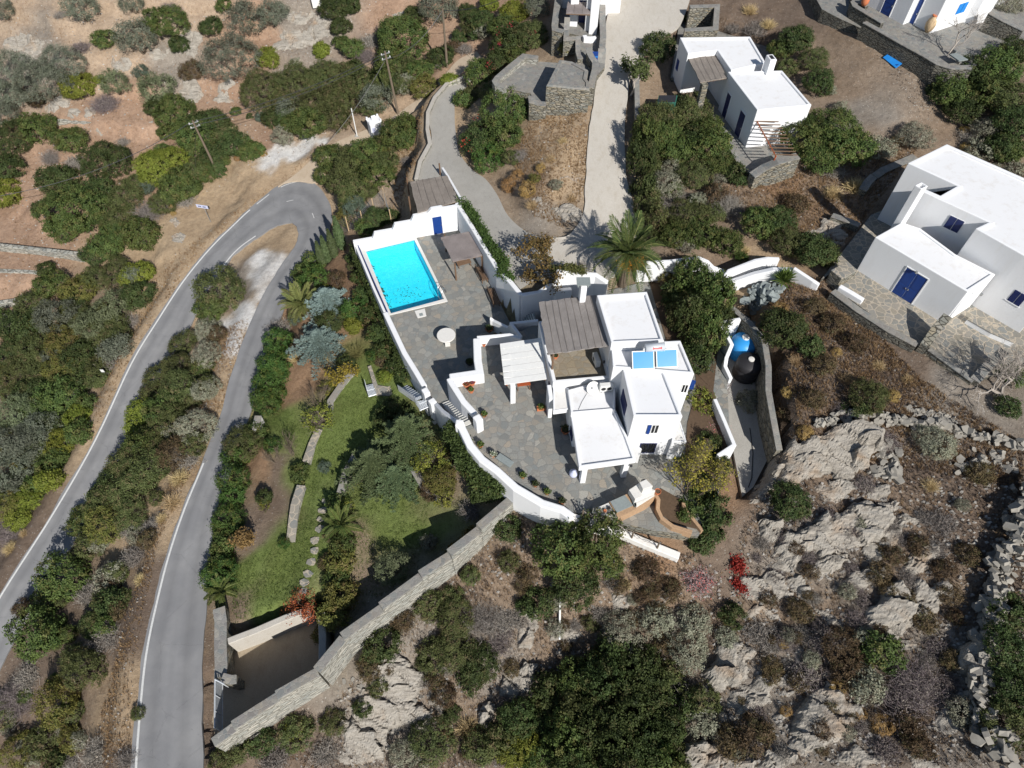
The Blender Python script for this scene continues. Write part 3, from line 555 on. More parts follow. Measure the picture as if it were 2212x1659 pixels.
def door(th, a, b, pL, pR, zb, h, mat="blue_paint", leaves=1, flip=False, panes=False, w=None):
    o, d, nr, wd = frame_on(a, b, pL, pR, zb, flip); wd = w or wd
    fr = MB(); slab(fr, o, d, nr, -.07, 0, zb, zb + h + .07, -.1, .05); slab(fr, o, d, nr, wd, wd + .07, zb, zb + h + .07, -.1, .05); slab(fr, o, d, nr, 0, wd, zb + h, zb + h + .07, -.1, .048)
    f = fr.build("door_frame", M["white"], th)
    for k in range(leaves):
        x0, x1 = wd * k / leaves + .012, wd * (k + 1) / leaves - .012; m = MB(); slab(m, o, d, nr, x0, x1, zb + .01, zb + h - .005, -.06, .02)
        for z0, z1 in ((.12, .42), (.48, .93)):
            slab(m, o, d, nr, x0 + .12, x1 - .12, zb + h * z0, zb + h * z1, .02, .034)
        lf = m.build("door", M[mat], th, bevel=.008)
        MB().box((*(o + d * (x1 - .08 if k == 0 else x0 + .08) + nr * .06), zb + 1.0), (.05, .05, .14)).build("handle", M["steel"], lf)
def window(th, a, b, pL, pR, zr, z0, z1, shutter=None, fm="blue_paint", flip=False, sill=True, pane="dark_glass", open_shutter=False, bars=False):
    o, d, nr, wd = frame_on(a, b, pL, pR, zr, flip); m = MB()
    for x0, x1, c0, c1 in ((-.0, .06, z0, z1), (wd - .06, wd, z0, z1), (.06, wd - .06, z0, z0 + .06), (.06, wd - .06, z1 - .06, z1), (wd / 2 - .025, wd / 2 + .025, z0 + .06, z1 - .06)):
        slab(m, o, d, nr, x0, x1, c0, c1, -.08, .03)
    f = m.build("window", M[fm], th)
    m = MB(); slab(m, o, d, nr, .06, wd - .06, z0 + .06, z1 - .06, -.06, .012); m.build("pane", M[pane], f)
    if sill: m = MB(); slab(m, o, d, nr, -.08, wd + .08, z0 - .07, z0, -.02, .09); m.build("sill", M["white"], f, bevel=.01)
    if shutter:
        for s in (0, 1):
            m = MB(); x0 = (-wd / 2 if s == 0 else wd) if open_shutter else wd / 2 * s + .03
            if open_shutter and s == 1: continue
            slab(m, o, d, nr, x0 + .01, x0 + wd / 2 - .04, z0 + .02, z1 - .02, .035, .07)
            for k in range(9): slab(m, o, d, nr, x0 + .06, x0 + wd / 2 - .09, z0 + .08 + (z1 - z0 - .2) * k / 9, z0 + .08 + (z1 - z0 - .2) * (k + .55) / 9, .07, .08)
            m.build("shutter", M[shutter], f)
    if bars:
        m = MB()
        for k in range(7): slab(m, o, d, nr, wd * (k + .5) / 7 - .012, wd * (k + .5) / 7 + .012, z0 + .06, z1 - .06, .03, .05)
        m.build("bars", M["black_metal"], f)

# ------------------------------------------------------------------ terraces (setting)
pool_out = ccw(poly_at([T5(300,400), T5(693,306), A(856,985), A(104,1140)], 0)); water_poly = ccw(poly_at([T5(328,384), T5(669,292), A(832,1018), A(180,1172)], 0))
pad("pool_terrace", deck, 0, M["flagstone"], M["old_white"], 4, hole=pool_out)
pad("house_terrace", house_terrace, 2.0, M["flagstone"], M["drystone"], 4.5)
pad("garage_yard", garage, -6.2, M["tan_concrete"], M["tan_concrete"], 1)
pad("neighbour_terrace", rh_terrace, 5.0, M["flagstone_pale"], M["drystone_dark"], 2.5)
pad("hilltop_terrace", th_terrace, 9.5, M["cap_stone"], M["drystone_dark"], 4)
pad("hilltop_walkway", th_walk, 9.0, M["cap_stone"], M["drystone_dark"], 3)
pad("cottage_terrace", tr_yard, 5.2, M["cap_stone"], M["drystone"], 2)
pad("cistern_terrace", cistern_yard, 5.0, M["cap_stone"], M["drystone"], 5)
pad("upper_yard", nh_yard, 6.0, M["cap_stone"], M["drystone"], 3)
pad("concrete_path", tank_path, 0.9, M["concrete"], M["concrete"], 1)

# ------------------------------------------------------------------ swimming pool
th = thing("swimming_pool", "turquoise swimming pool with white coping set in the stone terrace", "pool", (*np.mean(pool_out, 0), 0))
mb = MB(); n = 4; o4 = [(*p, .06) for p in pool_out]; i4 = [(*p, .06) for p in water_poly]; d4 = [(*p, -.25) for p in water_poly]; e4 = [(*p, -.2) for p in pool_out]
fs = []
for k in range(4):
    j = (k + 1) % 4; fs += [(k, j, 4 + j, 4 + k), (4 + k, 4 + j, 8 + j, 8 + k), (12 + k, 12 + j, j, k)]
mb.add(o4 + i4 + d4 + e4, fs).build("coping", M["marble"], th, bevel=.015)
mb = MB(); bt = [(*p, -1.25) for p in water_poly]; up = [(*p, -.12) for p in water_poly]
mb.add(bt + up, [(0, 1, 2, 3)] + [((k + 1) % 4, k, 4 + k, 4 + (k + 1) % 4) for k in range(4)]).build("basin", M["pool_tile"], th)
MB().add([(*p, -.13) for p in water_poly], [(0, 1, 2, 3)]).build("water", M["water"], th)
gl_ = np.random.default_rng(77); cl_ = np.mean(water_poly, 0) + np.array([.3, -1.2]); pv_ = cl_ + gl_.normal(size=(90, 2)) * [.75, .6]; mb = MB()
for q in pv_:
    a_ = gl_.uniform(0, 6.28); s_ = gl_.uniform(.03, .075); mb.add([(q[0] + s_ * math.cos(a_ + t), q[1] + s_ * .6 * math.sin(a_ + t), -1.235) for t in (0, 1.57, 3.14, 4.71)], [(0, 1, 2, 3)])
tag(mb.build("fallen_leaves", M["black_plastic"]), kind="stuff")
sk = ccw(poly_at([T5(480,368), T5(545,352), T5(556,400), T5(500,414)], 0)); MB().prism(sk, .0, .035).build("skimmer_slab", M["marble"], th, bevel=.01)
sk = ccw(poly_at([T5(508,385), T5(530,380), T5(536,397), T5(513,402)], 0)); MB().prism(sk, .035, .045).build("skimmer_lid", M["slate"], th)
ld = thing("pool_ladder", "curved steel handrails of the pool ladder at the pool corner", "ladder", tuple(Pw(T5(655,285), 0)))
for a, b in ((T5(630,262), T5(655,222)), (T5(658,290), T5(682,248))):
    a3, b3 = Vector(Pw(a, 0)), Vector(Pw(b, 0)); mb = MB()
    pts = [b3 + Vector((0, 0, 0)), b3 + Vector((0, 0, .6))] + [b3 + (a3 - b3) * t + Vector((0, 0, .6 + .28 * math.sin(math.pi * t) + .0)) for t in (.2, .4, .6, .8)] + [a3 + Vector((0, 0, .5)), a3 + Vector((0, 0, -.9))]
    mb.tube(pts, .028, 8).build("handrail", M["steel"], ld, smooth=True)
a3, b3 = Vector(Pw(T5(630,262), 0)), Vector(Pw(T5(658,290), 0))
for k in range(3): MB().box(tuple((a3 + b3) / 2 + Vector((0, 0, -.25 - .22 * k))), ((b3 - a3).length, .09, .03), math.atan2(b3.y - a3.y, b3.x - a3.x)).build("tread", M["steel"], ld)
# side barrier in blue along the western rim
wall("pool_rim_wall", "low white wall along the west rim of the pool", [(A(45,1085), .35), (A(285,1659), .35), (T5(288,372), .4)], .22, -3.4, M["white"], cat="wall")
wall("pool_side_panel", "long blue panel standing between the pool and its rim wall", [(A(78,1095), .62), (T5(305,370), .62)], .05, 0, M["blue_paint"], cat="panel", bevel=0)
# pool house wall with stepped top and blue door
th = thing("pool_house_wall", "white stepped garden wall with a blue door behind the pool", "wall", tuple(Pw(A(900,950), 0)))
zt = [(A(45,1060), .75), (A(270,1000), .75), (A(300,945), 1.35), (A(540,890), 1.35), (A(575,830), 1.95), (A(790,775), 1.95), (A(820,690), 2.5), (A(1000,630), 2.55), (A(1060,592), 2.95), (A(1205,566), 2.95), (A(1225,578), 2.75), (A(1400,535), 2.75)]
base = [Pw(A(48,1145), 0)[:2], Pw(A(1490,885), 0)[:2]]; ba, bb = Vector(base[0]), Vector(base[1]); bd = (bb - ba).normalized()
prof = []
for p, z in zt:
    q = Vector(Pw(p, z)[:2]); prof.append(((q - ba).dot(bd), z))
prof[-1] = ((bb - ba).length + .1, prof[-1][1]); prof[0] = (-.1, prof[0][1])
nv = Vector((-bd.y, bd.x)); mb = MB(); pf = [(prof[0][0], -3)] + prof + [(prof[-1][0], -3)]
vs = [(*(ba + bd * s), z) for s, z in pf] + [(*(ba + bd * s + nv * .4), z) for s, z in pf]; m = len(pf)
mb.add(vs, [tuple(range(m))[::-1], tuple(range(m, 2 * m))] + [(i, (i + 1) % m, m + (i + 1) % m, m + i) for i in range(m)]); mb.build("wall", M["white"], th, bevel=.06, seg=3)
door(th, ba, bb, A(1090,905), A(1207,870), 0, 2.05)
# ------------------------------------------------------------------ tall wall between pool and drive
th = wall("pool_wall", "tall white wall between the pool terrace and the concrete drive, lights let into it", [(A(1410,520), 2.75), (A(1640,880), 2.9), (W6(250,120), 3.1), (W6(380,225), 3.35), (W6(640,545), 3.4)], .4, -.4, M["white"], bevel=.08)
wall("stair_yard_wall", "white wall in shade above the small flight of stairs", [(W6(640,545), 3.42), (W6(930,500), 3.4), (W6(1090,395), 3.9), (W6(1215,360), 3.9), (W6(1240,470), 3.5), (W6(1490,445), 3.5)], .35, -.3, M["white"], bevel=.06)
wall("gate_wall", "bright white wall with small drain holes under the palm, beside the drive", [(W6(1230,150), 5.0), (W6(1500,130), 5.0), (W6(1660,190), 4.7), (W6(1900,200), 4.6), (W6(2100,330), 4.4)], .4, 1.5, M["white"], bevel=.08)
wl = wall("chimney_stack", "white chimney stack with a slate hood behind the reed pergola", [(W6(1640,375), 8.6), (W6(1745,365), 8.6)], .55, 3.0, M["white"], cat="chimney")
c = Pw(W6(1690,330), 8.9); MB().box((c[0], c[1], 8.93), (.95, .75, .06)).build("hood_slab", M["slate"], None)
hood = bpy.data.objects["hood_slab"]; hood.parent = wl; hood.location = -wl.location
for sx in (-.35, .35): MB().box((c[0] + sx, c[1], 8.75), (.08, .5, .34)).build("hood_leg", M["slate"], wl)
# blue shutters let into the pool wall, and its benches
# ------------------------------------------------------------------ reed pergola by the pool
def reed_roof(name, label, px, z, mat, th_=.07, posts=(), post_mat="wood", beams=True, group=None, tilt=None, cat="pergola", ribs=0):
    o = [Pw(p, z if tilt is None else z + tilt[i]) for i, p in enumerate(px)]; c = np.mean(o, 0)
    th = thing(name, label, cat, (c[0], c[1], posts[0][1] if posts else z - 2.4), group)
    n = 14; g = []
    for i in range(n + 1):
        for j in range(n + 1):
            u, v = i / n, j / n; q = o[0] * (1 - u) * (1 - v) + o[1] * u * (1 - v) + o[2] * u * v + o[3] * (1 - u) * v
            q = q + np.array([0, 0, .035 * math.sin(9 * u + 4 * v) * (0 < v < 1)]) + (np.array([rng.normal(0, .025), rng.normal(0, .025), 0]) if (i in (0, n) or j in (0, n)) else 0); g.append(q)
    mb = MB(); m = n + 1; vs = g + [q - [0, 0, th_] for q in g]; fs = []
    for i in range(n):
        for j in range(n):
            a, b, c2, d = i * m + j, (i + 1) * m + j, (i + 1) * m + j + 1, i * m + j + 1; k = m * m
            fs += [(a, b, c2, d), (k + d, k + c2, k + b, k + a)]
    bd_ = [i * m for i in range(m)] + [n * m + j for j in range(1, m)] + [i * m + n for i in range(n - 1, -1, -1)] + [j for j in range(n - 1, 0, -1)]
    for i in range(len(bd_)): a, b = bd_[i], bd_[(i + 1) % len(bd_)]; fs.append((b, a, m * m + a, m * m + b))
    mb.add(vs, fs).build("reed_mat", mat, th)
    for k in range(ribs):                                        # battens that hold the mats down
        u = (k + 1) / (ribs + 1) + rng.normal(0, .008); a = o[0] * (1 - u) + o[1] * u; b = o[3] * (1 - u) + o[2] * u; j = (b - a) * .0
        MB().tube([a + [0, 0, .045], (a + b) / 2 + [rng.normal(0, .03), 0, .05], b + [0, 0, .045]], .014, 4).build("batten", M["grey_wood"], th)
    if beams:
        for (i, j) in ((0, 1), (3, 2)):
            a, b = o[i], o[j]; ins = (np.mean(o, 0) - (a + b) / 2) * .06
            MB().tube([a + ins - [0, 0, th_ + .07], b + ins - [0, 0, th_ + .07]], .06, 6).build("beam", M[post_mat], th)
    for p, zb in posts:
        q = Pw(p, zb); top = z - th_ - .06; MB().tube([(q[0], q[1], zb), (q[0], q[1], top)], .075, 8).build("post", M[post_mat], th)
    return th
reed_roof("reed_pergola", "small reed shade roof on timber posts beside the pool ladder side", [A(1355,1318), A(1765,1235), A(1615,905), A(1195,990)], 2.15, M["reed_mauve"], posts=[(A(1405,1570), 0), (A(1270,1180), 0), (A(1760,1470), 0)])
reed_roof("reed_carport", "square reed roofed carport behind the pool house wall", [A(885,655), A(1440,500), A(1285,155), A(780,240)], 2.75, M["reed_brown"], posts=[(A(800,700), .4), (A(770,420), .6), (A(1190,150), 1.3)], cat="carport", ribs=5)
wall("carport_wall", "thin white wall along the carport beside the drive", [(A(1215,45), 2.35), (A(1285,150), 2.5), (A(1470,470), 2.85)], .22, .6, M["white"])
for (nm, p0, p1) in (("bench", A(1665,1440), A(1790,1600)), ("bench", A(1700,1400), A(1830,1590))): pass
def slat_bench(label, p0, p1, z, depth, mat, group=None, back=False):
    a, b = Vector(Pw(p0, z)), Vector(Pw(p1, z)); d = (b - a); L = d.length; rz = math.atan2(d.y, d.x); c = (a + b) / 2; x = d.normalized(); y = Vector((-x.y, x.x, 0))
    th = thing("bench", label, "bench", (c.x, c.y, z), group); s = MB()
    for k in range(6): s.box(tuple(c + y * (depth * (k / 5 - .5)) + Vector((0, 0, .43))), (L, depth / 7.5, .035), rz)
    s.build("seat", M[mat], th)
    for sx in (-.42, .42):
        for sy in (-.42, .42): MB().box(tuple(c + x * L * sx + y * depth * sy + Vector((0, 0, .205))), (.06, .06, .41), rz).build("leg", M[mat], th)
    if back:
        s = MB()
        for k in range(4): s.box(tuple(c + y * back * depth * .5 + Vector((0, 0, .52 + .11 * k))), (L, .03, .08), rz)
        s.build("backrest", M[mat], th)
slat_bench("dark slatted bench at the foot of the pool wall, beside the reed roof post", A(1700,1440), A(1800,1620), 0, .55, "wood", back=-1)
slat_bench("dark slatted bench in shade along the pool wall, below the blue niche", W6(120,500), W6(230,770), 0, .6, "wood", back=-1)
slat_bench("dark bench in the shade right under the pool reed roof", A(1420,1400), A(1600,1350), 0, .5, "wood")
q = thing("wall_niche", "small blue shutter set in the shaded pool wall", "shutter", tuple(Pw(W6(335,620), 1.3)))
a_, b_ = Pw(W6(380,225), 3.35)[:2], Pw(W6(640,545), 3.4)[:2]
window(q, Vector(a_) , Vector(b_), W6(318,560), W6(355,640), 1.4, .95, 1.75, fm="blue_bright", pane="blue_bright", sill=False, flip=False)

# ------------------------------------------------------------------ stairs
def stairs(name, label, p0L, p0R, p1L, p1R, z0, z1, n, mat, tread, cat="stairs", base=None):
    a, b, c, d = Vector(Pw(p0L, z0)), Vector(Pw(p0R, z0)), Vector(Pw(p1L, z1)), Vector(Pw(p1R, z1)); th = thing(name, label, cat, tuple((a + b) / 2))
    body = MB(); tr = MB()
    for k in range(n):
        f0, f1 = k / n, (k + 1) / n; z = z0 + (z1 - z0) * (k + 1) / n
        l0, r0, l1, r1 = a.lerp(c, f0), b.lerp(d, f0), a.lerp(c, f1), b.lerp(d, f1)
        body.prism([l0[:2], r0[:2], r1[:2], l1[:2]], (base if base is not None else z0 - .3), z - .045)
        e = (l0 - l1).normalized() * .035; tr.prism([(l0 + e)[:2], (r0 + e)[:2], r1[:2], l1[:2]], z - .042, z)
    body.build("risers", mat, th); tr.build("treads", tread, th, bevel=.008); return th
stairs("terrace_stairs", "stone stairs climbing from the pool terrace to the house terrace", S4(1000,705), S4(1095,668), S4(1275,1012), S4(1412,945), 0.0, 2.0, 12, M["white"], M["pale_step"])
stairs("yard_stairs", "short white stairs with grey treads in shade above the pool terrace", W6(660,1005), W6(655,960), W6(900,985), W6(860,870), 0.2, 1.9, 6, M["white"], M["slate"])
# ------------------------------------------------------------------ parapets of the two terraces
wall("deck_parapet", "white parapet on the west edge of the pool terrace, up to the stair gate", [(T5(290,372), .5), (S4(480,0), .55), (S4(640,260), .6), (S4(755,455), .6)], .42, -3.2, M["white"], bevel=.07)
wall("gate_pillar", "white gate pillar at the south end of the pool terrace parapet", [(S4(745,480), .95), (S4(795,560), .95)], .5, -3.0, M["white"], cat="pillar", bevel=.08)
wall("gate_pillar", "white gate pillar on the stair side, beside the iron landing", [(S4(835,625), .95), (S4(885,690), .95)], .52, -3.0, M["white"], cat="pillar", bevel=.08)
wall("stair_parapet", "sloping white stair parapet in blue shade above the garden", [(S4(905,690), .9), (S4(1000,790), 1.5), (S4(1190,930), 2.45)], .3, -2.2, M["white"], bevel=.05)
wall("terrace_parapet", "long curved white parapet round the house terrace", [(S4(1170,945), 2.95), (S4(1235,950), 2.95), (S4(1255,1010), 2.75), (S4(1370,1250), 2.72), (S4(1530,1440), 2.7), (T5(1010,1390), 2.7), (T5(1130,1500), 2.65), (T5(1300,1600), 2.6), (Z3(60,1010), 2.6), (Z3(200,1110), 2.55)], .55, -1.6, M["white"], bevel=.09)
wall("stair_wall", "white wall with stone lining between the stairs and the house terrace", [(S4(1085,345), 3.0), (S4(1120,410), 3.0), (S4(1280,660), 3.0), (S4(1440,830), 3.0)], .45, -.2, M["white"], bevel=.07)
wall("stair_wall_foot", "square white end pillar of the stair wall beside a potted plant", [(S4(1445,845), 3.45), (S4(1505,930), 3.45)], .55, 1.9, M["white"], cat="pillar", bevel=.08)
wall("terrace_wall", "white wall with a corner turn between the pool terrace and the canopy", [(S4(1090,330), 3.02), (S4(1500,270), 3.02), (T5(885,680), 3.02), (T5(880,540), 3.02)], .6, -.3, M["white"], bevel=.08)
wall("planter_wall", "low white wall in shade forming a folded planter by the stairs", [(T5(880,535), 3.0), (T5(1090,518), 2.9), (T5(1165,540), 2.9)], .3, -.2, M["white"], bevel=.05)
wall("planter_side", "white wing wall with a raised end post on the shaded terrace", [(T5(965,410), 1.25), (T5(985,425), 1.05), (T5(1080,470), 1.6), (T5(1100,445), 2.4), (T5(1165,530), 2.7)], .25, -.2, M["white"], bevel=.05)
wall("landing_wall", "white landing wall with a round lamp beside the shaded stairs", [(T5(1090,445), 2.2), (T5(1275,425), 2.5)], .25, -.2, M["white"], bevel=.05)
ln = MB(); l0 = [Pw(S4(1068,372), 2.6)[:2], Pw(S4(1425,955), 2.6)[:2]]
wall("stone_lining", "grey dry stone lining on the stair side of the white stair wall", [(S4(1072,385), 2.6), (S4(1250,650), 2.6), (S4(1420,940), 2.6)], .1, -.1, M["drystone_dark"], bevel=0)

# ------------------------------------------------------------------ main house
mh = thing("main_house", "white cubic main house of several flat roofed blocks behind the terrace", "house", tuple(Pw(Z3(700,500), 2.0)))
ZT = 2.0
room = ccw(poly_at([T5(1490,1237), Z3(1085,392)], ZT) + poly_at([Q(1400,1440), Q(862,1215)], 4.3)); MB().prism(room, ZT - .1, 4.0).build("wall", M["white"], mh, bevel=.04)
porch = block(mh, [Z3(290,452), Z3(1062,345), Q(1372,1420), Q(1262,1172), Q(858,1213)], 4.35, 3.92, .16, .2)
pc = [Z3(300,665), Z3(380,658)]
for pa, pb, zb2 in ((Z3(302,664), Z3(378,656), ZT), (Z3(852,588), Z3(930,582), ZT)):
    a, b = Vector(Pw(pa, ZT)[:2]), Vector(Pw(pb, ZT)[:2]); d = (b - a); y = Vector((-d.y, d.x)).normalized() * .42
    MB().prism([a, b, b + y, a + y], ZT - .05, 3.95).build("column", M["white"], mh, bevel=.05)
high = block(mh, [Q(1425,1240), Q(1868,1240), Q(1700,815), Q(1325,795)], 6.95, ZT - .2, .18, .2)
back = block(mh, [Q(1226,580), Q(1700,558), Q(1546,116), Q(1095,148)], 7.75, ZT - .2, .2, .2)
solar = block(mh, [Q(1240,800), Q(1974,858), Q(1848,556), Q(1222,588)], 7.05, ZT - .2, .2, .2)
midb = block(mh, [Q(862,1212), Q(1262,1178), Q(1262,885), Q(832,1000)], 4.75, ZT - .1, .14, .16)
ext = block(mh, [Q(1770,1470), Q(1906,1468), Q(1850,1290), Q(1790,1290)], 4.3, ZT - .3, .05, .12, rm=M["old_white"])
entry = block(mh, [Q(702,1192), Q(843,1173), Q(845,985), Q(700,945)], 4.45, 4.0, .04, .1, rm=M["old_white"])
# first floor courtyard under the big pergola
ct = ccw([Pw(Q(700,940), 4.95)[:2], Pw(Q(1235,893), 4.95)[:2], Pw(Q(1100,150), 7.0)[:2], Pw(Q(578,216), 7.0)[:2]]); ci = inset(ct, .26)
mb = MB(); n = 4; vs = [(*p, ZT - .1) for p in ct] + [(*p, 4.95) for p in ct] + [(*p, 4.95) for p in ci] + [(*p, 4.45) for p in ci]
mb.add(vs, [(a * n + k, a * n + (k + 1) % n, (a + 1) * n + (k + 1) % n, (a + 1) * n + k) for a in range(3) for k in range(n)]).build("wall", M["white"], mh, bevel=.05)
MB().add([(*p, 4.46) for p in ci], [(0, 1, 2, 3)]).build("courtyard_floor", M["flagstone_tan"], mh)
a, b = Vector(Pw(Q(652,1255), ZT)[:2]), Vector(Pw(Q(690,1252), ZT)[:2]); d = (b - a); y = Vector((-d.y, d.x)).normalized() * 1.25
MB().prism([a, b, b + y, a + y], ZT - .05, 4.4).build("wall", M["white"], mh, bevel=.05)
rec = ccw([Pw(Q(700,1235), 2.1)[:2], Pw(Q(800,1225), 2.1)[:2]] + poly_at([Q(845,1000), Q(705,960)], 4.0)); ri = inset(rec, .5); MB().prism(ri, ZT, 4.0).build("wall", M["white"], mh)
door(mh, Vector(ri[0]), Vector(ri[1]), Q(720,1240), Q(795,1232), ZT, 2.05, "dark_blue", 2)
hf = [Vector(q) for q in (Pw(Q(1425,1240), 6.95)[:2], Pw(Q(1868,1240), 6.95)[:2])]
window(mh, hf[0], hf[1], Q(1575,1405), Q(1645,1395), 5.0, 4.85, 5.95, "blue_paint", "white_paint", open_shutter=True)
window(mh, hf[0], hf[1], Z3(1095,330), Z3(1315,310), 2.3, 2.25, 3.55, None, "dark_blue", bars=True)
hl = [Vector(Pw(Q(1325,795), 6.95)[:2]), Vector(Pw(Q(1425,1240), 6.95)[:2])]
window(mh, hl[0], hl[1], Q(1325,1065), Q(1345,1215), 5.0, 4.75, 6.0, "dark_blue", "dark_blue", sill=True)
sf = [Vector(Pw(Q(1700,830), 7.05)[:2]), Vector(Pw(Q(1974,858), 7.05)[:2])]
window(mh, Vector(solar[0]), Vector(solar[1]), Q(1845,975), Q(1905,975), 5.0, 4.8, 5.8, None, "white_paint")
rl = [Vector(Pw(T5(1490,1237), ZT)[:2]), Vector(Pw(Q(862,1215), 4.3)[:2])]
window(mh, rl[0], rl[1], T5(1488,1215), T5(1478,1160), 2.4, 2.6, 3.6, "dark_blue", "dark_blue")
a_, b_ = Vector(Pw(Q(578,216), 7.0)[:2]), Vector(Pw(Q(700,940), 4.95)[:2])
window(mh, a_, b_, Q(640,1050), Q(645,1000), 2.6, 2.7, 3.7, "dark_blue", "dark_blue")
a_, b_ = Vector(Pw(Q(1095,148), 7.75)[:2]), Vector(Pw(Q(1240,800), 7.05)[:2])
for z in (5.2,): MB().box((*(Vector(Pw(Q(1160,750), 5.6)[:2])), 5.6), (.12, .12, .2)).build("wall_lamp", M["black_metal"], mh)
sh = MB(); m = Vector(Pw(Q(1935,950), 5.3)); sh.box(tuple(m), (.6, .05, 1.0), R(-20)); sh.build("shutter", M["blue_paint"], mh)
for p, z in ((Q(350,955), 3.6), (Z3(995,428), 3.9)):
    MB().lathe(tuple(Pw(p, z)), [(.06, -.1), (.1, 0), (.06, .1)], 10).build("wall_lamp", M["black_metal"], mh)
# big pergola over the courtyard
reed_roof("courtyard_pergola", "large grey reed pergola roof over the first floor courtyard", [Q(652,682), Q(1207,603), Q(1090,146), Q(572,212)], 7.0, M["reed"], posts=[(Q(690,850), 4.46)], ribs=8)
# slatted canopy with its column
cn = thing("canopy", "white boarded flat canopy on a square white column over the terrace", "canopy", tuple(Pw(Q(340,1125), ZT)))
cq = [Pw(p, 4.25) for p in (Q(265,955), Q(650,903), Q(600,530), Q(222,585))]
nb = 7
for k in range(nb):
    f0, f1 = k / nb + .004, (k + 1) / nb - .004; l = lambda f: cq[0] + (cq[3] - cq[0]) * f; r = lambda f: cq[1] + (cq[2] - cq[1]) * f
    mb = MB(); z = 4.25 - (.02 if k % 2 else 0); mb.prism([l(f0)[:2], r(f0)[:2], r(f1)[:2], l(f1)[:2]], z - .07, z, bottom=True)
    if k in (1, 2, 4):
        a0 = l(f0) + (r(f0) - l(f0)) * .2; a1 = l(f1) + (r(f1) - l(f1)) * .2; mb.prism([l(f0 + .02)[:2], a0[:2], a1[:2], l(f1 - .02)[:2]], z + .002, z + .035)
    mb.build("board", M["white_paint"], cn)
for f in (.05, .95):
    a = cq[0] + (cq[1] - cq[0]) * f; b = cq[3] + (cq[2] - cq[3]) * f; MB().tube([a - [0, 0, .13], b - [0, 0, .13]], .055, 5).build("beam", M["red_wood"] if f < .5 else M["wood"], cn)
a, b = Vector(Pw(Q(318,1127), ZT)[:2]), Vector(Pw(Q(364,1122), ZT)[:2]); d = b - a; y = Vector((-d.y, d.x)).normalized() * .42
MB().prism([a, b, b + y, a + y], ZT - .05, 4.13).build("column", M["white"], cn, bevel=.04)
# ------------------------------------------------------------------ solar water heater, dish, air conditioners
def tilted(a, b, h, tilt): pass
th = thing("solar_heater", "solar water heater with a steel tank above two blue collectors on the roof", "water heater", tuple(Pw(Q(1620, 760), 6.9)))
ax = Vector(Pw(Q(1820, 805), 7.3)) - Vector(Pw(Q(1425, 822), 7.3)); ax.z = 0; ax.normalize(); up = Vector((-ax.y, ax.x, 0)); tl = R(38); uv = up * math.cos(tl) + Vector((0, 0, math.sin(tl)))
nrm = ax.cross(uv)
for l, r in ((Q(1415, 822), Q(1612, 806)), (Q(1632, 806), Q(1822, 795))):
    a, b = Vector(Pw(l, 7.1)), Vector(Pw(r, 7.1)); wdt = (b - a).length; c = a + ax * wdt / 2 + uv * .62
    m = Matrix((ax, uv, nrm)).transposed()
    pn = MB().box(tuple(c), (wdt, 1.24, .09), mat=m).build("collector", M["ac_white"], th)
    MB().box(tuple(c + nrm * .05), (wdt - .12, 1.10, .012), mat=m).build("glass", M["collector"], pn)
    for s in (.15, .85):
        q = a + ax * wdt * s + uv * 1.15; MB().tube([q, (q.x, q.y, 6.9)], .02, 5).build("leg", M["galvanized"], th)
a, b = Vector(Pw(Q(1530, 625), 8.05)), Vector(Pw(Q(1708, 612), 8.05)); a.z = b.z = 8.05
tk = MB().tube([a, a + (b - a) * .02, b - (b - a) * .02, b], [.22, .29, .29, .22], 20).build("tank", M["metal_white"], th, smooth=True)
rd_ = (b - a).normalized(); fwd = rd_.cross(Vector((0, 0, 1))).normalized()
if fwd.y > 0: fwd = -fwd
for k in range(9):                                             # the blurred red lettering on the tank
    q = a + (b - a) * (.36 + .052 * k) + (fwd * .8 + Vector((0, 0, .6))).normalized() * .293
    mm = Matrix((rd_, (Vector((0, 0, .8)) - fwd * .6).normalized(), rd_.cross((Vector((0, 0, .8)) - fwd * .6).normalized()))).transposed()
    MB().box(tuple(q), (.055, .11 + .05 * (k in (0, 8)), .006), mat=mm).build("lettering", M["red_print"], tk)
for s in (.2, .8):
    q = a + (b - a) * s; MB().tube([q - Vector((0, 0, .27)), (q.x, q.y, 6.9)], .025, 5).build("leg", M["galvanized"], th); MB().tube([q - Vector((0, 0, .25)) + fwd * .1, q + fwd * .3 - Vector((0, 0, .42))], .022, 5).build("pipe", M["galvanized"], th)
th = thing("satellite_dish", "white satellite dish on the middle flat roof", "satellite dish", tuple(Pw(Q(1030, 1010), 4.62)))
c = Vector(Pw(Q(1062, 985), 5.0)); dv = Vector((.25, -.75, .6)).normalized(); e1 = dv.cross(Vector((0, 0, 1))).normalized(); e2 = e1.cross(dv); mb = MB(); vs = []; fs = []
for i in range(6):
    for k in range(20): r = .48 * i / 5; t = 2 * math.pi * k / 20; vs.append(c + (e1 * math.cos(t) + e2 * math.sin(t)) * r + dv * (r * r * .55 - .1))
for i in range(5):
    for k in range(20): fs.append((i * 20 + k, i * 20 + (k + 1) % 20, (i + 1) * 20 + (k + 1) % 20, (i + 1) * 20 + k))
o = mb.add(vs, fs).build("reflector", M["ac_white"], th, smooth=True); o.modifiers.new("solid", 'SOLIDIFY').thickness = .02
MB().tube([(c.x, c.y, 4.6), tuple(c - dv * .12)], .035, 8).build("mast", M["galvanized"], th)
MB().tube([tuple(c - e2 * .46), tuple(c + dv * .5)], .015, 5).build("feed_arm", M["galvanized"], th); MB().box(tuple(c + dv * .52), (.09, .09, .12)).build("receiver", M["ac_white"], th)
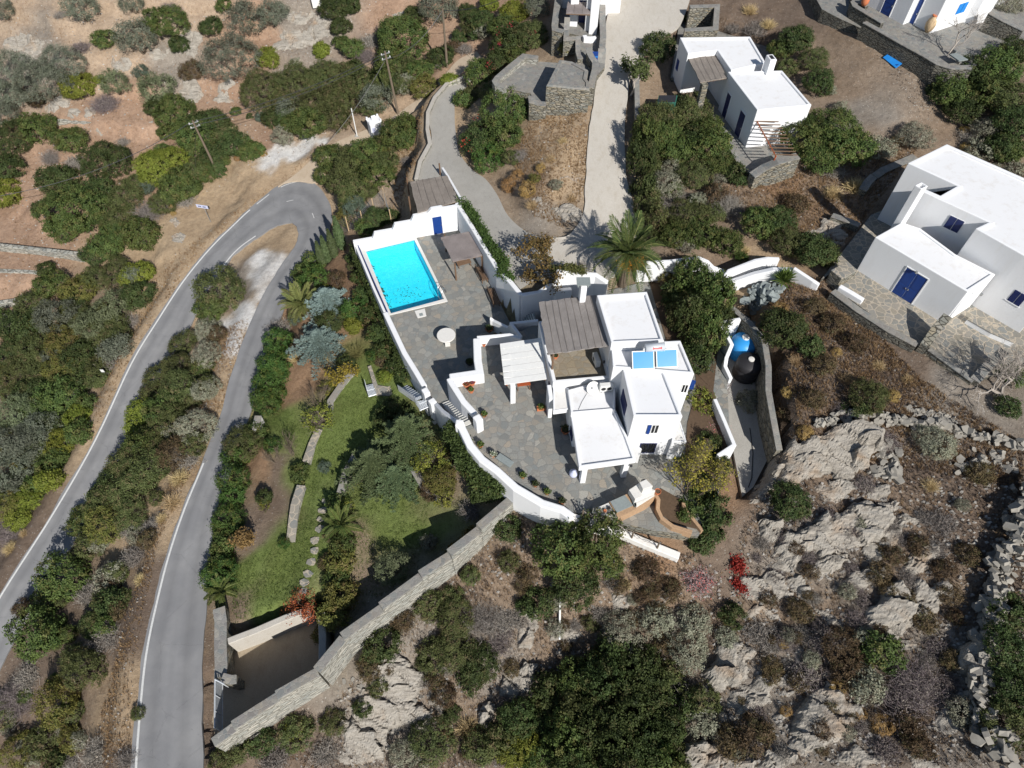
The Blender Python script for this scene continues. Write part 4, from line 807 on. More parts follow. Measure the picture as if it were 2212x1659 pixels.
def ac_unit(label, p, z, rz, fans=2, up=.12):
    q = Vector(Pw(p, z)); th = thing("air_conditioner", label, "air conditioner", tuple(q), None, 0); m = Matrix.Rotation(rz, 3, 'Z')
    MB().box(tuple(q + Vector((0, 0, .34 + up))), (.92, .34, .66), rz).build("casing", M["ac_white"], th, bevel=.03)
    for k in range(fans):
        cc = q + m @ Vector((-.2 + .4 * k if fans > 1 else -.12, -.175, .34 + up)); mb = MB()
        pts = [cc + m @ Vector((.17 * math.cos(t), 0, .17 * math.sin(t))) for t in np.linspace(0, 2 * math.pi, 17)]
        mb.add([cc] + pts, [(0, i, i + 1) for i in range(1, 17)]).build("fan_grille", M["black_plastic"], th)
    for s in (-.3, .3): MB().box(tuple(q + m @ Vector((s, 0, up / 2))), (.05, .3, up), rz).build("foot", M["galvanized"], th)
ac_unit("white air conditioner on the middle flat roof beside the dish", Q(1172, 1010), 4.62, R(5)); ac_unit("white air conditioner in the corner of the courtyard under the reed pergola", Q(1085, 765), 4.47, R(-76), 1)
a = [Pw(Q(1005, 1035), 4.64), Pw(Q(960, 1110), 4.64), Pw(Q(930, 1180), 4.64)]
tag(MB().tube(a, .014, 4).build("dish_cable", M["rope_grey"]), "thin grey cable lying on the flat roof from the dish", "cable")
# ------------------------------------------------------------------ terrace furniture
q = Vector(Pw(T5(687, 560), 0)); th = thing("round_table", "round pale stone table on the pool terrace", "table", tuple(q))
MB().lathe(tuple(q), [(.70, .70), (.75, .72), (.75, .79), (.72, .81)], 32).build("tabletop", M["marble"], th); MB().lathe(tuple(q), [(.30, 0), (.22, .1), (.16, .4), (.24, .7)], 14).build("pedestal", M["marble"], th)
q2 = Vector(Pw(T5(693, 580), 0)); MB().box((q2.x, q2.y - .1, .2), (.42, .34, .4), R(8)).build("stone_stool", M["marble"], None, bevel=.03)
tag(bpy.data.objects["stone_stool"], "small square stone stool in front of the round table", "stool")
POTM = {}
def plant_leaves(c, r, h, n, c1, c2, size=.08, seed=0):
    g = np.random.default_rng(seed); d = g.normal(size=(n, 3)); d /= np.linalg.norm(d, axis=1)[:, None]; d[:, 2] = abs(d[:, 2])
    ctr = np.array(c) + d * np.array([r, r, h]) * g.uniform(.45, 1, (n, 1)) ; return leaves(ctr, d, size, .6, c1, c2, g)
def leaves(ctr, nrm, size, aspect, c1, c2, g, jitter=.8, var=.25):
    n = len(ctr); a = nrm + g.normal(size=(n, 3)) * jitter; a /= np.linalg.norm(a, axis=1)[:, None] + 1e-9
    t = np.cross(a, g.normal(size=(n, 3))); t /= np.linalg.norm(t, axis=1)[:, None] + 1e-9; b = np.cross(a, t)
    s = size * g.uniform(.65, 1.35, (n, 1)); v = np.stack([ctr - t * s, ctr - b * s * aspect * .9, ctr + t * s, ctr + b * s * aspect * .9], 1).reshape(-1, 3)
    k = g.uniform(0, 1, (n, 1)); c = (np.array(c1) * (1 - k) + np.array(c2) * k) * g.uniform(1 - var, 1 + var, (n, 1))
    return v, np.arange(4 * n).reshape(n, 4), np.repeat(c, 4, 0)
def leaf_obj(name, parts, mat="leaf", parent=None, org=(0, 0, 0)):
    v = np.concatenate([p[0] for p in parts]) - np.array(org); f = []; o = 0
    for p in parts: f.append(p[1] + o); o += len(p[0])
    return link(bpy.data.objects.new(name, np_mesh(name, v, np.concatenate(f), M[mat], np.concatenate([p[2] for p in parts]))), parent)
def pot(label, p, z, r=.2, h=.32, plant=None, ph=.35, pr=.25, mat="terracotta", square=None, group=None, seed=1):
    q = Vector(Pw(p, z)); th = thing("flower_pot", label, "plant pot", tuple(q), group)
    if square: MB().box((q.x, q.y, z + h / 2), (square[0], square[1], h), square[2]).build("pot", M[mat], th, bevel=.02)
    else: MB().lathe(tuple(q), [(r * .68, 0), (r * .95, h * .82), (r * 1.08, h * .83), (r * 1.08, h), (r * .93, h), (r * .9, h * .86)], 16).build("pot", M[mat], th)
    MB().lathe((q.x, q.y, z), [(r * .9, h * .84), (r * .85, h * .87)], 12).build("soil", M["soil"], th)
    if plant: leaf_obj("plant", [plant_leaves((q.x, q.y, z + h), pr, ph, 160, plant[0], plant[1], .07, seed)], "leaf", th, q)
    return th
GR = ((.05, .09, .02), (.12, .17, .04)); DG = ((.025, .04, .015), (.06, .08, .03)); RF = ((.30, .02, .04), (.07, .10, .03))
pot("terracotta pot with red flowers, left of the pot cluster by the stair wall", S4(1325, 455), 2, .28, .36, RF, .15, .24); pot("terracotta pot with pink flowers, right of the pot cluster by the stair wall", S4(1395, 435), 2, .27, .38, ((.42, .05, .12), (.06, .09, .03)), .15, .22); pot("terracotta pot with a clipped green plant in front of the pot cluster", S4(1385, 535), 2, .22, .34, GR, .18, .2)
pot("terracotta trough with a green shrub under the canopy edge", Q(592, 1178), 2, .24, .3, GR, .5, .3, square=(.62, .3, R(8))); pot("terracotta pot with a dry green plant at the stair wall end", S4(1562, 860), 2, .2, .26, GR, .4, .26)
pot("terracotta pot with green plant by the curved parapet, nearest the stairs", S4(1510, 1275), 2, .2, .3, GR, .45, .28); pot("pot with a white flower beside the curved parapet", T5(985, 1300), 2, .2, .3, ((.06, .1, .03), (.5, .5, .42)), .3, .3)
pot("terracotta pot with green plant half way along the curved parapet", T5(1175, 1435), 2, .18, .28, GR, .35, .3); pot("small potted plant in the parapet shade, below the stone trough", T5(1255, 1490), 2, .18, .28, DG, .35, .3); pot("small potted plant near the lower end of the parapet", T5(1330, 1540), 2, .18, .28, GR, .35, .3); pot("potted plant beside the parapet end, close to the barbecue", T5(1425, 1600), 2, .2, .3, DG, .4, .3)
pot("large dark pot with a shrub in the shade of the house wall", Q(810, 1385), 2, .3, .4, DG, .6, .42); pot("small terracotta pot in the corner of the white wall", T5(925, 590), 2, .16, .3); pot("terracotta pot on the courtyard floor beside the pergola post", Q(722, 715), 4.47, .2, .32, DG, .15, .15)
pot("dark bowl planter in the shadow on the pool terrace", T5(835, 705), 0, .32, .3, DG, .3, .3, "black_plastic"); pot("dark green shrub in a pot in the planter corner", T5(960, 495), 0, .3, .35, DG, .4, .4)
pot("black urn in the corner by the pool house door", A(1415, 850), 0, .3, .75, None, mat="black_plastic"); pot("terracotta pot standing on the brick planter behind the barbecue", Z3(1345, 800), 2.75, .2, .34)
q = Vector(Pw(T5(1060, 1340), 2)); mb = MB(); d = Vector(Pw(T5(1105, 1385), 2)) - Vector(Pw(T5(1015, 1325), 2)); tag(mb.box((q.x, q.y, 2.3), (d.length, .5, .08), math.atan2(d.y, d.x)).box((q.x, q.y, 2.13), (d.length * .8, .35, .26), math.atan2(d.y, d.x)).build("stone_bench", M["slate"], None), "blue grey slate bench along the curved parapet", "bench")
tb = thing("garden_table", "red brown slatted wooden table under the white canopy", "table", tuple(Pw(Q(440, 990), 2.0))); a = Vector(Pw(Q(382, 975), 2.7)); b = Vector(Pw(Q(500, 960), 2.7)); d = b - a; rz = math.atan2(d.y, d.x); yv = Vector((-d.y, d.x, 0)).normalized()
mb = MB()
for k in range(7): mb.box(tuple((a + b) / 2 + yv * (.08 + .13 * k)), (d.length, .11, .035), rz)
mb.build("tabletop", M["red_wood"], tb)
for s in (.05, .95):
    for t in (.1, .85): e = a + d * s + yv * t; MB().box((e.x, e.y, 2.34), (.06, .06, .68), rz).build("leg", M["wood"], tb)
q = Vector(Pw(Z3(210, 560), 2)); th = thing("water_jar", "round blue and white glazed jar beside the front porch column", "jar", tuple(q)); MB().lathe(tuple(q), [(.14, 0), (.28, .2), (.3, .4), (.18, .58), (.13, .64), (.16, .7)], 18).build("jar", M["sign_face"], th, smooth=True)
# ------------------------------------------------------------------ barbecue
bq = thing("barbecue", "brick barbecue counter with a white chimney hood at the terrace edge", "barbecue", tuple(Pw(Z3(1000, 950), 2.0)))
hood = ccw(poly_at([Z3(965, 750), Z3(1110, 655), Z3(1325, 760), Z3(1050, 880)], 3.6)); MB().prism(hood, 3.05, 3.6).build("hood", M["marble"], bq, bevel=.02)
hc = np.mean(poly_at([Z3(1110, 650), Z3(1195, 608), Z3(1300, 730), Z3(1160, 750)], 4.2), 0); MB().prism(ccw(poly_at([Z3(1108, 650), Z3(1197, 608), Z3(1290, 700), Z3(1155, 745)], 4.2)), 3.5, 4.2).build("chimney", M["marble"], bq, bevel=.02)
bs = ccw(poly_at([Z3(700, 905), Z3(960, 790), Z3(1330, 790), Z3(1310, 860), Z3(1210, 940), Z3(820, 1130)], 2.9)); MB().prism(bs, 1.9, 2.85).build("counter", M["brick"], bq, bevel=.015)
MB().prism(ccw(poly_at([Z3(712, 908), Z3(910, 820), Z3(1020, 960), Z3(800, 1058)], 2.93)), 2.86, 2.93).build("worktop", M["slate"], bq); MB().prism(ccw(poly_at([Z3(1060, 890), Z3(1300, 785), Z3(1310, 830), Z3(1065, 985)], 2.95)), 2.86, 2.95).build("grill_shelf", M["marble"], bq)
for x in (990, 1040): q = Vector(Pw(Z3(x, 900), 2.9)); MB().prism(ccw(poly_at([Z3(960 + (x - 990), 790), Z3(1000 + (x - 990), 790), Z3(1065, 970), Z3(1040, 985)], 2.95)), 2.86, 3.05).build("side_wall", M["slate"], bq)
wl = wall("barbecue_planter", "rough brick wall with plants curving beside the barbecue counter", [(Z3(475, 1020), 2.75), (Z3(620, 1060), 2.75), (Z3(810, 1085), 2.75)], .42, 1.9, M["drystone_pale"], bevel=.02)
sk = thing("stone_sink", "white stone sink slab with objects at the left of the barbecue", "sink", tuple(Pw(Z3(620, 985), 2.0))); MB().prism(ccw(poly_at([Z3(490, 1010), Z3(690, 925), Z3(760, 1040), Z3(650, 1060)], 2.7)), 1.98, 2.7).build("slab", M["marble"], sk)
for p, m in ((Z3(690, 1005), "black_plastic"), (Z3(640, 1040), "terracotta")): q = Pw(p, 2.7); MB().lathe(tuple(q), [(.1, 0), (.12, .1), (.09, .16)], 10).build("vessel", M[m], sk)
wall("brick_planter", "curved brick planter edge winding through the garden behind the barbecue", [(Z3(1300, 770), 2.7), (Z3(1365, 880), 2.7), (Z3(1355, 1010), 2.6), (Z3(1410, 1130), 2.55), (Z3(1560, 1240), 2.5), (Z3(1820, 1320), 2.5)], .25, 1.8, M["brick"], bevel=.02)
wall("brick_planter", "low brick border under the yellow leaved tree", [(Z3(1700, 920), 2.35), (Z3(1720, 1010), 2.35), (Z3(1830, 1140), 2.35), (Z3(1960, 1300), 2.35)], .22, 1.8, M["brick"], bevel=.02)
tag(MB().prism(ccw(poly_at([Z3(1330, 800), Z3(1400, 730), Z3(1700, 900), Z3(1900, 1280), Z3(1560, 1200), Z3(1400, 1080)], 2.06)), 1.9, 2.06).build("planting_bed", M["soil"]), kind="structure")
wall("white_edge_wall", "low whitewashed stone wall below the barbecue, under the trellis wire", [(Z3(150, 1095), 2.3), (Z3(480, 1190), 1.9), (Z3(900, 1330), 1.5), (Z3(1300, 1500), 1.3), (Z3(1650, 1640), 1.1)], .5, 'g', M["old_white"], bevel=.05, mid=3)
tr = thing("wire_trellis", "row of old posts with tangled wire along the whitewashed edge wall", "trellis", tuple(Pw(Z3(900, 1300), 1.5))); tops = []
for p, z in ((Z3(330, 1150), 1.9), (Z3(655, 1250), 1.6), (Z3(990, 1440), 1.0), (Z3(1330, 1580), .8)):
    q = Pw(p, z); MB().tube([q - [0, 0, .5], q + [0, .05, 1.25]], .06, 6).build("post", M["bark"], tr); tops.append(q + [0, .05, 1.1])
for dz in (0, -.35):
    for i in range(3):
        pts = [tops[i] * (1 - t) + tops[i + 1] * t + np.array([0, 0, dz + rng.normal(0, .09)]) for t in np.linspace(0, 1, 12)]; MB().tube(pts, .02, 4).build("wire", M["pale_bark"], tr)
# ------------------------------------------------------------------ iron garden gates and stair to the garden
ir = thing("iron_stair", "white iron balcony and railing stair going down to the garden", "stairs", tuple(Pw(S4(740, 720), -1.2)))
pl = ccw(poly_at([S4(640, 660), S4(790, 640), S4(815, 735), S4(690, 790)], -.35)); MB().prism(pl, -.43, -.35, bottom=True).build("landing", M["metal_white"], ir)
def railing(th, pts, h, gap=.13, mat="metal_white", r=.014, posts=True):
    for i in range(len(pts) - 1):
        a, b = Vector(pts[i]), Vector(pts[i + 1]); n = max(2, int((b - a).length / gap)); mb = MB(); u = Vector((0, 0, h))
        mb.tube([a + u, b + u], r * 1.7, 5); mb.tube([a + u * .08, b + u * .08], r * 1.5, 4)
        for k in range(n + 1): q = a.lerp(b, k / n); mb.tube([q + u * .05, q + u], r, 4)
        mb.build("railing", M[mat], th)
railing(ir, [Pw(S4(640, 700), -.35), Pw(S4(700, 790), -.35), Pw(S4(810, 745), -.35)], .95)
railing(ir, [Pw(S4(410, 530), -2.5), Pw(S4(640, 690), -.35)], .95)
a, b = Vector(Pw(S4(400, 480), -2.6)), Vector(Pw(S4(640, 650), -.4)); sd_ = Vector(Pw(S4(540, 410), -2.6)) - a; n = 9
for k in range(n):
    q = a.lerp(b, (k + .5) / n); d = (b - a); d.z = 0; MB().prism([(q - d / n * .4)[:2], (q + d / n * .4)[:2], (q + d / n * .4 + sd_ * .7)[:2], (q - d / n * .4 + sd_ * .7)[:2]], q.z - .04, q.z, bottom=True).build("tread", M["metal_white"], ir)
gt = thing("garden_gate", "small white iron gate panel standing open at the garden path", "gate", tuple(Pw(Z9(1480, 1560), -2.8)))
a, b, c = Vector(Pw(Z9(1405, 1450), -2.8)), Vector(Pw(Z9(1440, 1600), -2.8)), Vector(Pw(Z9(1545, 1570), -2.8))
railing(gt, [a, b], .9, .1); railing(gt, [b, c], .9, .1); MB().prism(ccw([a[:2], b[:2], c[:2], (a + c - b)[:2]]), -2.82, -2.74).build("landing", M["metal_white"], gt)
# ------------------------------------------------------------------ garden: path stones, low walls
tag(MB().prism(ccw(poly_at([Z9(1425, 1185), Z9(1470, 1170), Z9(1560, 1440), Z9(1700, 1460), Z9(1840, 1400), Z9(1850, 1560), Z9(1700, 1580), Z9(1540, 1560), Z9(1500, 1440)], -2.66)), -3.4, -2.66).build("garden_path", M["flagstone_pale"]), kind="structure")
wall("garden_wall", "pale low stone wall between the lawn and the lower garden, by the yellow shrub", [(Z9(1235, 1240), -2.9), (Z9(1090, 1400), -3.0), (Z9(920, 1650), -3.3), (Z7(900, 20), -3.5)], .45, 'g', M["drystone_pale"], M["cap_stone"], mid=2)
wall("garden_wall", "pale stone garden wall between bare shrubs and the middle lawn", [(Z7(825, 130), -3.75), (Z7(780, 230), -3.85), (Z7(740, 350), -3.9)], .55, 'g', M["drystone_pale"], M["flagstone_pale"], mid=3)
wall("garden_wall", "long pale stone garden wall ending at the open lawn", [(Z7(705, 510), -3.95), (Z7(665, 640), -4.0), (Z7(650, 740), -4.1), (Z7(635, 890), -4.3)], .6, 'g', M["drystone_pale"], M["flagstone_pale"], mid=3)
wall("garden_wall", "dark stone retaining wall under the conifer at the right hand lawn", [(Z7(1075, 300), -2.7), (Z7(1010, 420), -2.8), (Z7(970, 560), -3.0)], .5, 'g', M["drystone"], M["cap_stone"], mid=3)
wall("garden_wall", "curved grey stone border under the yellow shrubs", [(Z7(1460, 390), -2.2), (Z7(1530, 510), -2.3), (Z7(1640, 600), -2.4)], .5, 'g', M["drystone"], M["cap_stone"], mid=3)
wall("road_wall", "stone wall with slate coping between the road and the lower lawn", [(ZG(520, 20), -4.3), (ZG(545, 200), -4.35), (ZG(540, 500), -4.4), (ZG(550, 800), -4.45), (ZG(540, 960), -4.45)], .75, 'g', M["drystone"], M["cap_stone"], mid=2)
wall("road_wall", "low whitish kerb wall on the road at the hedge corner", [(Z7(415, 40), -4.6), (Z7(395, 130), -4.7)], .5, 'g', M["old_white"], M["cap_stone"])
wall("yard_wall", "rough whitish retaining wall between the lawn and the sunken garage yard", [(ZG(640, 470), -4.1), (ZG(850, 390), -4.1), (ZG(1010, 330), -4.1), (ZG(1250, 225), -4.1), (ZG(1400, 160), -4.1), (ZG(1740, 40), -4.1)], .45, -6.4, M["pale_concrete"], bevel=.05)
wall("yard_wall", "grey retaining wall at the back of the garage yard under the shrubs", [(ZG(1900, 40), -3.8), (ZG(1920, 400), -3.8), (ZG(1915, 740), -3.8)], .5, -6.4, M["concrete"])
wall("yard_wall", "short stone wall with a slab beside the garage gate post", [(ZG(560, 960), -4.1), (ZG(680, 990), -4.2), (ZG(760, 985), -4.4)], .5, -6.4, M["drystone"], M["cap_stone"])
notch = [Z7(2140, 590), Z7(1905, 790), Z7(1705, 965), Z7(1508, 1110), Z7(1242, 1325), Z7(980, 1530), ZG(1840, 860), ZG(1295, 1200), ZG(705, 1610), ZG(440, 1840)]
zs_ = [.7, .2, -.3, -.75, -1.2, -1.6, -2.0, -2.4, -2.8]; sw = thing("stepped_wall", "long pale stone wall stepping down from the house terrace to the garage gate", "wall", tuple(Pw(notch[5], -3)))
st_ = Pw(notch[0], zs_[0])
for k, z in enumerate(zs_):
    e_ = Pw(notch[k + 1], z); ln_ = [tuple(st_[:2] + (e_[:2] - st_[:2]) * f) for f in (0, .25, .5, .75, 1)]; bt_ = [min(float(Hz(*q)) - .6, z - .9) for q in ln_]
    wall_mesh(ln_, .5, [z - .07] * 5, bt_, 0, .16).build("stonework", M["drystone_pale"], sw); wall_mesh(ln_, .5, [z + .012 * (k % 2)] * 5, [z - .066] * 5, .05).build("coping", M["cap_stone"], sw, bevel=.02); st_ = np.array([*e_[:2], zs_[min(k + 1, len(zs_) - 1)]])
gg = thing("sliding_gate", "pale blue grey steel gate across the garage yard entrance", "gate", tuple(Pw(ZG(470, 1300), -5.4)))
a, b = Vector(Pw(ZG(468, 985), -5.4)), Vector(Pw(ZG(462, 1650), -5.4)); zt_ = 1.55; mb = MB(); u = Vector((0, 0, 1))
ta, tb2 = Vector(Pw(ZG(468, 985), -3.9)), Vector(Pw(ZG(462, 1640), -3.9)); a, b = Vector((*ta[:2], -5.4)), Vector((*tb2[:2], -5.4))
for z in (.06, 1.5): mb.tube([a + u * z, b + u * z], .05, 4)
for k in range(4): q = a.lerp(b, k / 3); mb.tube([q, q + u * 1.5], .05, 4)
mb.build("frame", M["metal_white"], gg); d = b - a; mb = MB(); mb.box(tuple((a + b) / 2 + u * .78), (d.length, .03, 1.35), math.atan2(d.y, d.x)); mb.build("panel", M["metal_white"], gg)
c = Vector(Pw(ZG(600, 1055), -4.0)); mb = MB(); mb.tube([ta, (*c[:2], ta.z)], .05, 4); mb.build("frame", M["metal_white"], gg)
for k in range(3): q = ta.lerp(Vector((*c[:2], ta.z)), (k + 1) / 4); MB().tube([q, q - u * 1.4], .03, 4).build("bar", M["metal_white"], gg)
for i, (x, y) in enumerate([(870,618),(855,682),(845,738),(838,808),(803,885),(797,955),(778,1030),(750,1108),(732,1172),(722,1225)]):
    q = on_ground(*Z7(x, y)); m = MB(); pr = [(q[0] + .38 * math.cos(t) * random.uniform(.75, 1.2), q[1] + .3 * math.sin(t) * random.uniform(.75, 1.2)) for t in np.linspace(0, 2 * math.pi, 8)[:-1]]
    m.prism(pr, q[2] - .1, q[2] + .07); tag(m.build("stepping_stone", M["flagstone_pale"], None, bevel=.02), "flat pale stepping stone in the row along the middle lawn", "stepping stone", "stepping stones along the lawn")
# ------------------------------------------------------------------ water tanks and their white wall
q = Vector(Pw(T6(385, 640), 0.9)); th = thing("water_tank", "big round bright blue plastic water tank with a white lid", "water tank", (q.x, q.y, .9)); MB().lathe((q.x, q.y, .9), [(.95, 0), (1.0, .1), (1.0, 1.35), (.9, 1.6), (.45, 1.85), (.3, 1.88)], 28).build("body", M["blue_plastic"], th, smooth=True); MB().lathe((q.x - .02, q.y + .1, 2.76), [(.3, 0), (.3, .1), (.24, .14)], 16).build("lid", M["ac_white"], th)
q = Vector(Pw(T6(415, 775), 0.9)); th = thing("water_tank", "black plastic water tank with a pinkish lid below the blue one", "water tank", (q.x, q.y, .9)); MB().lathe((q.x, q.y, .9), [(.92, 0), (.98, .1), (.98, .5), (.94, .55), (.98, .6), (.98, 1.1), (.94, 1.15), (.97, 1.2), (.95, 1.6), (.8, 1.78), (.25, 1.9), (.2, 1.92)], 28).build("body", M["black_plastic"], th, smooth=True); MB().lathe((q.x, q.y, 2.8), [(.23, 0), (.23, .1), (.1, .12)], 14).build("lid", M["marble"], th)
wall("tank_wall", "angular white wall hugging the blue water tank", [(T6(390, 415), 3.6), (T6(260, 440), 3.6), (T6(335, 580), 3.3), (T6(300, 665), 3.0), (T6(292, 720), 2.6), (T6(330, 800), 2.4)], .28, .5, M["white"], bevel=.05)
wall("path_wall", "white garden wall with a bend beside the concrete path", [(T6(225, 930), 2.9), (T6(290, 1080), 2.9), (T6(350, 1225), 2.9), (T6(245, 1295), 2.9)], .28, .5, M["white"], bevel=.05)
wall("path_retaining_wall", "high grey stone retaining wall beside the sunken path", [(T6(330, 340), 3.5), (T6(450, 440), 3.7), (T6(545, 560), 3.7), (T6(570, 720), 3.6), (T6(570, 880), 3.5), (T6(600, 1050), 3.4), (T6(640, 1260), 3.0)], .36, 0.3, M["drystone"], M["cap_stone"], mid=2)
tag(MB().tube([Pw(T6(450, 1120), 0.93), Pw(T6(470, 1280), 0.93), Pw(T6(462, 1440), 0.93), Pw(T6(440, 1500), 0.93)], .03, 5).build("water_hose", M["black_plastic"]), "black water hose lying along the concrete path", "hose")
for nm_, px_ in (("planting_bed", [Q(1985,850), T6(215,880), T6(345,1225), T6(250,1300), Z3(2150,960), Z3(1950,640), Z3(1720,330), Q(1910,1300), Q(1990,1000)]), ("planting_bed", [Q(1560,0), Q(1720,560), Q(1870,540), Q(2000,860), T6(215,880), T6(250,560), T6(150,200), Q(1700,-40)])):
    tag(MB().prism(ccw(poly_at(px_, 2.05)), 1.9, 2.05).build(nm_, M["soil"]), kind="structure")
# ------------------------------------------------------------------ white stair up to the neighbour
stairs("garden_stairs", "white walled stairs with grey treads climbing to the right hand house", B2(985, 540), B2(970, 515), B2(1500, 395), B2(1480, 375), 2.9, 4.3, 10, M["white"], M["slate"])
wall("stair_side_wall", "upper white wall of the garden stairs", [(B2(980, 480), 4.0), (B2(1020, 425), 4.2), (B2(1290, 318), 4.9), (B2(1420, 295), 5.1), (B2(1545, 300), 5.1)], .3, 3.2, M["white"], bevel=.06)
wall("stair_side_wall", "lower white wall of the garden stairs, behind the agave", [(B2(890, 545), 3.6), (B2(1010, 545), 3.6), (B2(1290, 450), 4.5), (B2(1480, 408), 5.1), (B2(1690, 410), 5.1)], .4, 2.0, M["white"], bevel=.06)
wall("stair_end_wall", "white wall sloping from the stairs to the stone wall, half in shade", [(B2(1695, 395), 5.4), (B2(1900, 530), 5.3), (B2(1960, 570), 5.2)], .3, 3.6, M["white"], bevel=.06)
wall("palm_wall", "long white wall with a curved end behind the palm", [(B2(160, 340), 4.3), (B2(420, 325), 4.3), (B2(710, 290), 4.3), (B2(800, 330), 4.2), (B2(860, 390), 3.9), (B2(985, 435), 3.6)], .35, 2.2, M["white"], bevel=.08)
wall("palm_bed_wall", "low white bed wall in the palm shade", [(B2(60, 440), 3.0), (B2(390, 425), 3.0)], .45, 2.0, M["white"], bevel=.05)
# ------------------------------------------------------------------ right hand house
rh = thing("neighbour_house", "large white stepped house at the right edge with a blue double door", "house", tuple(Pw(R3(600, 470), 5.0)))
up_ = block(rh, [G(960, 300), G(1495, 545), G(1310, 652), G(1150, 582), G(1108, 603), G(1255, 672), G(1835, 938), G(1690, 1006), G(2212, 1300), G(2700, 1560), G(2700, 700), G(2212, 460), G(1380, 95)], 10.6, 4.8, .16, .25)
fr_ = block(rh, [G(605, 1100), R3(1555, 445), R3(1880, 238), G(1475, 1285), G(1095, 1005), G(893, 940)], 8.45, 4.8, .1, .22)
ch = block(rh, [G(1035, 540), G(1108, 582), G(1178, 548), G(1108, 505)], 11.7, 4.8, .3, .1)
a_, b_ = Vector(Pw(G(605, 1100), 8.45)[:2]), Vector(Pw(R3(1555, 445), 8.45)[:2])
door(rh, a_, b_, R3(628, 470), R3(852, 618), 5.0, 2.65, "blue_paint", 2)
a_, b_ = Vector(Pw(G(1255, 672), 10.6)[:2]), Vector(Pw(G(1835, 938), 10.6)[:2])
window(rh, a_, b_, G(1310, 1020), G(1455, 1105), 8.6, 8.75, 9.85, "dark_blue", "white")
a_, b_ = Vector(Pw(G(1690, 1006), 10.6)[:2]), Vector(Pw(G(2700, 1560), 10.6)[:2])
window(rh, a_, b_, R3(2150, 380), R3(2290, 470), 7.2, 6.9, 8.0, "dark_blue", "white")
for p, z in ((R3(950, 215), 7.8), (R3(1710, 475), 8.0)): MB().box(tuple(Pw(p, z)), (.14, .14, .18)).build("wall_lamp", M["galvanized"], rh)
dp = MB(); q = Pw(R3(1540, 470), 8.1); dp.tube([q, (q[0], q[1] - .1, 5.1)], .08, 8); dp.build("drain_pipe", M["white"], rh)
wall("terrace_edge_wall", "low dark stone wall with slate coping before the blue double door", [(R3(-30, 430), 5.45), (R3(250, 640), 5.4), (R3(620, 880), 5.35), (R3(960, 1060), 5.3)], .5, 'g', M["drystone_dark"], M["cap_stone"], mid=3)
wall("stone_spur", "dark slate wall rising in courses from the house corner to the terrace edge", [(R3(1320, 720), 6.9), (R3(1180, 880), 6.3), (R3(1050, 1070), 5.5)], .55, 4.2, M["drystone_dark"], M["drystone"])
wall("stone_spur", "second slate wall at the corner of the lower courtyard, beside the bare tree", [(R3(1985, 1130), 6.4), (R3(1800, 1300), 5.6), (R3(1640, 1480), 5.2)], .6, 4.0, M["drystone_dark"], M["cap_stone"])
wall("courtyard_edge", "thin stone kerb along the lower courtyard", [(R3(1100, 1110), 5.12), (R3(1400, 1330), 5.1), (R3(1620, 1490), 5.1)], .35, 'g', M["drystone"], M["cap_stone"], mid=2)
wall("white_bench_wall", "low white bench wall along the house by the lower courtyard", [(R3(1570, 740), 5.5), (R3(1850, 900), 5.5), (R3(2110, 1010), 5.5)], .5, 4.9, M["white"], M["flagstone_pale"])
wall("masonry_bench", "white masonry seat at the left end of the terrace", [(R3(50, 370), 5.45), (R3(190, 450), 5.45), (R3(330, 535), 5.4)], .4, 4.9, M["white"], bevel=.05)
wall("corner_wall", "thick stone corner wall with crazy paved top left of the big house", [(R3(10, 240), 6.0), (R3(200, 140), 6.0)], 1.0, 4.0, M["drystone"], M["flagstone_pale"])
wall("yard_steps_wall", "rough stone wall stub with stepped top in the dry grass", [(G(590, 440), 6.6), (G(530, 500), 6.3), (G(470, 590), 5.9)], .6, 'g', M["drystone"], M["cap_stone"])
wall("side_yard_wall", "low dark wall beside the shaded side yard of the big house", [(G(1040, 225), 6.2), (G(700, 370), 6.0), (G(600, 440), 5.9)], .6, 'g', M["drystone_dark"], M["cap_stone"])
wall("side_yard_wall", "stone bench wall with a slab at the edge of the crazy paving", [(G(140, 860), 5.4), (G(320, 920), 5.5), (G(440, 970), 5.5)], .5, 'g', M["drystone"], M["cap_stone"])
# ------------------------------------------------------------------ cottage, top right of centre
tc = thing("cottage", "long low white cottage with two flat roofs and a chimney", "house", tuple(Pw(T3(380, 830), 5.2)))
c1 = block(tc, [T3(498, 707), T3(847, 674), T3(657, 452), T3(308, 460)], 9.0, 5.0, .14, .22)
c2 = block(tc, [T3(330, 452), T3(552, 402), T3(452, 234), T3(0, 240), T3(52, 345), T3(240, 322)], 9.05, 5.0, .14, .22)
cq_ = Pw(T3(560, 462), 8.9); MB().box((cq_[0], cq_[1], 9.55), (.62, .95, 1.5), R(12)).build("chimney", M["white"], tc, bevel=.06); MB().box((cq_[0], cq_[1], 10.28), (.34, .6, .06), R(12)).build("flue", M["black_plastic"], tc)
a_, b_ = Vector(Pw(T3(308, 460), 9.0)[:2]), Vector(Pw(T3(498, 707), 9.0)[:2])
for l, r in ((T3(282, 735), T3(305, 765)), (T3(355, 850), T3(385, 890))): door(tc, a_, b_, l, r, 5.2, 2.35, "dark_blue")
a2_, b2_ = Vector(Pw(T3(0, 240), 9.05)[:2]), Vector(Pw(T3(52, 345), 9.05)[:2])
window(tc, a2_, b2_, T3(5, 440), T3(20, 460), 6.2, 6.3, 7.3, "blue_paint", "dark_blue")
reed_roof("cottage_pergola", "grey brown reed pergola at the cottage corner on a stone post", [T3(132, 528), T3(303, 500), T3(236, 350), T3(40, 352)], 8.55, M["reed_brown"], ribs=4)
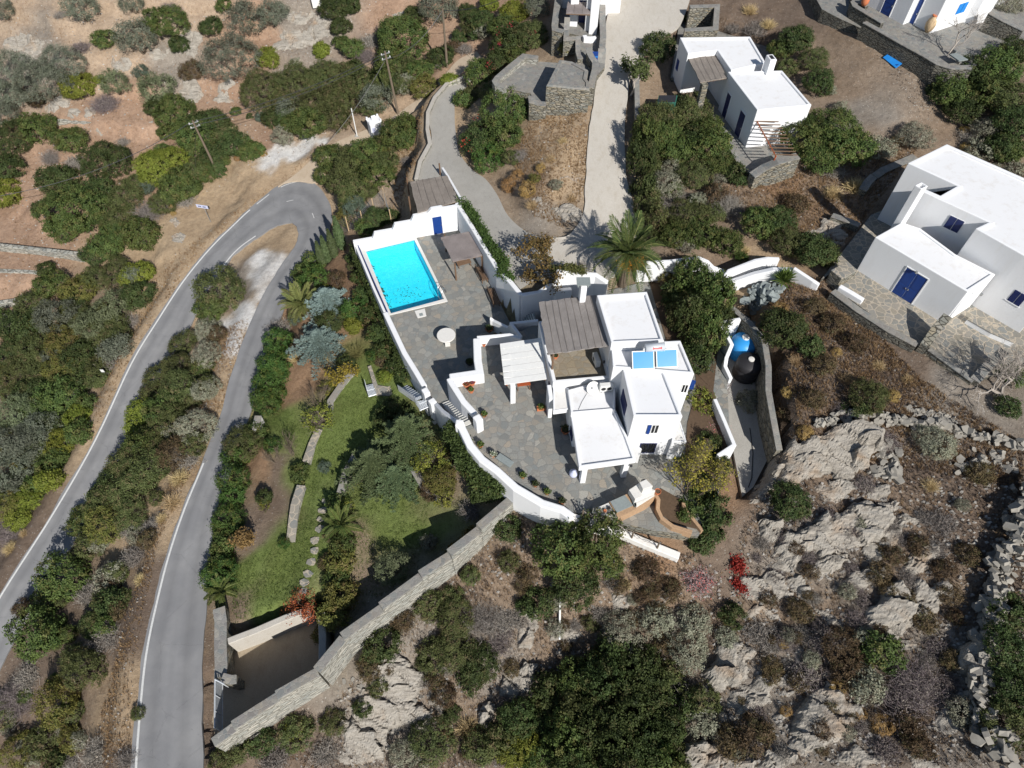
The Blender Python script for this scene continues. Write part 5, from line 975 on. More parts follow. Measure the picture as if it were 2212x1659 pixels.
wall("stone_post", "square dry stone post carrying the cottage pergola", [(T3(140, 540), 8.4), (T3(178, 535), 8.4)], .45, 5.0, M["drystone"], cat="post", bevel=.02)
rp = thing("rafter_pergola", "open wooden pergola of bare rafters beside the cottage gable", "pergola", tuple(Pw(T3(560, 900), 5.2)))
a, b = Vector(Pw(T3(497, 785), 7.8)), Vector(Pw(T3(618, 1008), 7.3)); MB().tube([a, b], .06, 5).build("beam", M["red_wood"], rp)
for k in range(11):
    q = a.lerp(b, .02 + k * .096); MB().box(tuple(q + Vector((.75, .05, .1))), (2.1, .05, .07), R(-2)).build("rafter", M["wood"], rp)
for f in (.98,): q = a.lerp(b, f); MB().tube([q, (q.x, q.y, 5)], .06, 6).build("post", M["red_wood"], rp)
wall("cottage_end_wall", "curved dry stone wall with ragged top in front of the rafter pergola", [(T3(465, 1125), 6.0), (T3(540, 1075), 6.4), (T3(625, 1035), 7.0), (T3(760, 1000), 7.1)], .7, 'g', M["drystone"], M["cap_stone"], mid=2)
wall("cottage_front_wall", "thin stone kerb wall along the cottage terrace", [(T3(200, 735), 5.5), (T3(310, 920), 5.5), (T3(415, 1100), 5.5)], .35, 'g', M["drystone"], M["cap_stone"], mid=2)
# ------------------------------------------------------------------ hilltop house
hh = thing("hilltop_house", "white house with blue doors at the top right corner", "house", tuple(Pw(B5(1050, 260), 9.5)))
base = poly_at([B5(520, 55), B5(905, 268), B5(965, 240), B5(1195, 360), B5(1555, 240), B5(1640, 265), B5(1790, 240), B5(1845, 110), B5(2150, -60), B5(2600, -700), B5(1300, -900), B5(560, -60)], 9.5); MB().prism(base, 9.3, 13.2).build("wall", M["white"], hh, bevel=.06)
bw = lambda p: Vector(Pw(p, 9.5)[:2])
door(hh, bw(B5(520, 55)), bw(B5(905, 268)), B5(685, 120), B5(760, 180), 9.5, 2.3, "blue_paint"); door(hh, bw(B5(965, 240)), bw(B5(1195, 360)), B5(968, 245), B5(1012, 268), 9.5, 2.3, "blue_paint")
window(hh, bw(B5(1195, 360)), bw(B5(1555, 240)), B5(1395, 300), B5(1495, 268), 9.5, 10.7, 11.7, "blue_bright", "white")
wall("hilltop_wall", "long dark retaining wall with curved coping under the hilltop house", [(B5(490, 235), 9.95), (B5(690, 345), 9.95), (B5(900, 465), 9.95), (B5(1130, 590), 9.95), (B5(1280, 680), 9.95), (B5(1430, 725), 9.95), (B5(1650, 720), 9.95)], .5, 'g', M["drystone_dark"], M["cap_stone"], mid=2)
wall("hilltop_wall", "curved dark stone parapet beside the upper walkway", [(B5(520, 60), 10.2), (B5(440, 20), 10.2), (B5(375, 25), 10.2), (B5(390, 60), 10.2), (B5(540, 150), 10.2), (B5(690, 240), 10.1)], .5, 8.8, M["drystone_dark"], M["cap_stone"])
wall("hilltop_wall", "dark stone wall at the far right of the hilltop terrace", [(B5(1840, 130), 11.2), (B5(2000, 220), 11.0), (B5(2212, 320), 10.8)], .5, 9, M["drystone_dark"], M["cap_stone"])
wall("field_wall", "old dry stone wall along the left edge of the bare field", [(B5(20, 90), 7.9), (B5(60, 500), 6.9), (B5(220, 860), 6.2), (B5(360, 1190), 5.8)], .6, 'g', M["drystone"], mid=3)
def urn(label, p, z, prof, mat, rim=None):
    q = Vector(Pw(p, z)); th = thing("clay_jar", label, "jar", tuple(q)); MB().lathe(tuple(q), prof, 20).build("body", M[mat], th, smooth=True)
    if rim: MB().lathe((q.x, q.y, z + prof[-1][1] - .02), [(prof[-1][0], 0), (prof[-1][0] + .06, .05), (prof[-1][0] + .05, .12), (prof[-1][0] - .02, .14)], 16).build("rim", M[rim], th)
urn("tall pale clay jar with a red rim at the hilltop house corner", B5(1165, 345), 9.5, [(.18, 0), (.4, .35), (.46, .75), (.36, 1.15), (.2, 1.35), (.17, 1.5)], "pale_clay", "terracotta"); urn("terracotta jar on the curved parapet of the hilltop terrace", B5(480, 60), 10.15, [(.2, 0), (.34, .3), (.36, .6), (.25, .85), (.2, .95)], "terracotta", "terracotta")
st = thing("stone_table", "grey slab table on two stones on the hilltop terrace", "table", tuple(Pw(B5(1520, 640), 9.5))); o = ccw(poly_at([B5(1410, 585), B5(1480, 570), B5(1610, 640), B5(1510, 655)], 10.2)); MB().prism(o, 10.1, 10.2, bottom=True).build("slab", M["slate"], st)
for p in (B5(1440, 610), B5(1500, 690)): q = Pw(p, 9.5); MB().box((q[0], q[1] + .1, 9.8), (.3, .4, .6), R(30)).build("leg", M["cap_stone"], st)
bd = thing("discarded_door", "bright blue panelled door lying against the foot of the hilltop wall", "door", on_ground(*B5(800, 730)).tolist())
qs = [on_ground(*B5(680, 640)) + [0, 0, .1], on_ground(*B5(822, 752)) + [0, 0, .1], on_ground(*B5(925, 702)) + [0, 0, .35], on_ground(*B5(772, 598)) + [0, 0, .35]]; qs = [Vector(q) for q in qs]; nn = (qs[1] - qs[0]).cross(qs[3] - qs[0]).normalized()
mb = MB(); mb.add(qs + [q + nn * .06 for q in qs], [(3, 2, 1, 0), (4, 5, 6, 7), (0, 1, 5, 4), (1, 2, 6, 5), (2, 3, 7, 6), (3, 0, 4, 7)]).build("leaf", M["blue_bright"], bd)
for f0, f1 in ((.08, .46), (.54, .92)):
    bl = lambda u, v: (qs[0] * (1 - u) * (1 - v) + qs[1] * u * (1 - v) + qs[2] * u * v + qs[3] * (1 - u) * v) + nn * .062
    MB().add([bl(f0, .15), bl(f1, .15), bl(f1, .85), bl(f0, .85)], [(0, 1, 2, 3)]).build("panel", M["blue_paint"] if f0 > .5 else M["blue_bright"], bd)
# ------------------------------------------------------------------ house and walls at the top of the lane
nh = thing("lane_house", "white house at the top of the lane with a reed porch and blue door", "house", tuple(Pw(B1(1350, 300), 6.0)))
b6 = lambda p: Vector(Pw(p, 6.0)[:2])
MB().prism(poly_at([B1(1160, 355), B1(1265, 362), B1(1270, 300), B1(1370, 310), B1(1365, 415), B1(1420, 420), B1(1420, 200), B1(1400, -500), B1(1045, -500), B1(1060, 110), B1(1160, 115)], 6.0), 5.8, 9.6).build("wall", M["white"], nh, bevel=.05)
MB().prism(poly_at([B1(1420, 462), B1(1530, 470), B1(1550, 180), B1(1400, 170)], 6.0), 5.8, 9.9).build("wall", M["white"], nh, bevel=.05)
MB().prism(poly_at([B1(1560, 215), B1(1650, 212), B1(1835, 210), B1(1840, -400), B1(1560, -400)], 6.1), 5.8, 9.7).build("wall", M["white"], nh, bevel=.05)
door(nh, b6(B1(1270, 300)), b6(B1(1370, 310)), B1(1272, 330), B1(1365, 335), 6.0, 2.3, "dark_blue"); door(nh, b6(B1(1560, 215)), b6(B1(1835, 210)), B1(1575, 210), B1(1625, 210), 6.1, 2.4, "blue_bright")
wall("round_bench", "white rounded masonry bench in front of the lane house", [(B1(1365, 470), 6.5), (B1(1380, 500), 6.5), (B1(1450, 505), 6.5), (B1(1525, 495), 6.5)], .45, 5.9, M["white"], bevel=.06)
reed_roof("lane_porch", "mauve brown reed porch roof of the lane house", [B1(1117, 175), B1(1442, 188), B1(1450, 30), B1(1140, 20)], 8.3, M["reed_mauve"], ribs=2)
wall("yard_stone_wall", "tall dry stone yard wall left of the lane house", [(B1(1015, -60), 7.2), (B1(985, 180), 7.1), (B1(965, 340), 7.0), (B1(970, 390), 7.0), (B1(1085, 420), 7.0)], .6, 4.0, M["drystone"], M["cap_stone"])
wall("yard_stone_wall", "narrow stone wall running down the yard of the lane house", [(B1(1135, 230), 7.6), (B1(1125, 400), 6.9), (B1(1120, 520), 6.9), (B1(1280, 510), 6.8), (B1(1285, 700), 6.5), (B1(1310, 790), 6.5)], .5, 5.2, M["drystone"], M["cap_stone"])
wall("lane_wall", "stone wall between the lane and the yard of the lane house", [(B1(1610, 60), 7.9), (B1(1610, 270), 7.3), (B1(1620, 480), 7.0), (B1(1605, 640), 6.9)], .55, 5.0, M["drystone"], M["cap_stone"])
wall("lane_wall", "stone gate wall beside the blue gate on the lane", [(B1(1605, 650), 7.0), (B1(1600, 760), 6.4), (B1(1590, 850), 6.0)], .7, 4.5, M["drystone"], M["cap_stone"])
wall("curved_stone_wall", "S shaped dry stone wall beside the cistern roof", [(B1(1430, 640), 7.3), (B1(1430, 700), 7.2), (B1(1465, 770), 7.1), (B1(1515, 840), 7.0), (B1(1510, 930), 7.0), (B1(1480, 1050), 6.9), (B1(1455, 1180), 6.8)], .55, 4.2, M["drystone"], M["cap_stone"])
bg_ = thing("yard_gate", "bright blue boarded gate between two stone walls", "gate", tuple(Pw(B1(1510, 830), 5.8))); a, b = Vector(Pw(B1(1468, 700), 7.2)), Vector(Pw(B1(1555, 700), 7.2)); MB().prism([a[:2], b[:2], (b + Vector((0, .06, 0)))[:2], (a + Vector((0, .06, 0)))[:2]], 5.6, 7.2).build("boards", M["blue_paint"], bg_); MB().box(tuple((a + b) / 2 - Vector((0, .03, .5))), ((b - a).length, .03, .1)).build("rail", M["blue_bright"], bg_)
ci_ = thing("cistern_house", "flat roofed grey stone outbuilding beside the lane with three slit vents", "outbuilding", tuple(Pw(B1(1150, 1500), 4.2)))
crn = [B1(865, 1140), B1(1240, 1180), B1(1425, 1195), B1(1425, 1105), B1(1388, 1060), B1(1408, 945), B1(1200, 832), B1(1030, 808)]
o = ccw(poly_at(crn, 7.2)); MB().prism(inset(o, -.08), 3.2, 7.05, cap=False).build("wall", M["drystone"], ci_); ii_ = inset(o, .28)
n = len(o); MB().add([(*p, 7.05) for p in inset(o, -.08)] + [(*p, 7.2) for p in o] + [(*p, 7.2) for p in ii_] + [(*p, 7.08) for p in ii_], [(a * n + k, a * n + (k + 1) % n, (a + 1) * n + (k + 1) % n, (a + 1) * n + k) for a in range(3) for k in range(n)]).build("parapet", M["cap_stone"], ci_)
MB().add([(*p, 7.085) for p in ii_], [tuple(range(n))]).build("roof", M["cap_stone"], ci_)
for x, y in ((960, 1240), (1145, 1265), (1185, 1268), (1215, 1268), (1380, 1285)): q = Pw((1044 + .16 * x, .16 * y), 6.2); MB().box((q[0], q[1] - .12, 6.2), (.16, .1, .42), 0).build("vent", M["black_plastic"], ci_)
wall("cistern_parapet", "pale rounded stone parapet round the cistern terrace", [(B1(735, 775), 5.6), (B1(550, 748), 5.6), (B1(360, 900), 5.6), (B1(200, 1040), 5.6), (B1(165, 1090), 5.6), (B1(190, 1135), 5.55), (B1(300, 1170), 5.5)], .6, 'g', M["drystone_pale"], M["cap_stone"])
wall("cistern_stub", "low round stone wall stub at the corner of the outbuilding", [(B1(650, 1290), 5.5), (B1(660, 1360), 5.5), (B1(740, 1390), 5.4), (B1(850, 1400), 5.4)], .6, 2.5, M["drystone"], M["cap_stone"])
wall("drive_wall", "low pale stone wall on the outer edge of the concrete drive", [(T2(840, 480), -.0), (T2(690, 530), .2), (T2(610, 620), .6), (T2(565, 720), .9), (T2(562, 830), 1.1), (T2(578, 920), 1.3), (T2(515, 1035), 1.5), (T2(490, 1150), 1.7)], .3, 'g', M["drystone_pale"], M["pale_concrete"], mid=2)
wall("lane_side_wall", "stone wall with bluish coping along the right side of the lane", [(T2(1908, 490), 6.3), (T2(1912, 650), 5.9), (T2(1915, 810), 5.4)], .4, 'g', M["drystone"], M["cap_stone"])
wall("terrace_field_wall", "pale dry stone terrace wall across the bare slope", [(T1(365, 770), -7.6), (T1(560, 780), -7.6), (T1(760, 785), -7.5), (T1(985, 780), -7.3)], .5, 'g', M["drystone_pale"], mid=4)
wall("terrace_field_wall", "faint stone terrace edge low on the left slope", [(T1(-30, 1570), -11.2), (T1(250, 1600), -11.0), (T1(520, 1630), -10.6)], .5, 'g', M["drystone_pale"], mid=4)
wall("terrace_field_wall", "pale terrace edge across the red field at the left frame edge", [(D(-20, 583), -11.9), (D(60, 586), -11.8), (D(120, 592), -11.6)], .5, 'g', M["drystone_pale"], mid=4)
wall("terrace_field_wall", "lowest pale terrace edge at the left frame edge above the wood", [(D(-20, 655), -12.6), (D(30, 648), -12.5), (D(60, 632), -12.4)], .5, 'g', M["drystone_pale"], mid=3)
wall("stone_sty", "square stone enclosure at the top edge beside the dry slope", [(T3(65, 40), 7.6), (T3(240, 35), 7.6), (T3(230, 180), 7.3), (T3(30, 190), 7.0)], .5, 'g', M["drystone"], M["cap_stone"])
wall("kerb_wall", "pale broken kerb at the lower edge of the bare field", [(T3(1240, 820), 6.2), (T3(1400, 800), 6.3), (T3(1600, 760), 6.5), (T3(1740, 745), 6.7)], .35, 'g', M["drystone_pale"])
gx_ = thing("green_gate_box", "green metal sheet enclosure beside the lane wall", "metal enclosure", tuple(on_ground(*T2(2100, 720)))); o = [on_ground(*T2(2040, 745)), on_ground(*T2(2130, 745))]; a = Vector(o[0]); z0 = a.z; tp = ccw(poly_at([T2(2040, 660), T2(2160, 660), T2(2170, 612), T2(2050, 612)], z0 + 1.9)); MB().prism(tp, z0 - .2, z0 + 1.9).build("sheet", M["green_metal"], gx_, bevel=.02)
ti = inset(tp, .08); MB().prism(ti, z0 + 1.9, z0 + 1.95).build("top_rail", M["black_metal"], gx_)
# ------------------------------------------------------------------ roadside shrine, signs, poles and wires
q = on_ground(*T2(235, 870)); th = thing("roadside_shrine", "small white roadside shrine with a stepped top beside the dirt track", "shrine", q.tolist()); x, y, z = q
MB().box((x, y, z + .85), (1.35, 1.1, 1.9), R(28)).build("body", M["white"], th, bevel=.04); MB().box((x, y, z + 1.85), (1.5, 1.25, .16), R(28)).build("cornice", M["white"], th, bevel=.03)
m = Matrix.Rotation(R(28), 3, 'Z')
for s in (-.62, .62):
    for t in (-.5, .5): MB().box(tuple(q + np.array(m @ Vector((s, t, 2.02)))), (.2, .2, .24), R(28)).build("corner_block", M["white"], th, bevel=.02)
MB().box((x, y, z + 2.2), (.5, .2, .5), R(28)).build("bell_arch", M["white"], th, bevel=.05); e = m @ Vector((-.35, -.555, .95)); MB().box((x + e.x, y + e.y, z + 1.05), (.4, .03, .6), R(28)).build("niche_door", M["sign_face"], th)
q = on_ground(*T2(112, 885)); th = thing("white_pole", "thin white pole beside the shrine", "pole", q.tolist()); MB().tube([q, q + [0, 0, 3.6]], .06, 8).build("shaft", M["white_paint"], th); MB().box((q[0], q[1], q[2] + .03), (.5, .4, .14)).build("foot", M["concrete"], th)
def pole(label, base, h, lean=(0, 0), arms=1):
    q = on_ground(*base); th = thing("utility_pole", label, "utility pole", q.tolist(), "wooden utility poles"); tp = q + [lean[0], lean[1], h]; MB().tube([q - [0, 0, .3], tp], [.15, .10], 8).build("shaft", M["bark"], th)
    for k in range(arms):
        c = q + (tp - q) * (.96 - .07 * k); MB().box(tuple(c), (1.1, .09, .09), R(35)).build("cross_arm", M["galvanized"], th)
        for s in (-.45, 0, .45): MB().lathe((c[0] + s * .82, c[1] + s * .57, c[2] + .04), [(.05, 0), (.06, .08), (.03, .16)], 8).build("insulator", M["ac_white"], th)
    return q + (tp - q) * .97
p1 = pole("wooden utility pole with white insulators among bushes by the hairpin", T1(1398, 1105), 6.6, (-.5, .2), 2); p2 = pole("wooden utility pole with insulators above the shrine", T2(375, 735), 7.4, (-.5, .3), 2); p3 = pole("plain wooden utility pole beside the upper end of the concrete drive", T2(690, 440), 6.8, (0, 0), 0)
def cable(label, a, b, sag=.8, r=.034):
    a, b = np.array(a), np.array(b); pts = [a + (b - a) * t - np.array([0, 0, sag * 4 * t * (1 - t)]) for t in np.linspace(0, 1, 18)]; c = pts[9]
    tag(MB().tube(pts, r, 4).build("overhead_cable", M["black_metal"], None, loc=tuple(c)), label, "cable")
cable("overhead cable between the hairpin pole and the shrine pole", p1 + [.2, .1, .1], p2 + [.2, .1, .1]); cable("lower overhead cable between the hairpin pole and the shrine pole", p1 + [-.2, -.1, -.3], p2 + [-.2, -.1, -.3], .9)
cable("overhead cable from the shrine pole up to the plain pole", p2 + [0, 0, -.7], p3, 1.0); cable("overhead cable leaving the plain pole towards the top edge", p3, P(1120, -20, 9), .6)
cable("overhead cable from the hairpin pole down to the left edge", p1 + [-.3, 0, 0], P(-40, 430, -4), 1.4); cable("guy wire of the hairpin pole", p1 - [0, 0, .5], on_ground(*T1(1260, 1170)), 0, .016)
cable("overhead cable from the shrine pole down past the shrine", p2 + [-.2, 0, -.9], P(705, 312, -3.5), .5)
q = on_ground(*T1(1357, 1430)); th = thing("road_sign", "white road sign board on a pole at the verge above the hairpin", "road sign", q.tolist()); MB().tube([q, q + [-.05, 0, 2.3]], .035, 6).build("pole", M["galvanized"], th); bo = MB().box((q[0] - .15, q[1] - .06, q[2] + 2.25), (1.35, .04, .42), R(-12)).build("board", M["sign_face"], th, bevel=.01)
for k, s in enumerate((-.38, -.2, .15, .33)): MB().box((q[0] - .15 + s * .98, q[1] - .085 - s * .21, q[2] + 2.25), (.14, .012, .12), R(-12)).build("marking", M["dark_blue"], bo)
for x, y in ((2090, 960), (2063, 1003)): q = on_ground(*T1(x, y + 40)); tag(MB().tube([q - [0, 0, .2], q + [0, 0, 1.5]], .07, 6).build("wooden_post", M["bark"], None, loc=q.tolist()), "dark wooden post at the edge of the dirt track", "post", "wooden posts by the dirt track")
q = on_ground(*T4(690, 790)); th = thing("marker_post", "small white marker plate on a post by the lower road", "road marker", q.tolist()); MB().tube([q, q + [0, 0, .9]], .025, 6).build("post", M["galvanized"], th); MB().box(tuple(q + [0, -.02, 1.0]), (.32, .03, .4)).build("plate", M["white_paint"], th)
fn = thing("wire_fence", "grey wire mesh fence on pale posts behind the pool house", "fence", on_ground(*ZF(1300, 1450)).tolist()); fp = [on_ground(*ZF(x, y)) for x, y in ((840, 1590), (1030, 1515), (1360, 1395), (1610, 1110), (1850, 880), (2000, 1380))]
for q in fp: MB().tube([q - [0, 0, .3], q + [0, 0, 1.9]], .05, 6).build("post", M["pale_clay"], fn)
for i in range(len(fp) - 1):
    mb = MB(); a, b = fp[i], fp[i + 1]; n = max(3, int(np.linalg.norm(b - a) / .3))
    for k in range(9): mb.tube([a + [0, 0, .1 + .21 * k], b + [0, 0, .1 + .21 * k]], .007, 3, False)
    for k in range(1, n): q = a + (b - a) * k / n; mb.tube([q + [0, 0, .1], q + [0, 0, 1.8]], .006, 3, False)
    mb.build("mesh", M["galvanized"], fn)
tag(MB().tube([on_ground(*T8(1412, 560)) + [0, 0, .35], on_ground(*T8(1410, 840)) + [0, 0, .25]], .07, 10).build("white_pipe", M["white_paint"]), "white plastic pipe lying on the slope under the big shrub", "pipe")
q = on_ground(*T1(2045, 45)); tag(MB().box((q[0], q[1], q[2] + .4), (1.3, 1.1, 1.0), R(15)).build("white_hut", M["old_white"], None, bevel=.05), "small pale hut block on the rocks at the top edge", "hut")
# ------------------------------------------------------------------ plants: a few crowns of every kind, shared by all copies
def unit(g, n):
    d = g.normal(size=(n, 3)); return d / np.linalg.norm(d, axis=1)[:, None]
def crown(seed, rad, flat, nlobe, clump, per, size, aspect, cols, lob=.58, spread=.62, dens=1.0, jitter=.8, low=-.35, droop=0.0, fill=.12):
    """lumpy crown of leaf clumps about radius rad, centred at the origin"""
    g = np.random.default_rng(seed); L = [(np.zeros(3), .72)]
    for k in range(nlobe):
        a = 2 * math.pi * (k + g.uniform(-.3, .3)) / nlobe; rr = spread * g.uniform(.75, 1.1); L.append((np.array([rr * math.cos(a), rr * math.sin(a), g.uniform(-.25, .35)]), lob * g.uniform(.7, 1.1)))
    for k in range(max(1, nlobe // 3)):
        a = g.uniform(0, 2 * math.pi); L.append((np.array([.3 * math.cos(a), .3 * math.sin(a), .42]), lob * g.uniform(.75, .95)))
    C, Nn = [], []
    area = sum(4 * math.pi * (r * rad) ** 2 for _, r in L); n = int(dens * area / (math.pi * clump ** 2) * 1.15)
    for c, r in L:
        m = max(6, int(n * (r * r) / sum(q * q for _, q in L))); d = unit(g, m); p = c + d * r * g.uniform(.86, 1.08, (m, 1)); keep = np.ones(m, bool)
        for c2, r2 in L:
            if c2 is not c: keep &= (np.linalg.norm(p - c2, axis=1) > r2 * .88) | (g.uniform(size=m) < fill)
        keep &= p[:, 2] > low; C.append(p[keep]); Nn.append(d[keep])
    C = np.concatenate(C) * [rad, rad, rad * flat]; Nn = np.concatenate(Nn)
    k = len(C); tone = g.uniform(0, 1, (k, 1)); c1, c2 = np.array(cols[0]), np.array(cols[1]); cc = c1 * (1 - tone) + c2 * tone
    if len(cols) > 2: acc = g.uniform(size=(k, 1)) < .14; cc = np.where(acc, np.array(cols[2]), cc)
    ctr = np.repeat(C, per, 0) + g.normal(size=(k * per, 3)) * clump * np.array([.5, .5, .42]); nr = np.repeat(Nn, per, 0) + [0, 0, .35 - droop]
    v, f, _ = leaves(ctr, nr, size, aspect, (1, 1, 1), (1, 1, 1), g, jitter, .1)
    col_ = np.repeat(cc, per, 0) * g.uniform(.86, 1.15, (k * per, 1)); return v, f, np.repeat(col_, 4, 0)
def sticks(seed, rad, h, n, wdt, cols, curl=.25, base=.25, up=.6, leafy=0, lsize=.05, lcols=None):
    """dry twiggy dome: thin blades from the base outwards, optionally with small leaves at their ends"""
    g = np.random.default_rng(seed); d = unit(g, n); d[:, 2] = np.abs(d[:, 2]) * up + .12; d /= np.linalg.norm(d, axis=1)[:, None]
    st = np.stack([g.normal(0, base * rad, n), g.normal(0, base * rad, n), np.zeros(n)], 1); ln = g.uniform(.55, 1.05, (n, 1)); e = st + d * ln * [rad, rad, h]
    mid = (st + e) / 2 + g.normal(size=(n, 3)) * curl * rad * .3; s = np.cross(d, unit(g, n)); s /= np.linalg.norm(s, axis=1)[:, None]; s *= wdt
    v = np.stack([st - s, st + s, mid + s * .8, mid - s * .8, mid + s * .8, mid - s * .8, e - s * .35, e + s * .35], 1); v[:, 0, 2] -= .1; v[:, 1, 2] -= .1
    k = g.uniform(0, 1, (n, 1)); c = (np.array(cols[0]) * (1 - k) + np.array(cols[1]) * k) * g.uniform(.75, 1.25, (n, 1)); v = v.reshape(-1, 3); i = np.arange(n)[:, None] * 8
    f = np.concatenate([i + [[0, 1, 2, 3]], i + [[5, 4, 7, 6]]]); out = [(v, f, np.repeat(c, 8, 0))]
    if leafy:
        t = g.integers(0, n, leafy); p = mid[t] + (e - mid[t] if False else e[t] - mid[t]) * g.uniform(.2, 1.05, (leafy, 1)) + g.normal(size=(leafy, 3)) * .06 * rad; out.append(leaves(p, d[t], lsize, .55, lcols[0], lcols[1], g))
    return out
def cat_parts(parts):
    v = np.concatenate([p[0] for p in parts]); f = []; o = 0
    for p in parts: f.append(p[1] + o); o += len(p[0])
    return v, np.concatenate(f), np.concatenate([p[2] for p in parts])
def tube_np(path, r, c, n=5):
    mb = MB().tube(path, r, n, False); f = np.array(mb.f); v = np.array(mb.v); return v, f, np.tile(np.array(c), (len(v), 1))
def branching(g, start, d, ln, r, depth, out, c, spread=.6, kids=3, up=.25, tips=None):
    e = start + d * ln; m = (start + e) / 2 + g.normal(size=3) * ln * .06; out.append(tube_np([start, m, e], [r, r * .8, r * .6], c, 5 if depth > 1 else 3))
    if depth == 0:
        if tips is not None: tips.append((e, d))
        return
    for k in range(kids + (g.uniform() < .4)):
        nd = d + unit(g, 1)[0] * spread + np.array([0, 0, up]); nd /= np.linalg.norm(nd); branching(g, start + (e - start) * g.uniform(.55, 1), nd, ln * g.uniform(.6, .85), r * .55, depth - 1, out, c, spread, kids, up, tips)
def stem_mesh(seed, rad, h, n=5):
    g = np.random.default_rng(seed); out = []
    for k in range(n):
        a = 2 * math.pi * k / n + g.uniform(-.3, .3); e = np.array([math.cos(a) * rad * .45, math.sin(a) * rad * .45, h * g.uniform(.45, .7)]); m = e * .5 + [0, 0, h * .08]
        out.append(tube_np([np.array([0, 0, -.25]), m, e], [.09 * rad ** .5, .06 * rad ** .5, .03], (1, 1, 1), 5))
    return cat_parts(out)
DK = ((.036, .056, .018), (.082, .110, .036), (.09, .092, .036)); MD = ((.052, .082, .024), (.118, .152, .042), (.125, .128, .042)); LM = ((.12, .15, .024), (.22, .245, .042), (.17, .18, .035))
OL = ((.105, .120, .082), (.205, .220, .165), (.14, .15, .10)); OP = ((.115, .140, .070), (.20, .225, .125)); SC = ((.064, .080, .028), (.130, .146, .052), (.15, .125, .062)); SG = ((.20, .205, .14), (.34, .335, .25), (.22, .19, .14))
TE = ((.075, .105, .075), (.14, .175, .13)); GO = ((.105, .115, .03), (.19, .18, .048), (.17, .135, .05)); HG = ((.035, .075, .018), (.085, .140, .032), (.11, .13, .03)); BR = ((.085, .060, .034), (.15, .105, .055), (.10, .09, .04)); YL = ((.12, .145, .028), (.25, .245, .045), (.10, .125, .03)); IV = ((.030, .050, .016), (.075, .105, .030), (.10, .085, .03)); RF2 = ((.034, .05, .018), (.075, .095, .03))
# kind: colours, flatness, lobes, clump, leaves per clump, leaf size, aspect, leaf material, words
KIND = {
 'mastic': (DK, .78, 7, .27, 20, .095, .62), 'bush': (MD, .80, 7, .28, 20, .10, .62), 'lime': (LM, .72, 8, .25, 20, .09, .7), 'olive': (OL, .86, 9, .36, 20, .115, .34), 'pale': (OP, .85, 7, .32, 20, .11, .36),
 'scrub': (SC, .80, 9, .26, 17, .11, .36), 'sage': (SG, .78, 7, .24, 14, .085, .5), 'teal': (TE, .85, 6, .28, 18, .10, .36), 'gold': (GO, .85, 8, .28, 18, .10, .5), 'hedge': (HG, .9, 7, .30, 16, .14, .34), 'brown': (BR, .7, 8, .26, 15, .10, .4), 'yellow': (YL, .85, 8, .26, 10, .10, .6), 'ivy': (IV, .8, 8, .28, 16, .11, .8)}
SIZES = {'s': .9, 'm': 1.8, 'l': 3.2}
WORDS = {'mastic': ('dark green', 'shrub'), 'bush': ('green', 'shrub'), 'lime': ('bright lime green', 'shrub'), 'olive': ('grey green', 'olive tree'), 'pale': ('pale green', 'tree'), 'scrub': ('brownish green', 'scrub bush'), 'sage': ('pale grey', 'sage bush'), 'teal': ('bluish green', 'bush'), 'gold': ('golden green', 'bush'), 'hedge': ('fresh green', 'hedge bush'), 'brown': ('brown', 'dry bush'), 'yellow': ('yellow leaved', 'shrub'), 'ivy': ('dark leafy', 'ivy bush'), 'twig': ('grey leafless', 'twig bush'), 'purple': ('purple grey', 'twig bush'), 'cushion': ('rusty golden', 'cushion plant'), 'straw': ('straw coloured', 'grass tuft'), 'redtwig': ('reddish grey', 'twig bush'), 'redleaf': ('crimson leaved', 'creeper'), 'flower': ('red flowered dark', 'oleander bush'), 'cypress': ('slim', 'cypress tree'), 'fountain': ('olive green', 'fountain grass')}
NAMES = {'mastic': 'evergreen_shrub', 'bush': 'evergreen_shrub', 'lime': 'lime_shrub', 'olive': 'olive_tree', 'pale': 'pale_tree', 'scrub': 'scrub_bush', 'sage': 'sage_bush', 'teal': 'bluish_bush', 'gold': 'golden_bush', 'hedge': 'hedge_bush', 'brown': 'dry_bush', 'yellow': 'yellow_shrub', 'ivy': 'ivy_bush', 'twig': 'twig_bush', 'purple': 'twig_bush', 'cushion': 'cushion_plant', 'straw': 'grass_tuft', 'redtwig': 'twig_bush', 'redleaf': 'red_creeper', 'flower': 'oleander_bush', 'cypress': 'cypress_tree', 'fountain': 'fountain_grass'}
CATS = {'olive': 'tree', 'pale': 'tree', 'cypress': 'tree', 'straw': 'grass', 'fountain': 'grass', 'cushion': 'plant', 'redleaf': 'creeper'}
PR = {}
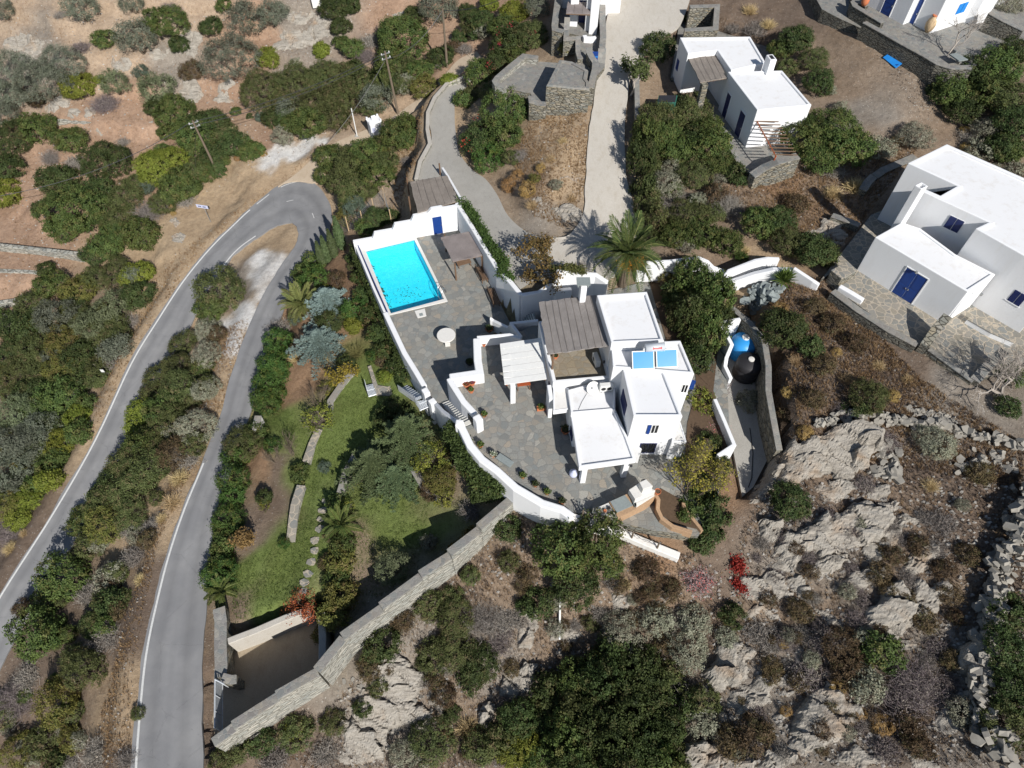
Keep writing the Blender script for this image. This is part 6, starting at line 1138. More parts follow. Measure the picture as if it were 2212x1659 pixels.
def protos(kind, sz):
    if (kind, sz) in PR: return PR[kind, sz]
    out = []; rad = SIZES[sz]
    for vnt in range(2 if sz == 'l' else 3):
        seed = sum(map(ord, kind)) * 31 + vnt * 7 + ord(sz); mat = M["leaf"]; stem = None; bark = "bark"
        if kind in KIND or kind == 'flower':
            cl, fl, nl, cp, per, ls, asp = KIND['mastic' if kind == 'flower' else kind]; cp *= {'s': .75, 'm': .95, 'l': 1.15}[sz]
            parts = [crown(seed, rad, fl, nl + (sz == 'l') * 3, cp, int(per * 1.45), ls * {'s': .72, 'm': .84, 'l': .92}[sz], asp, cl, dens=1.0 if kind not in ('yellow',) else .5, jitter=.6, spread=.66 if kind in ('scrub', 'olive') else .6)]
            if kind in ('scrub', 'brown', 'sage', 'yellow'):
                q = sticks(seed + 1, rad * 1.05, rad * fl * 1.25, 260 if sz != 'l' else 500, .014, ((.15, .12, .09), (.27, .23, .19)), base=.3); q = [(p[0] - [0, 0, rad * fl * .55], p[1], p[2]) for p in q]; parts += q
            if kind == 'flower':
                g = np.random.default_rng(seed); d = unit(g, 6); d[:, 2] = abs(d[:, 2]); p = d * rad * [1, 1, .85]; p = np.repeat(p, 14, 0) + g.normal(size=(84, 3)) * .15; parts.append(leaves(p, np.repeat(d, 14, 0), .07, .8, (.36, .03, .035), (.50, .06, .06), g))
            v, f, c = cat_parts(parts); zc = rad * fl * (.62 if kind not in ('olive', 'pale') else 1.0); v = v + [0, 0, zc]; hh_ = zc + rad * fl
            stem = stem_mesh(seed, rad, zc, 5)
        elif kind in ('twig', 'purple', 'redtwig'):
            cl = {'twig': ((.21, .19, .165), (.36, .33, .30)), 'purple': ((.15, .12, .125), (.27, .225, .225)), 'redtwig': ((.26, .20, .20), (.40, .33, .33))}[kind]; n = {'s': 650, 'm': 1500, 'l': 3000}[sz]
            parts = sticks(seed, rad, rad * .85, n, .013, cl, .5, .38, .8, n * 2, .045, ((.16, .135, .115), (.27, .235, .2)) if kind != 'redtwig' else ((.3, .24, .24), (.45, .06, .08))); v, f, c = cat_parts(parts); stem = stem_mesh(seed, rad * .8, rad * .6, 5); bark = "pale_bark"; mat = M["twig"]
        elif kind == 'cushion':
            parts = [crown(seed, rad, .72, 5, .16, 26, .06, .25, ((.25, .155, .055), (.40, .26, .10), (.30, .21, .10)), spread=.35, lob=.6, jitter=.5)]; v, f, c = cat_parts(parts); v = v + [0, 0, rad * .32]; stem = stem_mesh(seed, rad * .6, rad * .5, 4); mat = M["twig"]
        elif kind in ('straw', 'fountain'):
            cl = ((.42, .31, .15), (.58, .45, .25)) if kind == 'straw' else ((.14, .14, .05), (.25, .235, .09)); parts = sticks(seed, rad * 1.1, rad * .9, {'s': 500, 'm': 1100, 'l': 1800}[sz], .012, cl, .25, .12, .9); v, f, c = cat_parts(parts); mat = M["twig"]
        elif kind == 'redleaf':
            g = np.random.default_rng(seed); n = 900; p = g.normal(size=(n, 3)) * [rad * .5, rad * .35, .12] + [0, 0, .3]; parts = [leaves(p, np.tile([0, 0, 1.], (n, 1)), .09, .8, (.17, .012, .016), (.32, .03, .035), g)] + sticks(seed, rad, .4, 120, .012, ((.2, .1, .08), (.3, .2, .18))); v, f, c = cat_parts(parts)
        elif kind == 'cypress':
            g = np.random.default_rng(seed); n = 2600; z = g.uniform(0, 1, n) ** .8; a = g.uniform(0, 2 * math.pi, n); r = rad * .26 * np.clip(np.minimum(1, (1 - z) * 2.1), .04, 1) * g.uniform(.6, 1.08, n); p = np.stack([r * np.cos(a), r * np.sin(a), .15 + z * rad * 2.2], 1); d = np.stack([np.cos(a), np.sin(a), np.full(n, .8)], 1)
            parts = [leaves(p, d, .09, .4, (.05, .075, .03), (.10, .135, .055), g, .5)]; v, f, c = cat_parts(parts); stem = tube_np([np.array([0, 0, -.2]), np.array([0, 0, .8])], [.08, .06], (1, 1, 1))
        me = np_mesh("foliage", v, f, mat, c); sm = None
        if stem is not None: sm = np_mesh("stem", stem[0], stem[1], M[bark])
        out.append((me, sm))
    PR[kind, sz] = out; return out
SEQ = []
def plant(kind, x, y, rpx, area, label=None, hs=1.0, z=None):
    """a plant whose crown shows at picture point x, y with half width rpx"""
    u = (x - 1106) / F; v = (y - 829.5) / F; rm = 1.5; up = .8
    for _ in range(3):
        q = on_ground(x, y, up) if z is None else Pw((x, y), z + up)
        if z is not None: q = np.array([q[0], q[1], z])
        dist = np.linalg.norm(q - [0, 0, CH]); rm = rpx * dist / (F * math.sqrt(1 + u * u + v * v)) * 1.02
        up = rm * {'olive': .95, 'pale': .9, 'straw': .35, 'cushion': .35, 'cypress': 1.0, 'redleaf': .1}.get(kind, .52) * hs
    SEQ.append(dict(kind=kind, q=q, r=rm, area=area, label=label, x=x, y=y, hs=hs))
AREA = {  # phrase, group ending
 'slope': ('on the bare slope at top left', 'on the bare slope'), 'grove': ('in the grove at the left edge', 'in the left grove'), 'bank': ('on the bank above the hairpin', 'on the bank above the hairpin'), 'thicket': ('in the thicket above the dirt track', 'in the thicket above the dirt track'), 'terrace': ('on the terraced slope left of the road', 'on the terraced slope'),
 'wood': ('in the wood left of the lower road', 'in the wood by the lower road'), 'strip': ('in the strip between the road arms', 'between the road arms'), 'track': ('between the shrine and the pool house', 'between shrine and pool house'), 'upper': ('beside the upper end of the drive', 'beside the upper drive'), 'island': ('on the mound between drive and lane', 'on the mound'), 'lane': ('in the scrub right of the lane', 'right of the lane'),
 'cottage': ('around the white cottage', 'around the cottage'), 'east': ('in the thicket at the right edge', 'at the right edge'), 'evergreen': ('in the tall clump behind the main house', 'behind the main house'), 'path': ('beside the sunken path', 'beside the path'), 'field': ('on the dry field by the big house', 'on the dry field'), 'rock': ('among the rocks at lower right', 'among the rocks'), 'bluff': ('on the slope below the house terrace', 'below the house terrace'), 'gully': ('in the dark gully at the bottom', 'in the bottom gully'), 'foot': ('below the stepped stone wall', 'below the stepped wall'),
 'hedge': ('in the hedge along the road and garden', 'in the roadside hedge'), 'garden': ('in the terraced garden', 'in the garden'), 'row': ('in the planted row beside the middle lawn', 'beside the middle lawn'), 'ivy': ('against the white terrace parapet', 'against the terrace parapet'), 'pool': ('under the pool terrace wall', 'under the pool terrace wall'), 'drive': ('by the concrete drive', 'by the drive')}
ORD = "first second third fourth fifth sixth seventh eighth ninth tenth eleventh twelfth thirteenth fourteenth fifteenth sixteenth seventeenth eighteenth nineteenth twentieth".split()
def ordw(i):
    if i < 20: return ORD[i]
    t, r = divmod(i + 1, 10); return {2: 'twenty', 3: 'thirty', 4: 'forty', 5: 'fifty'}[t] + '-' + ORD[r - 1] if r else {2: 'twentieth', 3: 'thirtieth', 4: 'fortieth', 5: 'fiftieth', 6: 'sixtieth'}[t]
def grow():
    groups = {}
    for s in SEQ: groups.setdefault((WORDS[s['kind']], s['area']), []).append(s)
    for (wd, ar), lst in groups.items():
        lst.sort(key=lambda s: -s['y'])
        for i, s in enumerate(lst):
            if s['label'] is None:
                rs = sorted(t['r'] for t in lst); szw = ''
                s['label'] = f"{wd[0]} {wd[1]} {AREA[ar][0]}" + ("" if len(lst) == 1 else f", {ordw(i)} from the bottom" if len(lst) > 2 else (", the lower one" if i == 0 else ", the upper one"))
            s['group'] = f"{wd[1]}s {AREA[ar][1]}" if len(lst) > 1 else None
    for s in SEQ:
        k = s['kind']; sz = 's' if s['r'] < 1.25 else 'm' if s['r'] < 2.4 else 'l'; pr = protos(k, sz); me, sm = pr[random.randrange(len(pr))]; sc = s['r'] * .92 / (SIZES[sz] * (1.0 if k not in ('cypress',) else .26))
        if k == 'cypress': sc = max(.5, sc)
        th = thing(NAMES[k], s['label'], CATS.get(k, 'shrub'), s['q'].tolist(), s['group'], random.uniform(0, 6.28)); th.scale = (sc * random.uniform(.95, 1.05), sc * random.uniform(.93, 1.05), sc * s['hs'] * random.uniform(.92, 1.1))
        link(bpy.data.objects.new("crown" if k in CATS and CATS[k] == 'tree' else "foliage", me), th)
        if sm is not None: link(bpy.data.objects.new("trunk" if k in CATS and CATS[k] == 'tree' else "stem", sm), th)
# ------------------------------------------------------------------ special plants
def frond(ln, droop, g, c1, c2, wd=.34, n=26):
    t = np.linspace(.08, 1, n); px = ln * t * (1 - .12 * t); pz = ln * (.62 * t - droop * t * t); out = [tube_np([np.array([a, 0, b]) for a, b in zip(np.r_[0, px[::5]], np.r_[0, pz[::5]])], .028, (.20, .22, .07), 3)]
    v = []; 
    for s in (-1, 1):
        for i in range(n):
            l = wd * ln * (.35 + .65 * math.sin(math.pi * min(1, t[i] * .9 + .12))) * .62; b = np.array([px[i], 0, pz[i]]); e = b + np.array([l * .62, s * l * .78, l * (.18 - .35 * t[i])]) + g.normal(size=3) * .02; m = (b + e) / 2 + [0, 0, .03]; w_ = np.array([.05, 0, 0]); v.append([b - w_ * .6, m - w_, e, m + w_])
    v = np.array(v).reshape(-1, 3); m = len(v) // 4; k = g.uniform(0, 1, (m, 1)); c = np.array(c1) * (1 - k) + np.array(c2) * k; out.append((v, np.arange(4 * m).reshape(m, 4), np.repeat(c, 4, 0))); return cat_parts(out)
def palm(label, q, trunk_h, ln, n, c1, c2, seed, fruit=False, tr=.22):
    g = np.random.default_rng(seed); th = thing("palm_tree", label, "palm tree", q.tolist()); top = np.array([0, 0, trunk_h]); ms = [np_mesh("frond", *frond(ln, d, g, c1, c2)[:2], M["leaf"], frond(ln, d, np.random.default_rng(seed), c1, c2)[2]) for d in (.25, .62, 1.0)]
    mb = MB().tube([(0, 0, -.3), (0, 0, trunk_h * .5), (0, 0, trunk_h)], [tr * 1.15, tr, tr * 1.25], 10); o = mb.build("trunk", M["bark"]); o.parent = th
    for k in range(n):
        f = k / n; me = ms[0 if f < .35 else 1 if f < .7 else 2]; o = link(bpy.data.objects.new("frond", me), th); o.location = (0, 0, trunk_h); o.rotation_euler = (g.uniform(-.15, .15), -.75 + 1.1 * f + g.uniform(-.1, .1), k * 2.39996); s = g.uniform(.85, 1.08); o.scale = (s, s, s)
    if fruit:
        for a in (0.2, 4.2, 4.7, 5.2, 5.6):
            p = np.array([math.cos(a) * 1.15, math.sin(a) * 1.15, trunk_h - .15]); pp = p + g.normal(size=(160, 3)) * [.16, .16, .24]; leaf_obj("fruit_cluster", [leaves(pp, g.normal(size=(160, 3)), .06, .9, (.60, .22, .02), (.75, .36, .04), g)], "twig", th)
    return th
palm("big date palm with orange fruit behind the main house", np.array([*P(*D(1345, 612), 2.2)[:2], 2.1]), 3.4, 3.3, 46, (.045, .078, .022), (.125, .16, .05), 3, True, .32)
palm("feathery young palm overhanging the road beside the blue cedar", on_ground(*D(655, 668)), .5, 2.5, 26, (.11, .13, .04), (.22, .23, .08), 4)
palm("low fan of palm fronds between the middle and right lawns", on_ground(*D(738, 1140)), .35, 2.0, 20, (.07, .11, .03), (.17, .21, .06), 5)
palm("small dark palm on the road wall above the garage gate", on_ground(*D(486, 1285)), .7, 1.5, 18, (.05, .07, .02), (.13, .15, .04), 6, tr=.14)
def agave(label, q, r, n, c1, c2, seed):
    g = np.random.default_rng(seed); v = []; 
    for k in range(n):
        a = k * 2.399; el = .1 + 1.3 * (k / n) ** .8; d = np.array([math.cos(a) * math.cos(el), math.sin(a) * math.cos(el), math.sin(el)]); s = np.array([-math.sin(a), math.cos(a), 0]) * .07; l = r * g.uniform(.8, 1.05); m = d * l * .5 + [0, 0, .08]; v.append([np.zeros(3) - s, m - s * .9, d * l, m + s * .9])
    v = np.array(v).reshape(-1, 3) + [0, 0, .5]; m = n; k = g.uniform(0, 1, (m, 1)); c = np.array(c1) * (1 - k) + np.array(c2) * k; th = thing("yucca", label, "yucca plant", q.tolist()); link(bpy.data.objects.new("rosette", np_mesh("rosette", v, np.arange(4 * m).reshape(m, 4), M["leaf"], np.repeat(c, 4, 0))), th)
    o = MB().tube([(0, 0, -.4), (0, 0, .55)], [.12, .14], 7).build("stem", M["bark"]); o.parent = th
agave("spiky green yucca rosette in front of the white garden stairs", np.array([*P(*D(1692, 608), 4.4)[:2], float(Hz(*P(*D(1692, 608), 4.4)[:2]))]), 1.35, 110, (.07, .13, .03), (.17, .25, .06), 8)
def conifer(label, x, y, rpx, h, c1, c2, seed, lean=0, flat=1.0, trunk="bark"):
    q = on_ground(x, y, h * .4); dist = np.linalg.norm(q - [0, 0, CH]); rm = rpx * dist / F; g = np.random.default_rng(seed); L = []; wd_ = []
    for lev in range(9):
        z = h * (.10 + .86 * lev / 8); rr = rm * (1 - (lev / 9) ** 1.25) * flat; nb = 8 - lev // 3
        for k in range(nb):
            a = 2 * math.pi * (k + .5 * (lev % 2)) / nb + g.uniform(-.25, .25); l = rr * g.uniform(.72, 1.12); d = np.array([math.cos(a), math.sin(a), 0]); t = np.linspace(.12, 1, 9); tip = np.outer(t, d * l); tip[:, 2] = z + .22 * l * t - .20 * l * t * t * 1.2; wd_.append(tube_np([np.array([0, 0, z]), tip[4], tip[-1]], [.035, .02, .008], (1, 1, 1), 3))
            for i in range(9):
                sp_ = .24 * l * (1.08 - t[i]) + .07; m = 24
                o = g.uniform(-1, 1, (m, 1)); side = np.array([-d[1], d[0], 0]); p = tip[i] + side * o * sp_ + d * (abs(o) * -.25 + g.uniform(-.1, .14, (m, 1))) * sp_ + g.normal(size=(m, 3)) * [.05, .05, .035] + [0, 0, .03]; dr = side * o + d * .8 + [0, 0, .25]; L.append((p, dr))
    p = np.concatenate([a for a, _ in L]); d = np.concatenate([b for _, b in L]); n = len(p); d /= np.linalg.norm(d, axis=1)[:, None]; s = np.cross(d, g.normal(size=(n, 3)) * .4 + [0, 0, 1]); s /= np.linalg.norm(s, axis=1)[:, None]; ln = g.uniform(.10, .19, (n, 1))
    v = np.stack([p - d * ln * .4, p + s * .035, p + d * ln, p - s * .035], 1).reshape(-1, 3); k = g.uniform(0, 1, (n, 1)); c = (np.array(c1) * (1 - k) + np.array(c2) * k) * g.uniform(.8, 1.2, (n, 1))
    th = thing("conifer_tree", label, "conifer tree", q.tolist()); link(bpy.data.objects.new("crown", np_mesh("crown", v, np.arange(4 * n).reshape(n, 4), M["leaf"], np.repeat(c, 4, 0))), th); w_ = cat_parts(wd_); link(bpy.data.objects.new("branches", np_mesh("branches", w_[0], w_[1], M["bark"])), th)
    o = MB().tube([(0, 0, -.4), (0, 0, h * .5), (0, 0, h)], [.2, .13, .02], 8).build("trunk", M["bark"]); o.parent = th
BC = ((.17, .235, .215), (.30, .385, .355)); GC = ((.080, .115, .05), (.175, .22, .10)); TC = ((.085, .13, .065), (.18, .235, .115))
conifer("silvery blue cedar with feathery sprays next to the road palm", 708, 655, 56, 2.6, *BC, 11); conifer("larger silvery blue cedar spreading over the bare garden soil", 690, 745, 68, 2.4, *BC, 12)
conifer("big green conifer with layered sprays below the stair gate, upper half", 880, 950, 78, 4.6, *GC, 13); conifer("lower spreading green conifer overlapping the big one at the right lawn", 805, 1010, 78, 3.2, *GC, 14); conifer("bluish green low conifer boughs over the right hand lawn", 855, 1035, 62, 2.2, *TC, 15)
def bare_tree(name, label, q, h, c, depth, seed, lean=(0, 0), r=.12, spread=.7, kids=3, up=.2, tipleaf=None, mat="pale_bark", cat="tree", lsize=.1, stems=1, ln=.5):
    g = np.random.default_rng(seed); out = []; tips = []
    for s in range(stems):
        d = np.array([lean[0], lean[1], 1.]) + (g.normal(size=3) * .5 if stems > 1 else 0); d[2] = abs(d[2]); d /= np.linalg.norm(d); branching(g, np.array([0, 0, -.2]), d, h * ln, r, depth, out, (1, 1, 1), spread, kids, up, tips)
    v, f, _ = cat_parts([(a, b[:, [0, 1, 2, 3]], cc) for a, b, cc in out]); th = thing(name, label, cat, q.tolist()); link(bpy.data.objects.new("branches", np_mesh("branches", v, f, M[mat])), th)
    if tipleaf:
        c1, c2, per = tipleaf; p = np.repeat(np.array([t[0] for t in tips]), per, 0); dd = np.repeat(np.array([t[1] for t in tips]), per, 0); p = p + g.normal(size=p.shape) * .16 - dd * g.uniform(0, .5, (len(p), 1)); leaf_obj("leaves", [leaves(p, dd + [0, 0, .5], lsize, .7, c1, c2, g)], "leaf", th)
    return th
bare_tree("fig_tree", "small open fig tree with pale crooked trunks beside the lane", on_ground(*D(1362, 206)), 3.4, 0, 3, 21, (0, 0), .13, .65, 3, .35, ((.06, .09, .03), (.13, .17, .06), 22), "pale_bark", lsize=.13, stems=2)
bare_tree("bare_tree", "leafless reddish tree on the hilltop terrace above the stone table", np.array([*P(*B5(1370, 615), 9.5)[:2], 9.45]), 3.6, 0, 5, 22, (.45, .35), .11, .75, 3, .12, None, "pale_bark")
bare_tree("bare_tree", "pale leafless tree in front of the slate spur at the right edge", on_ground(*D(2165, 850)), 3.4, 0, 5, 23, (-.2, .1), .12, .8, 3, .1, None, "pale_bark", stems=2)
bare_tree("yellow_tree", "many stemmed shrub tree with sparse yellowing leaves beside the barbecue", np.array([*P(*D(1482, 1066), 2.1)[:2], 2.0]), 3.0, 0, 4, 24, (0, .1), .06, .55, 3, .35, ((.16, .15, .03), (.34, .28, .05), 2), "bark", lsize=.07, stems=9, ln=.5)
bare_tree("red_tree", "thin tree with sparse red autumn leaves over the garage yard", on_ground(*D(686, 1322)), 2.6, 0, 4, 25, (-.35, -.3), .06, .6, 3, .05, ((.25, .05, .03), (.42, .14, .05), 5), "bark", lsize=.06, stems=2)
bare_tree("drive_tree", "half bare tree with rusty leaves at the end of the pool wall", np.array([*P(*D(1195, 590), 2.6)[:2], 2.5]), 3.0, 0, 4, 26, (.05, 0), .07, .7, 3, .2, ((.10, .085, .03), (.22, .14, .045), 8), "bark", lsize=.09, stems=3)
for x, y, hgt_, sd, lb in ((632, 985, 2.0, 31, "tall bare shrub at the stone garden wall"), (596, 1000, 1.3, 32, "small bare shrub on the lower garden strip"), (542, 1172, 1.7, 33, "sapling with withered brown leaves on the lower lawn"), (742, 835, 1.7, 34, "bare shrub with a few yellow leaves by the garden path"), (690, 880, 1.6, 35, "twiggy shrub beside the yellow green bush at the garden wall")):
    bare_tree("bare_shrub", lb, on_ground(x, y), hgt_, 0, 4, sd, (0, 0), .035, .6, 3, .35, ((.16, .09, .04), (.24, .14, .06), 3) if sd == 33 else ((.2, .17, .03), (.36, .28, .04), 2) if sd == 34 else None, "bark", cat="shrub", lsize=.08, stems=4)
def vine(name, label, path, rad, n, c1, c2, seed, cat="vine", size=.10, hang=.5):
    g = np.random.default_rng(seed); path = np.array(path); seg = np.linalg.norm(np.diff(path, axis=0), axis=1); cum = np.r_[0, np.cumsum(seg)]; k = n // 22; t = g.uniform(0, cum[-1], k); p = np.stack([np.interp(t, cum, path[:, i]) for i in range(3)], 1); wv = .75 + .45 * vnoise(t * 1.3, t * 0, seed, 1, 3)
    p = p + unit(g, k) * rad * wv[:, None] * np.array([1, 1, .8]) * g.uniform(.4, 1, (k, 1)) - [0, 0, hang * rad * .5]; ctr = np.repeat(p, 22, 0) + g.normal(size=(k * 22, 3)) * .13; q = path[0]
    th = thing(name, label, cat, q.tolist()); leaf_obj("foliage", [leaves(ctr, np.tile([0, -.3, .8], (len(ctr), 1)), size, .42, c1, c2, g)], "leaf", th, q); o = MB().tube([tuple(a - [0, 0, .1]) for a in path], .05, 5).build("stem", M["bark"], th)
vine("climbing_vine", "green climbing vine spilling over the tall pool wall towards the drive", [Pw(A(1480, 480), 2.8), Pw(A(1640, 700), 3.0), Pw(A(1760, 900), 3.1), Pw(A(1890, 1120), 3.2), Pw(A(2060, 1330), 3.3), Pw(W6(300, 110), 3.3), Pw(W6(470, 250), 3.4)], .62, 9000, (.035, .075, .02), (.085, .15, .035), 41)
vine("ivy_cover", "thick ivy hanging down the outside of the curved terrace parapet", [Pw(S4(1130, 1010), 1.9), Pw(S4(1200, 1130), 1.8), Pw(S4(1310, 1330), 1.8), Pw(S4(1450, 1500), 1.8), Pw(S4(1600, 1600), 1.8), Pw(T5(1050, 1480), 1.8)], .95, 16000, (.030, .052, .016), (.09, .125, .036), 44)
vine("ivy_cover", "lower dense ivy and shrubs at the foot of the curved terrace parapet", [Pw(S4(1100, 1030), .6), Pw(S4(1180, 1180), .5), Pw(S4(1290, 1380), .5), Pw(S4(1430, 1570), .5), Pw(T5(1030, 1510), .5)], 1.1, 16000, (.030, .050, .016), (.085, .115, .034), 45)
vine("wall_ivy", "dark ivy on the outer face of the west pool rim and deck parapet", [Pw(A(20, 1100), -.9), Pw(A(170, 1420), -.9), Pw(T5(255, 300), -.9), Pw(S4(440, 20), -.9), Pw(S4(600, 280), -1.2)], .75, 15000, (.030, .052, .016), (.085, .12, .034), 46)
vine("wall_creeper", "green and rusty creeper hanging on the stepped stone wall", [Pw(Z7(1710, 960), -1.15), Pw(Z7(1800, 880), -1.1), Pw(Z7(1900, 800), -.85)], .5, 1500, (.09, .09, .02), (.20, .13, .03), 42)
vine("climbing_vine", "dark vine hanging from the gate wall beside the chimney stack", [Pw(W6(1180, 120), 4.6), Pw(W6(1450, 90), 5.2), Pw(W6(1700, 110), 5.0)], .5, 2200, (.05, .06, .02), (.13, .12, .04), 43)
